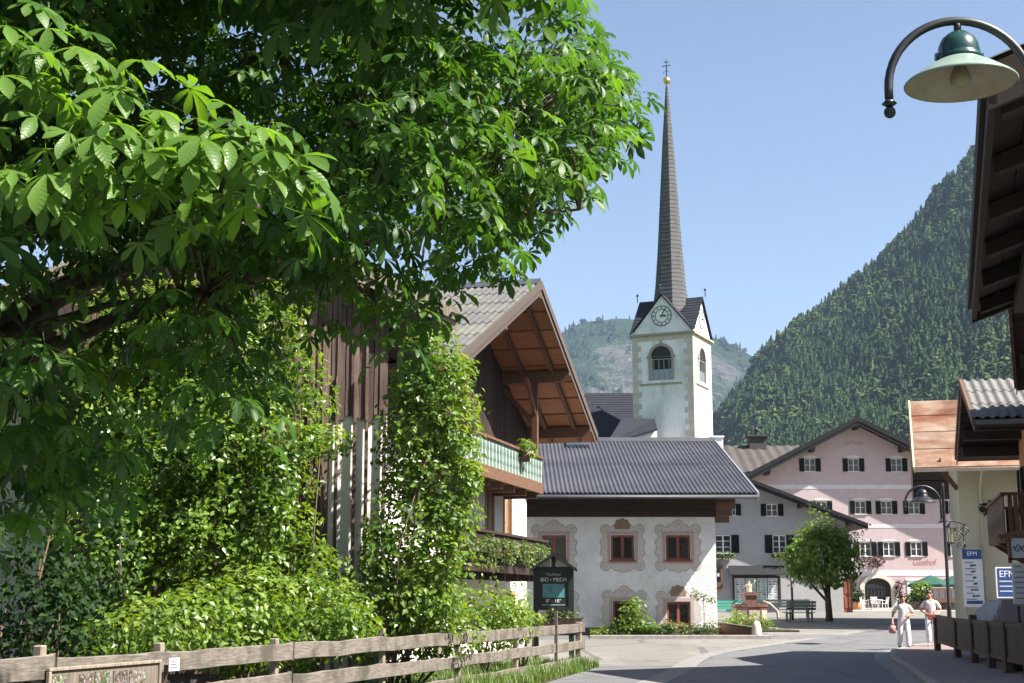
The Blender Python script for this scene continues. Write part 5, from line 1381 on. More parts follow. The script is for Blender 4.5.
def chestnut():
    base = Vector((-4.7, 8.6, g(8)))
    t = thing('chestnut_tree', 'large horse chestnut with drooping hand shaped leaves overhanging the fence', 'tree', base)
    sprays = []; tries = 0
    while len(sprays) < 1650 and tries < 700000:
        tries += 1
        x = random.uniform(-6.5, 1.4); y = random.uniform(5.6, 11.2); z = random.uniform(2.0, 7.6)
        px, py = proj((x, y, z))
        if not inside(px, py, ENV): continue
        if z > 4.8 and y < 6.4 + (z - 4.8) * .9: continue          # the front of the crown steps back as it rises
        yc = 7.0 + 2.0 * min(1, max(0, (px + 50) / 680))
        if abs(y - yc) > 1.3 and z < 4.4: continue
        lowleft = px < 330 and py > 265
        if lowleft and fbm(x * 1.5, z * 1.5, y * .8) < -.3: continue
        if 190 < px < 330 and py > 330 and random.random() < .35: continue
        if 55 < px < 125 and 262 < py < 325: continue
        if (0 < px < 25 and 285 < py < 312) or (22 < px < 66 and 352 < py < 384): continue
        cl = fbm(x * .95, y * .8, z * 1.5 + 4)
        if cl < (-.02 if y < yc + .75 else -.45): continue
        if random.random() < .25 and z > 5.6: continue
        sprays.append((x, y, z))
    # outline sprays so that the right edge reads as leaves against the sky
    for (px, py, Y) in ((560, 6, 9.2), (572, 30, 9.3), (606, 84, 9.4), (620, 106, 9.5), (604, 130, 9.4), (570, 150, 9.2), (566, 182, 9.4), (530, 196, 8.9), (512, 220, 8.9), (490, 238, 8.7), (484, 258, 8.7), (458, 240, 8.5),
                        (424, 270, 8.4), (412, 305, 8.4), (394, 325, 8.3), (372, 305, 8.2), (30, 430, 6.9), (60, 470, 7), (20, 490, 6.8), (100, 405, 7.2), (180, 370, 7.5), (240, 360, 7.8), (8, 400, 6.7), (70, 400, 7.1)):
        sprays.append(tuple(at(px, py, Y)))
    # branches that reach out towards the street side and stand free in the light
    front = []
    for (px, py, Y) in ((100, 108, 5.7), (140, 120, 5.5), (118, 150, 5.4), (165, 160, 5.5), (205, 130, 5.6), (240, 128, 5.7), (262, 150, 5.7), (225, 175, 5.6), (60, 160, 5.5), (40, 130, 5.6), (12, 30, 5.5), (40, 55, 5.6), (18, 80, 5.5), (60, 20, 5.7), (20, 170, 5.4), (262, 205, 5.8),
                        (345, 85, 6.6), (375, 95, 6.6), (420, 60, 6.9), (440, 90, 6.9), (470, 70, 7.2), (455, 115, 7.1), (395, 130, 6.8), (350, 180, 6.7), (480, 140, 7.4), (430, 150, 7.1), (520, 110, 7.8), (545, 60, 8), (340, 210, 6.8), (385, 200, 7)):
        front.append(at(px, py, Y))
    for k in range(520):      # unseen leaf sprays added above the view to shade the lower crown
        q = (random.uniform(-2.8, .7), random.uniform(5.9, 8.2), random.uniform(4.75, 6.8))
        if proj(q)[1] < -25 and proj(q)[0] < 560: sprays.append(q)
    def shades(q):
        q = Vector(q)
        for f in front:
            e = q - f; l = e.dot(sd)
            if .05 < l < 6 and (e - sd * l).length < .26: return True
            if e.length < .3: return True
        return False
    sprays = [q for q in sprays if not shades(q)] + [tuple(f + Vector((random.gauss(0, .05), random.gauss(0, .08), random.gauss(0, .05)))) for f in front]
    pos = {k: [] for k in range(4)}; fw = {k: [] for k in range(4)}; nr = {k: [] for k in range(4)}; sc = {k: [] for k in range(4)}; rd = {k: [] for k in range(4)}
    # limbs
    tops = [(-1.6, 9.4, 5.9), (.1, 9.6, 4.9), (-2.6, 9.0, 4.8), (-.9, 9.2, 4.4), (-3.2, 9.8, 6.6), (-1.0, 10, 6.0), (-3.2, 8.3, 3.5), (-5.8, 8.2, 5.6), (-5.2, 10.2, 6.8), (.45, 9.4, 4.2), (-1.9, 8.8, 3.5), (-4.4, 7.2, 3.6)]
    fork = Vector((-4.45, 8.5, 2.3)); lm = MB(); nodesL = []
    for tp in tops:
        tp = Vector(tp); m1 = fork.lerp(tp, .4) + Vector((0, 0, .28)); m2 = fork.lerp(tp, .75) + Vector((random.uniform(-.1, .1), random.uniform(-.1, .1), .22))
        pts = [fork, m1, m2, tp]; dense = []
        for i in range(3):
            for q in range(4): dense.append(pts[i].lerp(pts[i + 1], q / 4))
        dense.append(tp); L0 = (tp - fork).length
        lm.tube([p - base for p in dense], [max(.01, .075 * (1 - i / len(dense)) ** 1.2) for i in range(len(dense))], 8)
        nodesL += dense[2:]
    lm.build('limb', M['bark'], t)
    tr = MB(); tr.tube([(-.02, 0, -.1), (0, 0, .25), (.06, -.02, .9), (.12, -.05, 1.6), (.25, -.1, 2.4)], [.42, .33, .28, .26, .2], 14); tr.build('trunk', M['bark'], t)
    tw = MB()
    for s in sprays:
        s = Vector(s); nd = min(nodesL, key=lambda q: (q - s).length)
        if (nd - s).length < (2.2 if s.z < 4.7 else 1.1):
            mid = nd.lerp(s, .55) + Vector((0, 0, .08)); tw.tube([nd - base, mid - base, s - base], [.014, .009, .005], 5, cap=False)
        out = (s - nd); out.z *= .3; out = out.normalized() if out.length > .05 else Vector((1, 0, 0))
        n = random.randint(9, 12); ph = random.uniform(0, 6.28)
        for k in range(n):
            an = ph + k * 2.4; d = Vector((math.cos(an), math.sin(an), random.uniform(-.45, .15))) + out * .5; d.normalize()
            L = random.uniform(.088, .152) * (1.38 if s.y < 6.3 else 1.05); c = s + d * random.uniform(.06, .2) + Vector((0, 0, random.uniform(-.16, .1)))
            up = Vector((random.gauss(0, .28), random.gauss(0, .28), 1)) + d * .45
            d2 = Vector((d.x, d.y, d.z - random.uniform(.05, .5)))
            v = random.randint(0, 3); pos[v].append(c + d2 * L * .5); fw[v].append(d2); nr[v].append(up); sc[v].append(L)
            rd[v].append(min(1, max(0, random.gauss(.4, .2) + (.42 if s.y < 5.9 else 0) + .3 * fbm(s.x * .8, s.y * .8, s.z * .8 + 9))))  # nearest leaves get a lighter colour, painting in the sunlight on them
    Vs, Fs, As, Us = [], [], [], []; off = 0
    for v in range(4):
        P = np.array([tuple(p) for p in pos[v]]) - np.array(base)
        V, F, A = scatter(LT[v][0], LT[v][1], P, frames(np.array([tuple(p) for p in fw[v]]), np.array([tuple(p) for p in nr[v]])), np.array(sc[v]), np.array(rd[v]))
        Vs.append(V); Fs.append(F + off); As.append(A); Us.append(np.tile(LT[v][2], (len(P), 1))); off += len(V)
    tw.build('twig', M['twig'], t)
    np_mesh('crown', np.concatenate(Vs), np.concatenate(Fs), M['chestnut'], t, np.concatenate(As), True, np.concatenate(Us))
chestnut()

# ================================================================== near fence
def fence():
    d = (FB - FA); d.z = 0; d.normalize(); nrm = Vector((d.y, -d.x, 0)); ang = math.atan2(d.x, d.y)
    t = thing('rail_fence', 'long weathered fence of wide grey rails beside the hedge', 'fence', (FA.x, FA.y, 0), -ang)   # local +y along, +x to the street
    Lq = lambda y: (y - FA.y) / d.y
    posts = [Lq(q) for q in (9.0, 11.4, 13.9, 16.2, 19.2, 23.2, 27.2, 31.3, 37.5)]
    for k, l in enumerate(posts):
        b = MB(); h = 1.19 + random.uniform(-.06, .06); w_ = .085 if k < 8 else .12
        tl = random.uniform(-.03, .03)
        b.beam((-.06, l, -.1), (-.06 + tl, l + random.uniform(-.03, .03), h), w_ * 1.15, w_ * 1.15, up=(0, 1, 0)); bevel(b.build('post', M['postwood'], t), .012)
    b = MB(); b.beam((.05, Lq(34.6), -.1), (.06, Lq(34.6) - .03, 1.42), .07, .06, up=(0, 1, 0)); p = b.build('post', M['fencewood'], t); p['label'] = 'thin pale stake taller than the rails'
    for (z0, z1) in ((.87, 1.09), (.47, .68), (.06, .28)):
        segs = [(posts[0] - 1, posts[2] + .1), (posts[2] + .14, posts[4] + .3), (posts[4] + .34, posts[6] + .1), (posts[6] + .13, posts[8] + .3)]
        for (a, c) in segs:
            b = MB(); n = 14; dz = random.uniform(-.03, .03); vs = []
            for k in range(n + 1):
                y = a + (c - a) * k / n; wz = dz * k / n + .018 * fbm(y * .7, z0, 2) ; wx = .02 * fbm(y * .5, 5, z0); e = .022 * fbm(y * 1.5, 9, z0)
                vs += [(.0 + wx, y, z0 + wz), (.045 + wx, y, z0 + wz), (.045 + wx, y, z1 + wz + e), (.0 + wx, y, z1 + wz + e)]
            fs = [(i * 4 + j, i * 4 + (j + 1) % 4, i * 4 + 4 + (j + 1) % 4, i * 4 + 4 + j) for i in range(n) for j in range(4)] + [(0, 1, 2, 3), (n * 4, n * 4 + 3, n * 4 + 2, n * 4 + 1)]
            b.add(vs, fs); bevel(b.build('rail', M['fencewood'], t), .01)
    # picture board fixed on the rails
    q0, q1 = Lq(13.85), Lq(16.15); a = at(40, 660, 13.8)
    bo = thing('picture_board', 'wooden framed board of colourful photographs fixed on the fence rails', 'notice board', tuple(Vector((FA.x, FA.y, 0)) + d * q0 + nrm * .06 + Vector((0, 0, .3))), -ang)
    Lb = q1 - q0 - .2
    b = MB(); b.box(0, .05, 0, Lb, 0, .05); b.box(0, .04, 0, Lb, .675, .71); b.box(0, .04, 0, .04, .05, .675); b.box(0, .04, Lb - .04, Lb, .05, .675); b.box(0, .015, .04, Lb - .04, .05, .675)
    bevel(b.build('frame', M['postwood'], bo), .006)
    cols = ['pic_a', 'pic_b', 'pic_c', 'pic_d']; r_ = random.Random(5)
    specs = [(.09, .34, .38, .63), (.12, .52, .1, .40), (.56, .80, .40, .63), (.55, .95, .09, .38), (.84, 1.15, .42, .64), (1.0, 1.45, .1, .38), (1.2, 1.48, .4, .63), (1.52, 1.85, .3, .62), (1.5, 1.8, .08, .28)]
    for k, (y0, y1, z0, z1) in enumerate(specs):
        b = MB(); y1 = min(y1, Lb - .1); b.box(.016, .02 + .0007 * k, y0, y1, z0, z1); b.build('photograph', M[cols[k % 4]], bo)
    lb = MB(); lb.box(.052, .06, Lb + .12, Lb + .36, .58, .72)
    lo = thing('label_plate', 'small white label plate on the fence beside the picture board', 'sign', bo.location, -ang); lb.build('plate', M['paper'], lo)
    b = MB()
    for k in range(3): b.box(.0605, .062, Lb + .15, Lb + .32 - .03 * k, .615 + k * .03, .625 + k * .03)
    b.build('printed_text', M['textgrey'], lo)
def picmat(name, stops, sc, seed, vor):
    m, nt, b, out = nodes(name); n = tnoise(nt, sc, detail=5, rough=.7, seed=seed); col = ramp(nt, n, stops)
    if vor:
        tc = nt.nodes.new('ShaderNodeTexCoord'); v = nt.nodes.new('ShaderNodeTexVoronoi'); v.inputs['Scale'].default_value = vor; nt.links.new(tc.outputs['Object'], v.inputs['Vector'])
        h = nt.nodes.new('ShaderNodeHueSaturation'); h.inputs['Saturation'].default_value = .75; h.inputs['Value'].default_value = .4; nt.links.new(v.outputs['Color'], h.inputs['Color'])
        f = ramp(nt, v.outputs['Distance'], [(.28, (.85, .85, .85)), (.4, (0, 0, 0))]); col = mixc(nt, f, col, h.outputs[0])
    nt.links.new(col, b.inputs['Base Color']); b.inputs['Roughness'].default_value = .25; M[name] = m
picmat('pic_a', [(.35, (.10, .07, .03)), (.5, (.05, .07, .03)), (.65, (.30, .28, .25))], 20, 1, 22)
picmat('pic_b', [(.38, (.05, .05, .06)), (.5, (.22, .22, .25)), (.57, (.08, .07, .09)), (.66, (.36, .36, .39))], 11, 2, 0)
picmat('pic_c', [(.35, (.03, .03, .03)), (.5, (.07, .06, .05)), (.65, (.2, .19, .16))], 20, 3, 26)
picmat('pic_d', [(.35, (.04, .035, .035)), (.5, (.14, .11, .08)), (.65, (.26, .23, .21))], 14, 4, 18)
fence()

# ================================================================== climbers, hedge, bushes
def blobs_px(L, Y, ry):
    out = []
    for b in L:
        px, py, rx, rz = b[:4]; y = b[4] if len(b) > 4 else Y; c = at(px, py, y); k = y / FL
        out.append((c.x, c.y, c.z, rx * k, b[5] if len(b) > 5 else ry, rz * k))
    return out
def plant(name, label, cat, L, Y, ry, dens, size, m, base, group=None, stemr=.03, crown='foliage', nst=1, **kw):
    bl = blobs_px(L, Y, ry); bz = g(base[1])
    t = thing(name, label, cat, (base[0], base[1], bz), 0, group)
    stems(t, bl, (base[0], base[1], bz - .05), 'stem', stemr, nst)
    foliage(crown, t, bl, dens, size, m, zmin=bz, **kw); return t
c0 = at(392, 600, 26.2)
plant('climbing_plant', 'bright leafy creeper covering the corner of the plank barn', 'climber',
      [(428, 350, 26, 24), (446, 372, 26, 20), (410, 385, 24, 28), (440, 400, 34, 30), (420, 430, 44, 34), (455, 440, 26, 30), (408, 470, 22, 30), (430, 480, 42, 36), (468, 480, 16, 20), (415, 520, 44, 36), (448, 515, 22, 24), (378, 560, 18, 34), (430, 560, 44, 36), (405, 600, 50, 34)],
      26.1, .55, 185, .13, 'climber', (c0.x, 26.1), stemr=.022, nst=1, lump=.5)
c0 = at(250, 620, 25.6)
plant('climbing_plant', 'broad tangled creeper spreading over the plank barn wall', 'climber',
      [(225, 305, 28, 20, 26), (262, 325, 36, 24, 26), (290, 355, 22, 22, 26), (245, 350, 30, 22, 26), (318, 438, 26, 14, 26), (312, 400, 16, 18, 26), (322, 565, 18, 26, 25.8), (270, 440, 50, 30), (220, 450, 50, 34), (170, 470, 44, 40), (280, 480, 34, 32), (240, 500, 60, 40), (180, 520, 56, 40), (120, 500, 40, 50), (110, 560, 44, 46), (275, 530, 40, 36), (240, 560, 60, 40), (180, 580, 60, 40), (150, 420, 40, 30, 26), (200, 400, 40, 26, 26), (135, 310, 40, 24, 26.2), (180, 300, 30, 16, 26.2), (90, 400, 40, 60, 26), (120, 350, 44, 40, 26), (180, 345, 46, 34, 26), (250, 390, 44, 34, 26), (205, 400, 50, 40, 25.8), (275, 405, 18, 20, 26), (280, 300, 22, 16, 26.2)],
      25.3, .85, 140, .13, 'climber', (c0.x, 25.9), stemr=.022, nst=1, lump=.55)
def along(px, Yo):   # a depth just behind the fence at this pixel column
    u = (px - 512) / FL / CP; k = (FB.x - FA.x) / (FB.y - FA.y)
    return (FA.x - k * FA.y) / (u - k) + Yo
HB = [('bushy green shrub behind the picture board at the fence', [(150, 628, 40, 30), (120, 640, 30, 26), (185, 622, 34, 32)], 2.2, 'hedge', .10),
      ('bright shrub with large pale leaves behind the second fence bay', [(225, 622, 40, 40), (255, 605, 34, 36), (240, 645, 44, 30)], 2.4, 'hedge', .115),
      ('tall bright shrub under the tangled creeper', [(306, 600, 36, 38), (330, 628, 40, 30), (290, 630, 36, 34), (350, 615, 22, 24)], 3.0, 'hedge', .115),
      ('rounded hedge bush at the foot of the corner creeper', [(385, 605, 40, 38), (420, 600, 40, 40), (400, 635, 46, 34), (440, 625, 34, 32)], 3.0, 'hedge', .12),
      ('dense bright bush under the end of the lower balcony', [(470, 613, 34, 22), (500, 612, 26, 18), (485, 630, 40, 22)], 3.2, 'hedge', .125),
      ('small grey green bush beside the dark kiosk board', [(517, 606, 14, 18), (530, 622, 14, 12), (516, 625, 22, 18)], 3.0, 'hedge', .115)]
for k, (lab, L, yo, m_, sz) in enumerate(HB):
    pc = sum(b[0] for b in L) / len(L); Y = along(pc, yo); c = at(pc, 640, Y)
    plant('shrub', lab, 'shrub', L, Y, .75, 165 if k < 4 else 110, sz, m_, (c.x, Y), 'shrubs behind the rail fence', .025, nst=2, lump=.5)
c = at(30, 600, 17.5); plant('shrub', 'dark shaded shrub against the beige plaster wall', 'shrub', [(20, 600, 40, 50), (-10, 560, 30, 50), (55, 620, 30, 36), (70, 590, 16, 40), (10, 650, 60, 30), (48, 555, 10, 60)], 17.5, .7, 75, .12, 'darkbush', (c.x, 17.5), 'shrubs behind the rail fence', nst=2)  # shade is put into the leaf colour by the dark material
c = at(95, 600, 19.5); plant('shrub', 'dark shaded shrub between the barn post and the bright creeper', 'shrub', [(95, 620, 36, 50), (110, 560, 26, 50), (80, 650, 40, 36), (130, 640, 34, 36)], 19.5, .7, 75, .12, 'darkbush', (c.x, 19.5), 'shrubs behind the rail fence', nst=2)  # dark leaves again stand in for shade on this shrub
# flower bed in front of the painted house
bedz = g(54)
bp = [at(590, 637, 55.7), at(735, 636, 55.7)]
V_ = MB(); V_.box(bp[0].x, 9.4, 54.2, 55.95, g(54.2) - .1, g(55) + .06); bd = V_.build('flower_bed', M['soil']); tag(bd, kind='structure')
V_ = MB(); V_.box(bp[0].x - .1, 9.5, 54.02, 54.19, g(54.2) - .1, g(54.2) + .13); bevel(V_.build('bed_edging', M['kerbstone']), .02); tag(bpy.data.objects['bed_edging'], kind='structure')
BED = [('tall leafy bush hiding part of a ground floor painted window', [(629, 616, 9, 13), (622, 628, 13, 11), (634, 608, 7, 9), (640, 628, 10, 9)], 'streetleaf', .15), ('low round leafy plant below the painted wall', [(645, 626, 9, 6), (652, 628, 8, 5)], 'hedge', .13),
       ('clump of yellow green flowers along the bed edge', [(660, 631, 14, 6), (676, 629, 12, 7), (668, 626, 8, 6)], 'flower_leaf', .12), ('low grassy clump at the bed end by the lit house corner', [(695, 630, 14, 6), (710, 629, 9, 6)], 'flower_leaf', .12), ('low clump of greenery at the bed start beside the fence', [(606, 633, 14, 5), (596, 634, 8, 4)], 'hedge', .12)]
for lab, L, m_, sz in BED:
    c = at(L[0][0], L[0][1], 55); plant('bed_plant', lab, 'plant', L, 55.0, .4, 110, sz, m_, (c.x, 55.0), 'plants in the bed by the painted house', .012, lump=.5)
c = at(745, 628, 60.0); 
V_ = MB(); V_.box(9.0, 11.4, 58.6, 61.2, g(58.6) - .1, g(61) + .03); tag(V_.build('fountain_bed', M['soil']), kind='structure')
for lab, L in (('leafy plants between the green bench and the fountain basin', [(728, 626, 12, 8), (738, 621, 9, 9)]), ('leafy plants between the fountain basin and the pale marker stone', [(756, 624, 11, 9), (767, 628, 9, 7)])):
    c = at(L[0][0], L[0][1], 60.2); plant('bed_plant', lab, 'plant', L, 60.2, .5, 120, .14, 'hedge', (c.x, 60.2), 'plants by the fountain', .012, lump=.5)
# pale yellow plant marker (small standing flower stake) near the corner
c = at(704, 630, 55.2); fl = thing('flower_stake', 'tall pale yellow flower stem standing against the lit wall corner', 'flower', (c.x, 55.2, g(55.2)))
b = MB(); b.tube([(0, 0, 0), (.02, 0, .9), (0, 0, 1.45)], .014, 5); b.build('stem', M['stem'], fl)
P, ro, sc, rn = blob_leaves([(-.05, 0, 1.5, .3, .15, .12), (.3, 0, 1.35, .22, .12, .1), (-.3, 0, 1.62, .15, .1, .1)], 130, .11); V_, Fq, Aq = scatter(LEAF_V, LEAF_F, P, ro, sc, np.clip(rn * .2 + .7, 0, .9)); np_mesh('flower_head', V_, Fq, M['flower_leaf'], fl, Aq)

# low timber ramp edge and marker stone
c0, c1 = at(712, 631, 57.2), at(756, 638, 54.6)
ed = thing('timber_edging', 'low dark timber edging board sloping from the house corner', 'edging', (c0.x, c0.y, g(c0.y))); b = MB(); e = c1 - c0; ez = g(c1.y) - g(c0.y)
b.beam((0, 0, .24), (e.x, e.y, .13 + ez), .1, .4); bevel(b.build('board', M['brownwood'], ed), .01); b = MB(); b.beam((0, 0, .47), (e.x, e.y, .36 + ez), .16, .05); b.build('coping', M['fencewood'], ed)
c1 = at(757, 642, 54.3); st = MB(); st.lathe([(.001, 0), (.2, 0), (.19, .2), (.16, .45), (.11, .6), (.001, .64)], 12); so_ = st.build('marker_stone', M['palestone']); so_.location = (c1.x, 54.3, g(54.3)); tag(so_, 'short pale rounded stone standing at the end of the timber edging', 'stone')

# ================================================================== grass on the verge
def grass():
    P, H = [], []
    while len(P) < 22000:
        y = random.uniform(12, 38.4); x = fx(y) + random.uniform(-2.2, float(np.interp(y, [10, 30, 37.6, 38.6], [2.0, .75, .45, .2])))
        n = fbm(x * .8, y * .5, 1); 
        if n < -.25: continue
        if y < 22 and random.random() < .6: continue
        P.append((x, y, g(y))); H.append(random.uniform(.1, .25) * (1 + 1.0 * max(0, n)) * (1.25 if x > fx(y) else 1))
    P = np.array(P); n = len(P); H = np.array(H)
    V0 = np.array([(-.5, 0, 0), (.5, 0, 0), (.32, .12, .5), (-.32, .12, .5), (0, .42, 1)]); F0 = [(0, 1, 2), (0, 2, 3), (3, 2, 4)]
    an = rng.uniform(0, 6.28, n); z = np.zeros(n); o = np.ones(n)
    rot = np.stack([np.stack([np.cos(an), -np.sin(an), z], 1), np.stack([np.sin(an), np.cos(an), z], 1), np.stack([z, z, o], 1)], 1)
    sc = np.stack([.022 * o, H * .9, H], 1); rn = np.clip(rng.normal(.45, .2, n) + .2 * np.array([fbm(p[0], p[1], 6) for p in P]), 0, 1)
    V, F, A = scatter(V0, np.array(F0), P, rot, sc, rn)
    tag(np_mesh('grass', V, F, M['grass'], None, A), 'long green grass tufts growing along the fence and roadside', 'grass', None, 'stuff')
    # thin grass in front of the painted house bed
grass()

# ================================================================== information kiosk
def kiosk():
    Y = 39.4; a, b_ = at(536, 609, Y), at(571, 570, Y); W = (b_.x - a.x) / 2; cx = (a.x + b_.x) / 2
    t = thing('info_kiosk', 'dark roofed display board with white lettering standing behind the fence end', 'display board', (cx, Y, 0), R(-2))
    z0, z1 = a.z, b_.z
    for sx in (-1, 1):
        b = MB(); b.box(sx * W - .07, sx * W + .07, -.08, .08, -.1, z1 + .04); b.build('post', M['greenpaint'], t)
    b = MB(); b.box(-W + .07, W - .07, -.05, .05, z0, z1); bd = b.build('board', M['greenpaint'], t)
    b = MB(); b.box(-W + .075, W - .075, -.09, -.052, z0 - .03, z0 + .05); b.box(-W + .075, W - .075, -.09, -.052, z1 - .05, z1 + .02); b.build('board_frame', M['greenpaint'], t)
    b = MB(); b.box(-W + .18, W - .18, -.062, -.053, z0 + .3, z0 + .66); b.build('poster', M['screenteal'], bd)
    rx = (R(90), 0, 0); lettering(bd, 'BIO • MECH', (0, -.056, z1 - .26), rx, .14, 'white', .003, sx=.95)
    lettering(bd, 'Tischlerei', (0, -.056, z1 - .12), rx, .1, 'paper', .002)
    lettering(bd, '8° - 18°', (0, -.056, z0 + .21), rx, .13, 'white', .003)
    b = MB(); b.box(-W + .16, W - .16, -.058, -.053, z0 + .1, z0 + .115); 
    for k in range(2): b.box(-W + .2 + .05 * k, W - .2 - .05 * k, -.058, -.053, z1 - .42 - .05 * k, z1 - .41 - .05 * k)
    b.build('ruled_line', M['paper'], bd)
    rb, rt = at(554, 570, Y).z, at(554, 553, Y).z; e = at(577, 568, Y).x - cx
    for k in (-1, 1):
        b = MB(); b.prism([(0, rt), (k * e, rb + .02), (k * e, rb - .05), (0, rt - .09)], lambda u, d, z: (u, d, z), -.42, .42); b.build('roof', M['darkroof'], t)
    b = MB(); b.box(-W - .02, W + .02, -.06, .06, z1 + .02, z1 + .09); b.box(-.06, .06, -.055, .055, z1 + .09, rt - .1); b.build('roof_frame', M['greenpaint'], t)
    b = MB(); 
    for k in (-1, 1): b.prism([(k * .08, z1 + .1), (k * (W - .1), z1 + .1), (k * (W - .1), z1 + .16), (k * .08, rt - .16)], lambda u, d, z: (u, d, z), -.01, .02)
    b.build('gable_panel', M['paper'], t)
    pb = thing('flower_box', 'planter with sparse greenery below the dark kiosk board', 'flower box', (cx, Y - .25, z0 - .3)); b = MB(); b.box(-W - .05, W + .25, -.14, .14, -.12, .06); b.build('box', M['darkwood'], pb)
    P, ro, sc, rn = blob_leaves([(-.3 + .28 * k, 0, .12, .2, .16, .13) for k in range(4)], 120, .1); V_, Fq, Aq = scatter(LEAF_V, LEAF_F, P, ro, sc, rn); np_mesh('foliage', V_, Fq, M['flower_leaf'], pb, Aq)
kiosk()

# ================================================================== street lamps
def lamp(name, label, top, facing, Hs=1.0, shade='pale_green', dome='green_enamel'):
    """curved arm lamp: 'top' = crown point of the arc"""
    rA = .62 * Hs
    base = Vector((top.x + rA * math.cos(facing), top.y + rA * math.sin(facing), 0)); base.z = g(base.y)
    t = thing(name, label, 'street lamp', base, facing)
    zc = top.z - base.z - rA; k_ = rA
    b = MB(); b.lathe([(.16, 0), (.16, .12), (.11, .3), (.085, .5), (.075, 1.3), (.09, 1.34), (.06, 1.42), (.05, zc + rA - .05), (.06, zc + rA), (.02, zc + rA + .1)], 14, (.1, 0, 0)); b.build('pole', M['iron'], t)
    a = MB(); pts = [(-rA + rA * math.cos(th), 0, zc + rA * math.sin(th)) for th in np.linspace(0, math.pi, 26)]
    a.tube([(0, 0, zc - .55)] + [(0, 0, zc - .02)] + pts + [(-2 * rA, 0, zc - .08)], .038 * Hs, 10); a.ball((-2 * rA, 0, zc - .19), .052 * Hs); a.lathe([(.03, -.02), (.06, 0), (.03, .03)], 10, (-2 * rA, 0, zc - .12)); a.ball((0, 0, zc - .58), .05 * Hs)
    a.tube([(0, 0, zc - .1), (.1, 0, zc - .1)], .03, 6); a.tube([(0, 0, zc - .42), (.1, 0, zc - .42)], .03, 6); a.build('arm', M['iron'], t)
    # shade, dome, bulb
    q = Hs; c = Vector((-rA, 0, zc + rA - .40 * q))
    s = MB(); s.lathe([(.47 * q, -.175 * q), (.475 * q, -.165 * q), (.455 * q, -.145 * q), (.30 * q, -.035 * q), (.17 * q, .045 * q), (.155 * q, .06 * q)], 36, c); sh = s.build('lamp_shade', M[shade], t)
    s = MB(); s.lathe([(.465 * q, -.172 * q), (.44 * q, -.15 * q), (.29 * q, -.045 * q), (.15 * q, .03 * q), (.001, .035 * q)], 36, c); s.build('reflector', M['cream_enamel'], sh)
    s = MB(); s.lathe([(.19 * q, .045 * q), (.195 * q, .07 * q), (.175 * q, .075 * q), (.178 * q, .10 * q), (.17 * q, .17 * q), (.14 * q, .235 * q), (.08 * q, .285 * q), (.02, .30 * q)], 24, c)
    for sx in (-1, 1): s.box(c.x + sx * .185 * q - .02, c.x + sx * .185 * q + .02, -.02, .02, c.z + .045 * q, c.z + .1 * q)
    s.build('dome', M[dome], t); s = MB(); s.tube([c + Vector((0, 0, .29 * q)), c + Vector((0, 0, .41 * q))], .032 * q, 8); s.build('hanger', M['iron'], t)
    s = MB(); s.lathe([(.03, .0), (.055, -.03), (.085, -.11), (.07, -.165), (.03, -.19), (.001, -.195)], 16, c); s.build('bulb', M['bulb'], t)
    return t
lamp('street_lamp', 'green enamel street lamp on a curved arm overhead beside the dark timber eaves', at(957, 21, 10.9), R(0), 0.92)
lamp('street_lamp', 'dark street lamp with curved arm on a tall pole before the pink inn', at(922, 486, 50), R(0), .98, 'iron', 'iron')

# ================================================================== right-hand plank fence
def plank_fence():
    pts = [at(938, 654, 45.5), at(958, 658, 41.5), at(975, 664, 38), at(992, 672, 35), at(1009, 681, 32.5), at(1030, 690, 30.0)]
    t = thing('plank_fence', 'low dark brown plank fence of framed panels along the pavement', 'fence', (pts[0].x, pts[0].y, g(pts[0].y)))
    o = Vector(t.location)
    for i, p in enumerate(pts):
        p = Vector((p.x, p.y, g(p.y) + .12)); b = MB(); q = p - o
        b.box(q.x - .085, q.x + .085, q.y - .085, q.y + .085, 0, 1.12 if i not in (2,) else 1.25); bevel(b.build('post', M['plankfence'], t), .01)
        b = MB(); b.box(q.x - .16, q.x + .16, q.y - .16, q.y + .16, -.12, .04); b.build('post_foot', M['kerbstone'], t)
        if i == len(pts) - 1: break
        r = pts[i + 1]; r = Vector((r.x, r.y, g(r.y) + .12)) - o; d = r - q; L = d.length; d.normalize(); n = int((L - .2) / .13)
        b = MB()
        for (z0, z1) in ((.24, .34), (.98, 1.08)): b.beam(q + d * .1 + Vector((0, 0, (z0 + z1) / 2)), r - d * .1 + Vector((0, 0, (z0 + z1) / 2)), .07, z1 - z0)
        pn = b.build('panel_frame', M['plankfence'], t)
        b = MB()
        for k in range(n):
            c = q + d * (.12 + (L - .24) * (k + .5) / n); c2 = c + Vector((0, 0, 0)); w_ = (L - .24) / n * .9
            b.beam(c - d * w_ / 2 + Vector((0, 0, .66)), c + d * w_ / 2 + Vector((0, 0, .66)), .022, .65)
        b.build('planks', M['plankfence'], pn)
plank_fence()
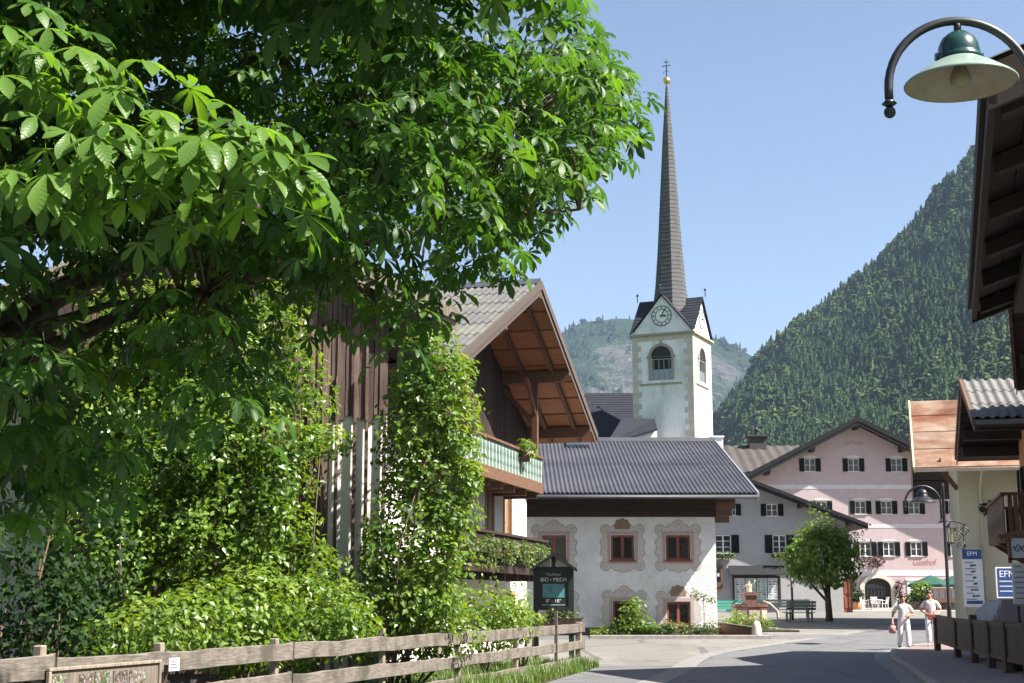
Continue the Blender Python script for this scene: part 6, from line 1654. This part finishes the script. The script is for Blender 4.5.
# tarpaulin-covered furniture behind that fence
def tarp():
    a, b_ = at(962, 617, 41), at(1075, 618, 39); cz = at(990, 600, 40)
    t0 = Vector((a.x, 39.5, g(40) + .12)); W = (b_.x - a.x)
    t = thing('tarpaulin', 'grey tarpaulin draped over stacked terrace furniture behind the plank fence', 'tarpaulin', t0); H = cz.z - t0.z
    V, F = [], []; nx, ny = 26, 14
    for i in range(nx + 1):
        for j in range(ny + 1):
            x, y = W * i / nx, 2.4 * j / ny - .5
            e = min(i / nx / .28, (1 - i / nx) / .1, 1); f = min(j / ny / .25, (1 - j / ny) / .25, 1)
            z = H * (.5 + .5 * min(e, f * 1.3, 1)) if 0 < i < nx and 0 < j < ny else .3
            V.append((x, y, z + .05 * fbm(x * 1.4, y * 1.4, 2)))
    m_ = ny + 1
    for i in range(nx):
        for j in range(ny): F.append((i * m_ + j, i * m_ + m_ + j, i * m_ + m_ + 1 + j, i * m_ + j + 1))
    np_mesh('cover', np.array(V), F, M['tarp'], t, None, False)
    b = MB(); 
    for x in (.3, W - .3):
        for y in (-.2, 1.5): b.box(x - .03, x + .03, y - .03, y + .03, -.02, H * .55)
    b.build('furniture_leg', M['darkwood'], t)
tarp()
# shop sign and planter at the right border
def shop_sign():
    Y = 34; a, c = at(1011, 558, Y), at(1036, 538, Y); W = (c.x - a.x); t = thing('shop_sign', 'white hanging shop sign with blue mountain lines under the carved balcony', 'sign', (a.x, Y, a.z), 0); Hh = c.z - a.z
    b = MB(); b.box(0, W, -.04, .04, 0, Hh); b.build('board', M['signwhite'], t)
    b = MB(); b.box(-.05, 0, -.06, .06, -.12, Hh + .04); b.box(-.05, W, -.06, .06, -.05, -.002); b.prism([(-.28, Hh - .05), (W, Hh + .12), (W, Hh + .24), (-.3, Hh + .07)], lambda u, d, z: (u, d, z), -.12, .12); b.build('frame', M['brownwood'], t)
    b = MB()
    for k in range(2): b.tube([(.06 + q * .05, -.05, Hh * (.35 + .2 * k) + .07 * abs(((q * 1.3 + k) % 4) - 2) - .05) for q in range(9)], .012, 5)
    b.build('emblem', M['signblue'], t)
    a2, c2 = at(1014, 604, Y), at(1036, 562, Y); b = MB(); b.box(a2.x - a.x, c2.x - a.x, -.03, .03, a2.z - a.z, -.13); b.build('lower_panel', M['signwhite'], t)
    b = MB()
    for k in range(7): b.box(a2.x - a.x + .05, a2.x - a.x + .05 + random.uniform(.15, .35), -.036, -.031, a2.z - a.z + .12 + .12 * k, a2.z - a.z + .14 + .12 * k)
    b.build('printed_text', M['textgrey'], t)
    for x in (.1, W - .1): b = MB(); b.tube([(x, 0, -1.1), (x, 0, g(Y) - a.z)], .04, 8); b.build('sign_post', M['iron'], t)
    p = at(1017, 646, 33.2); t = thing('planter', 'dark planter of white flowers by the plank fence below the shop sign', 'planter', (p.x, 33.2, g(33) + .12)); h = p.z - g(33) - .12
    b = MB(); b.lathe([(.001, 0), (.16, 0), (.22, h), (.18, h), (.001, h - .05)], 14); b.build('pot', M['black'], t)
    P, ro, sc, rn = blob_leaves([(0, 0, h + .12, .24, .22, .14)], 200, .1); V_, Fq, Aq = scatter(LEAF_V, LEAF_F, P, ro, sc, rn * .3 + .6); np_mesh('foliage', V_, Fq, M['hedge'], t, Aq)
    b = MB()
    for k in range(7): b.ball((random.uniform(-.2, .2), -.15 + random.uniform(-.1, .1), h + .2 + random.uniform(0, .14)), .045)
    b.build('blossom', M['white'], t)
shop_sign()

# ================================================================== fountain, benches, tree, terrace
M['palegold'] = mat('weathered_gilding', (.5, .42, .26), (.38, .3, .18), 8, .5, .1)
def fountain():
    Y = 64; c = at(750, 620, Y); z0 = g(Y)
    t = thing('fountain', 'red marble fountain basin with square column and small gilded figure', 'fountain', (c.x, Y, z0), R(8))
    k = Y / FL; W = 17 * k
    b = MB(); ph = R(22.5); b.lathe([(W * 1.08, 0), (W * 1.08, .15), (W, .17), (W, .82), (W * 1.07, .86), (W * 1.07, .98), (W * .9, .98), (W * .88, .6), (.001, .58)], 8, (0, 0, 0), 0, False, ph); b.build('basin', M['redmarble'], t)
    b = MB()
    for q in range(8):
        a_ = q * math.pi / 4; r_ = Matrix.Rotation(a_, 4, 'Z'); bb = MB(r_)
        bb.box(W * .927, W * .945, -.24, .24, .28, .72); b.v += bb.v; off = len(b.v) - len(bb.v); b.f += [[i + off for i in f] for f in bb.f]; b.m += bb.m; b.s += bb.s
    b.build('basin_panel', M['stone'], t)
    b = MB(); b.lathe([(W * .87, .86), (.001, .865)], 8, (0, 0, 0), 0, False, ph); b.build('water', M['glass'], t)
    zt = at(750, 592, Y).z - z0; b = MB(); b.box(-.3, .3, -.3, .3, .5, 1.0); b.box(-.25, .25, -.25, .25, 1.0, zt - .15); b.box(-.33, .33, -.33, .33, zt - .15, zt); b.build('column', M['redmarble'], t)
    b = MB()
    for s in (-1, 1): b.tube([(s * .25, 0, zt - .5), (s * .55, 0, zt - .55), (s * .62, 0, zt - .68)], .03, 6)
    b.build('spout', M['gold'], t)
    h = at(750, 581, Y).z - z0 - zt; b = MB(); b.lathe([(.13, 0), (.12, .08), (.1, h * .3), (.12, h * .5), (.13, h * .66), (.05, h * .76), (.04, h * .8)], 12, (0, 0, zt)); b.ball((0, 0, zt + h * .88), h * .1); b.tube([(.1, 0, zt + h * .66), (.24, -.05, zt + h * .8), (.26, -.05, zt + h * 1.1)], .025, 6); b.tube([(-.1, 0, zt + h * .66), (-.2, -.04, zt + h * .5)], .025, 6)
    b.build('figure', M['palegold'], t)
    # curved side trough rim
    b = MB(); b.tube([(W * .7, -.2, 1.1), (W * 1.1, -.3, .98), (W * 1.5, -.3, .7), (W * 1.58, -.3, .3), (W * 1.58, -.3, 0)], .06, 8); b.build('side_rim', M['stone'], t)
fountain()
def bench(label, px, Y, W, m, rz=0):
    c = at(px, 620, Y); t = thing('bench', label, 'bench', (c.x, Y, g(Y)), rz)
    b = MB()
    for k in range(3): b.box(-W, W, -.32 + k * .15, -.2 + k * .15, .43, .465)
    b.build('seat', M[m], t); b = MB()
    for k in range(3): b.prism([(.14 + .03 * k, .56 + k * .15), (.17 + .03 * k, .56 + k * .15), (.2 + .03 * k, .68 + k * .15), (.17 + .03 * k, .68 + k * .15)], lambda u, d, z: (d, u, z), -W, W)
    b.build('backrest', M[m], t)
    for x in (-W + .2, W - .2):
        b = MB(); b.box(x - .04, x + .04, -.3, -.22, 0, .43); b.box(x - .04, x + .04, .1, .18, 0, .43); b.box(x - .04, x + .04, -.32, .2, .39, .43); b.beam((x, .12, .4), (x, .28, 1.0), .06, .05, up=(1, 0, 0)); b.build('leg', M['iron'], t)
        b = MB(); b.tube([(x, -.26, .44), (x, -.28, .62), (x, .14, .66)], .025, 6); b.build('armrest', M['iron'], t)
bench('bright green bench between the painted house and the fountain', 722, 72, 1.25, 'benchgreen')
bench('dark green bench behind the fountain column', 783, 78, 1.5, 'benchdark')
bench('black iron bench turned sideways beside the street tree', 800, 70, .75, 'benchdark', R(-35))
def street_tree():
    Y = 71; c = at(829, 620, Y); z0 = g(Y); t = thing('street_tree', 'small round crowned tree standing alone before the grey house', 'tree', (c.x, Y, z0)); k = Y / FL
    f = at(829, 575, Y).z - z0; tr = MB(); tr.tube([(0, 0, -.1), (.02, 0, .3), (-.02, 0, 1.2), (.0, 0, f), (.08, 0, f + 1.2)], [.21, .17, .15, .13, .06], 10); tr.build('trunk', M['bark'], t)
    lm = MB()
    for (px, py, dy) in ((800, 570, .3), (812, 560, -.8), (850, 560, .4), (835, 540, .9), (820, 535, -.5), (845, 545, -.9)):
        q = at(px, py, Y + dy) - Vector(t.location); st = Vector((0, 0, .8 + .5 * random.random() if px < 815 else f)); lm.tube([st, st.lerp(q, .5) + Vector((0, 0, -.05 if px < 815 else .2)), q], [.075, .055, .02], 7)
    lm.build('limb', M['bark'], t)
    bl = [(822, 550, 29, 25, Y, 1.4), (803, 558, 15, 16, Y - .3, 1.0), (843, 555, 15, 17, Y + .2, 1.0), (823, 531, 18, 11, Y, 1.0), (808, 540, 14, 12, Y - .5, .9), (840, 538, 12, 11, Y + .3, .9), (818, 572, 21, 10, Y - .6, 1.1), (795, 568, 8, 8, Y, .6), (850, 568, 7, 8, Y, .6), (790, 556, 6, 7, Y, .5), (832, 577, 12, 7, Y + .6, .9)]
    foliage('crown', t, blobs_px(bl, Y, 1.2), 88, .2, 'streetleaf', lump=.75, inner=.3, droop=.45)
    p2 = at(800, 600, Y + 1); b = MB()   # stake
    so_ = thing('support_stake', 'thin dark post standing behind the iron bench', 'post', (p2.x, 74, g(74))); b.tube([(0, 0, 0), (0, 0, at(800, 572, 74).z - g(74))], .06, 8); b.ball((0, 0, at(800, 572, 74).z - g(74)), .08); b.build('post', M['iron'], so_)
street_tree()
def parasol(label, px, py, Y, r):
    c = at(px, py, Y); t = thing('parasol', label, 'parasol', (c.x, Y, g(Y)), R(10), 'parasols on the inn terrace'); h = c.z - g(Y)
    b = MB(); b.lathe([(r, -.28), (r, -.12), (r * .98, -.08), (.03, .55)], 8, (0, 0, h), 0, False); b.build('canopy', M['parasol'], t)
    b = MB(); b.tube([(0, 0, 0), (0, 0, h + .6)], .035, 8); b.lathe([(.3, 0), (.3, .1), (.05, .14)], 12); b.build('pole', M['greymetal'], t)
    for k in range(8):
        a = k * math.pi / 4; b = MB(); b.tube([(0, 0, h - .35), (r * .6 * math.cos(a), r * .6 * math.sin(a), h + .1)], .012, 4); b.build('rib', M['greymetal'], t)
parasol('green terrace parasol between the potted tree and the lamp pole', 931, 583, 106, 1.75); parasol('green terrace parasol between the lamp pole and the tall sign panel', 956, 583, 106, 1.9)
def planter_hedge(lab, px, Y, w_, h):
    c = at(px, 605, Y); t = thing('planter_box', lab, 'planter', (c.x, Y, g(Y)), 0, 'planters along the inn terrace'); b = MB(); b.box(-w_, w_, -.3, .3, 0, .55); bevel(b.build('box', M['darkwood'], t), .02)
    foliage('foliage', t, [(c.x - w_ * .5, Y, g(Y) + .55 + h * .4, w_ * .6, .4, h * .6), (c.x + w_ * .5, Y, g(Y) + .55 + h * .4, w_ * .6, .4, h * .6)], 60, .2, 'darkbush')
planter_hedge('clipped green planter hedge beside the bright potted tree', 917, 104, 1.3, .7); planter_hedge('clipped planter hedge below the terrace parasols', 950, 104, 1.3, .9)
Y = 104.5; c = at(921, 606, Y); t = thing('potted_tree', 'small bright potted tree in front of the inn window', 'potted plant', (c.x, Y, g(Y))); b = MB(); b.lathe([(.001, 0), (.26, 0), (.36, .6), (.3, .6), (.001, .55)], 14); b.build('pot', M['terracotta'], t); b = MB(); b.tube([(0, 0, .5), (.02, 0, 1.2), (0, 0, 1.7)], .04, 6); b.build('trunk', M['bark'], t)
q = at(921, 591, Y); foliage('crown', t, [(q.x, Y, q.z, .75, .6, .6), (q.x + .3, Y, q.z + .35, .45, .4, .35), (q.x - .35, Y, q.z - .2, .45, .4, .35)], 70, .2, 'hedge')
Y = 105.5; c = at(856, 606, Y); t = thing('potted_bush', 'bushy potted plant beside the arched inn doorway', 'potted plant', (c.x, Y, g(Y))); b = MB(); b.lathe([(.001, 0), (.3, 0), (.38, .55), (.3, .55), (.001, .5)], 14); b.build('pot', M['terracotta'], t); foliage('foliage', t, [(c.x, Y, g(Y) + 1.0, .6, .5, .55), (c.x - .2, Y, g(Y) + .75, .55, .4, .4)], 80, .2, 'darkbush')
def wall_creeper(lab, px, py, rx, rz, m):
    q = at(px, py, 115.6); t = thing('wall_plant', lab, 'climber', (q.x, 115.75, q.z - rz * 115 / FL)); k = 115 / FL; foliage('foliage', t, [(q.x - rx * k * .4, 115.65, q.z, rx * k * .6, .25, rz * k), (q.x + rx * k * .4, 115.65, q.z + .1, rx * k * .6, .25, rz * k * .8)], 60, .22, m); b = MB(); b.tube([(0, 0, 0), (.1, -.05, rz * k)], .04, 5); b.build('stem', M['stem'], t)
M['redleaf'] = leafmat('red_leaf', [(0, (.05, .02, .015)), (.6, (.09, .035, .022)), (1, (.14, .05, .03))], .2, .6, (1.2, .8, .6))
wall_creeper('reddish climbing rose on the pink wall above the arched door', 877, 562, 9, 5, 'redleaf'); wall_creeper('narrow brown climber between the arched door and the window', 899, 589, 3, 9, 'redleaf'); wall_creeper('green climber on the pink wall between the potted bush and arched door', 853, 585, 3, 9, 'darkbush')
def chair(lab, px, Y, rz):
    c = at(px, 606, Y); t = thing('terrace_chair', lab, 'chair', (c.x, Y, g(Y)), rz, 'white terrace chairs by the inn door')
    b = MB(); b.box(-.24, .24, -.24, .24, .42, .46); b.build('seat', M['plastic'], t); b = MB()
    for x in (-.2, -.1, 0, .1, .2): b.beam((x, .22, .46), (x, .3, .85), .05, .025, up=(0, 1, 0))
    b.beam((-.24, .3, .87), (.24, .3, .87), .04, .08); b.build('backrest', M['plastic'], t)
    for x in (-.22, .22):
        for y in (-.22, .22): b = MB(); b.beam((x, y, 0), (x * .95, y * .95, .42), .04, .04, up=(1, 0, 0)); b.build('leg', M['plastic'], t)
        b = MB(); b.beam((x, -.22, .66), (x, .26, .66), .045, .03); b.beam((x, -.2, .46), (x, -.2, .65), .035, .035, up=(1, 0, 0)); b.build('armrest', M['plastic'], t)
chair('white plastic chair on the potted bush side of the terrace table', 865, 104, R(95)); chair('white plastic chair on the window side of the terrace table', 884, 104.5, R(-80)); chair('white plastic chair behind the terrace table before the arched door', 875, 105.5, 0)
c = at(875, 606, 104); t = thing('terrace_table', 'round white terrace table between chairs before the arched door', 'table', (c.x, 104, g(104))); b = MB(); b.lathe([(.001, .70), (.55, .70), (.56, .73), (.001, .74)], 20); b.build('table_top', M['plastic'], t); b = MB(); b.lathe([(.3, 0), (.28, .04), (.05, .08), (.04, .7)], 12); b.build('pedestal', M['plastic'], t)
b = MB(); p = at(945, 598, 103); bo = thing('menu_board', 'brown menu board standing on the terrace by the lamp pole', 'board', (p.x, 103, g(103))); H_ = at(945, 588, 103).z - g(103); b.box(-.95, .95, -.04, .04, .55, H_); b.build('board', M['brownwood'], bo); b = MB(); b.box(-.9, -.8, -.05, .05, 0, .55); b.box(.8, .9, -.05, .05, 0, .55); b.build('leg', M['brownwood'], bo); b = MB(); [b.box(-.8 + .42 * k, -.5 + .42 * k, -.05, -.041, .8, H_ - .15) for k in range(4)]; b.build('menu_sheet', M['textgrey'], bo)

# ================================================================== people
def person(label, loc, rz, J, E, hair, hm, shoe):
    """J: joint -> (x,y,z,radius); E: list of (a,b,material index); figure faces -y"""
    t = thing('person', label, 'person', loc, rz)
    names = list(J); idx = {n: i for i, n in enumerate(names)}
    me = bpy.data.meshes.new('body_skeleton'); me.from_pydata([J[n][:3] for n in names], [(idx[a], idx[b]) for a, b, _ in E], [])
    o = bpy.data.objects.new('body_source', me); COL.objects.link(o)
    sk = o.modifiers.new('skin', 'SKIN'); 
    if not me.skin_vertices: me.skin_vertices.new()
    for n in names:
        v = me.skin_vertices[0].data[idx[n]]; r = J[n][3]; v.radius = r if isinstance(r, tuple) else (r, r)
    me.skin_vertices[0].data[idx['pelvis']].use_root = True
    ss = o.modifiers.new('sub', 'SUBSURF'); ss.levels = 2; ss.render_levels = 2
    dg = bpy.context.evaluated_depsgraph_get(); dg.update()
    m2 = bpy.data.meshes.new_from_object(o.evaluated_get(dg)); bpy.data.objects.remove(o)
    b = link('body', m2, [M['skin'], M['shirt'], M['trousers'], M[shoe]], t, True)
    seg = [(Vector(J[a][:3]), Vector(J[c][:3]), mi) for a, c, mi in E]
    for p in m2.polygons:
        c = p.center; best = None
        for a, q, mi in seg:
            d = q - a; k = max(0, min(1, (c - a).dot(d) / max(d.length_squared, 1e-9))); dd = (c - a - d * k).length
            if best is None or dd < best[0]: best = (dd, mi)
        p.material_index = best[1]
    h = Vector(J['head'][:3]); hb = MB(); hb.v = []
    V, F = [], []; n = 16; m_ = 9
    for i in range(m_ + 1):
        th = math.pi * .62 * i / m_
        for k in range(n):
            ph = 2 * math.pi * k / n; fr = max(0, -math.sin(ph)); th2 = th * (1 - .42 * fr); rr_ = .108 + .006 * math.sin(5 * ph + 3 * th)
            V.append(h + Vector((rr_ * .88 * math.sin(th2) * math.cos(ph), rr_ * math.sin(th2) * math.sin(ph) + .012, .025 + rr_ * 1.12 * math.cos(th2))))
    F = [(i * n + k, i * n + (k + 1) % n, (i + 1) * n + (k + 1) % n, (i + 1) * n + k) for i in range(m_) for k in range(n)]
    hb.add(V, F, 0, True); hb.build('hair', M[hm], t)
    for s in (-1, 1):
        e = MB(); e.ball(h + Vector((s * .034, -.084, .012)), .009); e.build('eye', M['black'], t)
        e = MB(); e.ball(h + Vector((s * .088, .0, -.005)), .024, sz=1.3); e.build('ear', M['skin'], t)
    e = MB(); e.tube([h + Vector((0, -.088, .02)), h + Vector((0, -.112, -.022)), h + Vector((0, -.09, -.03))], [.01, .017, .012], 8); e.build('nose', M['skin'], t)
    e = MB(); e.tube([h + Vector((-.026, -.083, -.057)), h + Vector((0, -.092, -.056)), h + Vector((.026, -.083, -.057))], [.004, .008, .004], 6); e.build('mouth', M['redbag'], t)
    return t
def hand(J, E, tag_, wr, d, side, curl):
    """palm and five fingers from wrist point wr along d (unit), thumb on 'side', fingers curling towards 'curl'"""
    d, side, curl = Vector(d).normalized(), Vector(side).normalized(), Vector(curl).normalized(); wr = Vector(wr)
    pm = wr + d * .05; J[tag_ + 'palm'] = (*pm, (.034, .022)); E.append((tag_ + 'wrist', tag_ + 'palm', 0))
    for k, L in enumerate((.064, .072, .068, .055)):
        b = pm + d * .045 + side * (.03 - .02 * k); J[f'{tag_}f{k}a'] = (*b, .0095); m_ = b + d * L * .5 + curl * L * .25; J[f'{tag_}f{k}b'] = (*m_, .009); e = m_ + d * L * .3 + curl * L * .45; J[f'{tag_}f{k}c'] = (*e, .0075)
        E += [(tag_ + 'palm', f'{tag_}f{k}a', 0), (f'{tag_}f{k}a', f'{tag_}f{k}b', 0), (f'{tag_}f{k}b', f'{tag_}f{k}c', 0)]
    b = pm - d * .005 + side * .036; J[tag_ + 't0'] = (*b, .011); e = b + d * .035 + side * .018 + curl * .012; J[tag_ + 't1'] = (*e, .009); E += [(tag_ + 'palm', tag_ + 't0', 0), (tag_ + 't0', tag_ + 't1', 0)]
def figure(lf, rf, la, ra, headturn=(0, 0)):
    """feet (hip->knee->ankle offsets) and arms given as joint points"""
    J = {'pelvis': (0, 0, .93, (.185, .14)), 'waist': (0, 0, 1.08, (.18, .135)), 'chest': (0, 0, 1.28, (.19, .135)), 'upper': (0, .01, 1.41, (.14, .09)), 'neck': (0, .0, 1.5, .055), 'jaw': (headturn[0] * .5, -.025, 1.575, (.062, .07)), 'head': (headturn[0], -.005, 1.645, (.078, .092)), 'crown': (headturn[0], .01, 1.70, (.06, .07))}
    E = [('pelvis', 'waist', 1), ('waist', 'chest', 1), ('chest', 'upper', 1), ('upper', 'neck', 0), ('neck', 'jaw', 0), ('jaw', 'head', 0), ('head', 'crown', 0)]
    for s, L, A in ((-1, lf, la), (1, rf, ra)):
        n = 'l' if s < 0 else 'r'
        J[n + 'hip'] = (s * .1, 0, .86, .115); J[n + 'knee'] = (*L[0], .095); J[n + 'hem'] = (*Vector(L[0]).lerp(Vector(L[1]), .88), .09); J[n + 'ankle'] = (*L[1], .04); J[n + 'heel'] = (L[1][0], L[1][1] + .02, L[1][2] - .045, .036); J[n + 'toe'] = (L[1][0] + s * .02, L[1][1] - .16, L[1][2] - .05, (.035, .028))
        E += [('pelvis', n + 'hip', 2), (n + 'hip', n + 'knee', 2), (n + 'knee', n + 'hem', 2), (n + 'hem', n + 'ankle', 3), (n + 'ankle', n + 'heel', 3), (n + 'heel', n + 'toe', 3)]
        J[n + 'sh'] = (s * .2, .01, 1.39, .062); sh = Vector((s * .2, .01, 1.39)); el = Vector(A[0]); J[n + 'sleeve'] = (*sh.lerp(el, .7), .075); J[n + 'elbow'] = (*el, .04); J[n + 'wrist'] = (*A[1], .027)
        E += [('upper', n + 'sh', 1), (n + 'sh', n + 'sleeve', 1), (n + 'sleeve', n + 'elbow', 0), (n + 'elbow', n + 'wrist', 0)]
        d = Vector(A[1]) - el; hand(J, E, n, A[1], d, A[2], A[3])
    return J, E
def feet_loc(px, py, Y): c = at(px, py, Y); return (c.x, Y, g(Y))
J, E = figure([(-.13, -.04, .5), (-.14, .12, .09)], [(.1, -.14, .5), (.09, -.16, .085)], [(-.33, .05, 1.14), (-.37, -.06, .9), (1, -.2, 0), (.3, -.6, -.2)], [(.33, .04, 1.13), (.1, -.24, 1.1), (0, -.2, 1), (-.3, .6, -.5)], (.0, 0))
l1 = feet_loc(905, 650, 48.0); l1 = (l1[0], l1[1], g(l1[1]) + .005)
person('person with short brown hair in white shirt and trousers, one arm bent, carrying a bag', l1, R(-4), J, E, None, 'hair_brown', 'shoe')
bg_ = thing('hand_bag', 'small dusky pink bag held low by the brown haired walker', 'bag', Vector(l1) + Vector((-.40, -.1, .52)), R(-4)); b = MB(); b.lathe([(.001, 0), (.11, .02), (.13, .14), (.1, .24), (.03, .27)], 12); b.build('body', M['pinkbag'], bg_); b = MB(); b.tube([(-.06, 0, .25), (-.04, 0, .34), (.04, 0, .34), (.06, 0, .25)], .01, 6); b.build('handle', M['pinkbag'], bg_)
J, E = figure([(-.1, -.13, .5), (-.1, -.1, .085)], [(.11, -.02, .5), (.12, .2, .1)], [(-.31, .0, 1.13), (-.1, -.24, 1.0), (0, -.2, 1), (.3, .5, -.5)], [(.32, .06, 1.13), (.2, -.2, 1.02), (0, -.3, 1), (-.4, .5, -.4)], (-.03, 0))
l2 = feet_loc(931, 650, 48.4); l2 = (l2[0] + .05, l2[1], g(l2[1]) + .005 + (.12 if kx(l2[1]) + .16 < l2[0] else 0))
person('person with dark hair in white top and pale trousers walking beside the plank fence', l2, R(-14), J, E, None, 'hair_dark', 'offwhite')
bg_ = thing('red_bag', 'small red bag held at the waist by the dark haired walker', 'bag', Vector(l2) + Vector((-.06, -.36, .82)), R(-14)); b = MB(); b.box(-.13, .13, -.05, .05, 0, .2); bevel(b.build('body', M['redbag'], bg_), .03, 3); b = MB(); b.tube([(-.07, 0, .19), (-.05, 0, .27), (.05, 0, .27), (.07, 0, .19)], .01, 6); b.build('handle', M['redbag'], bg_)
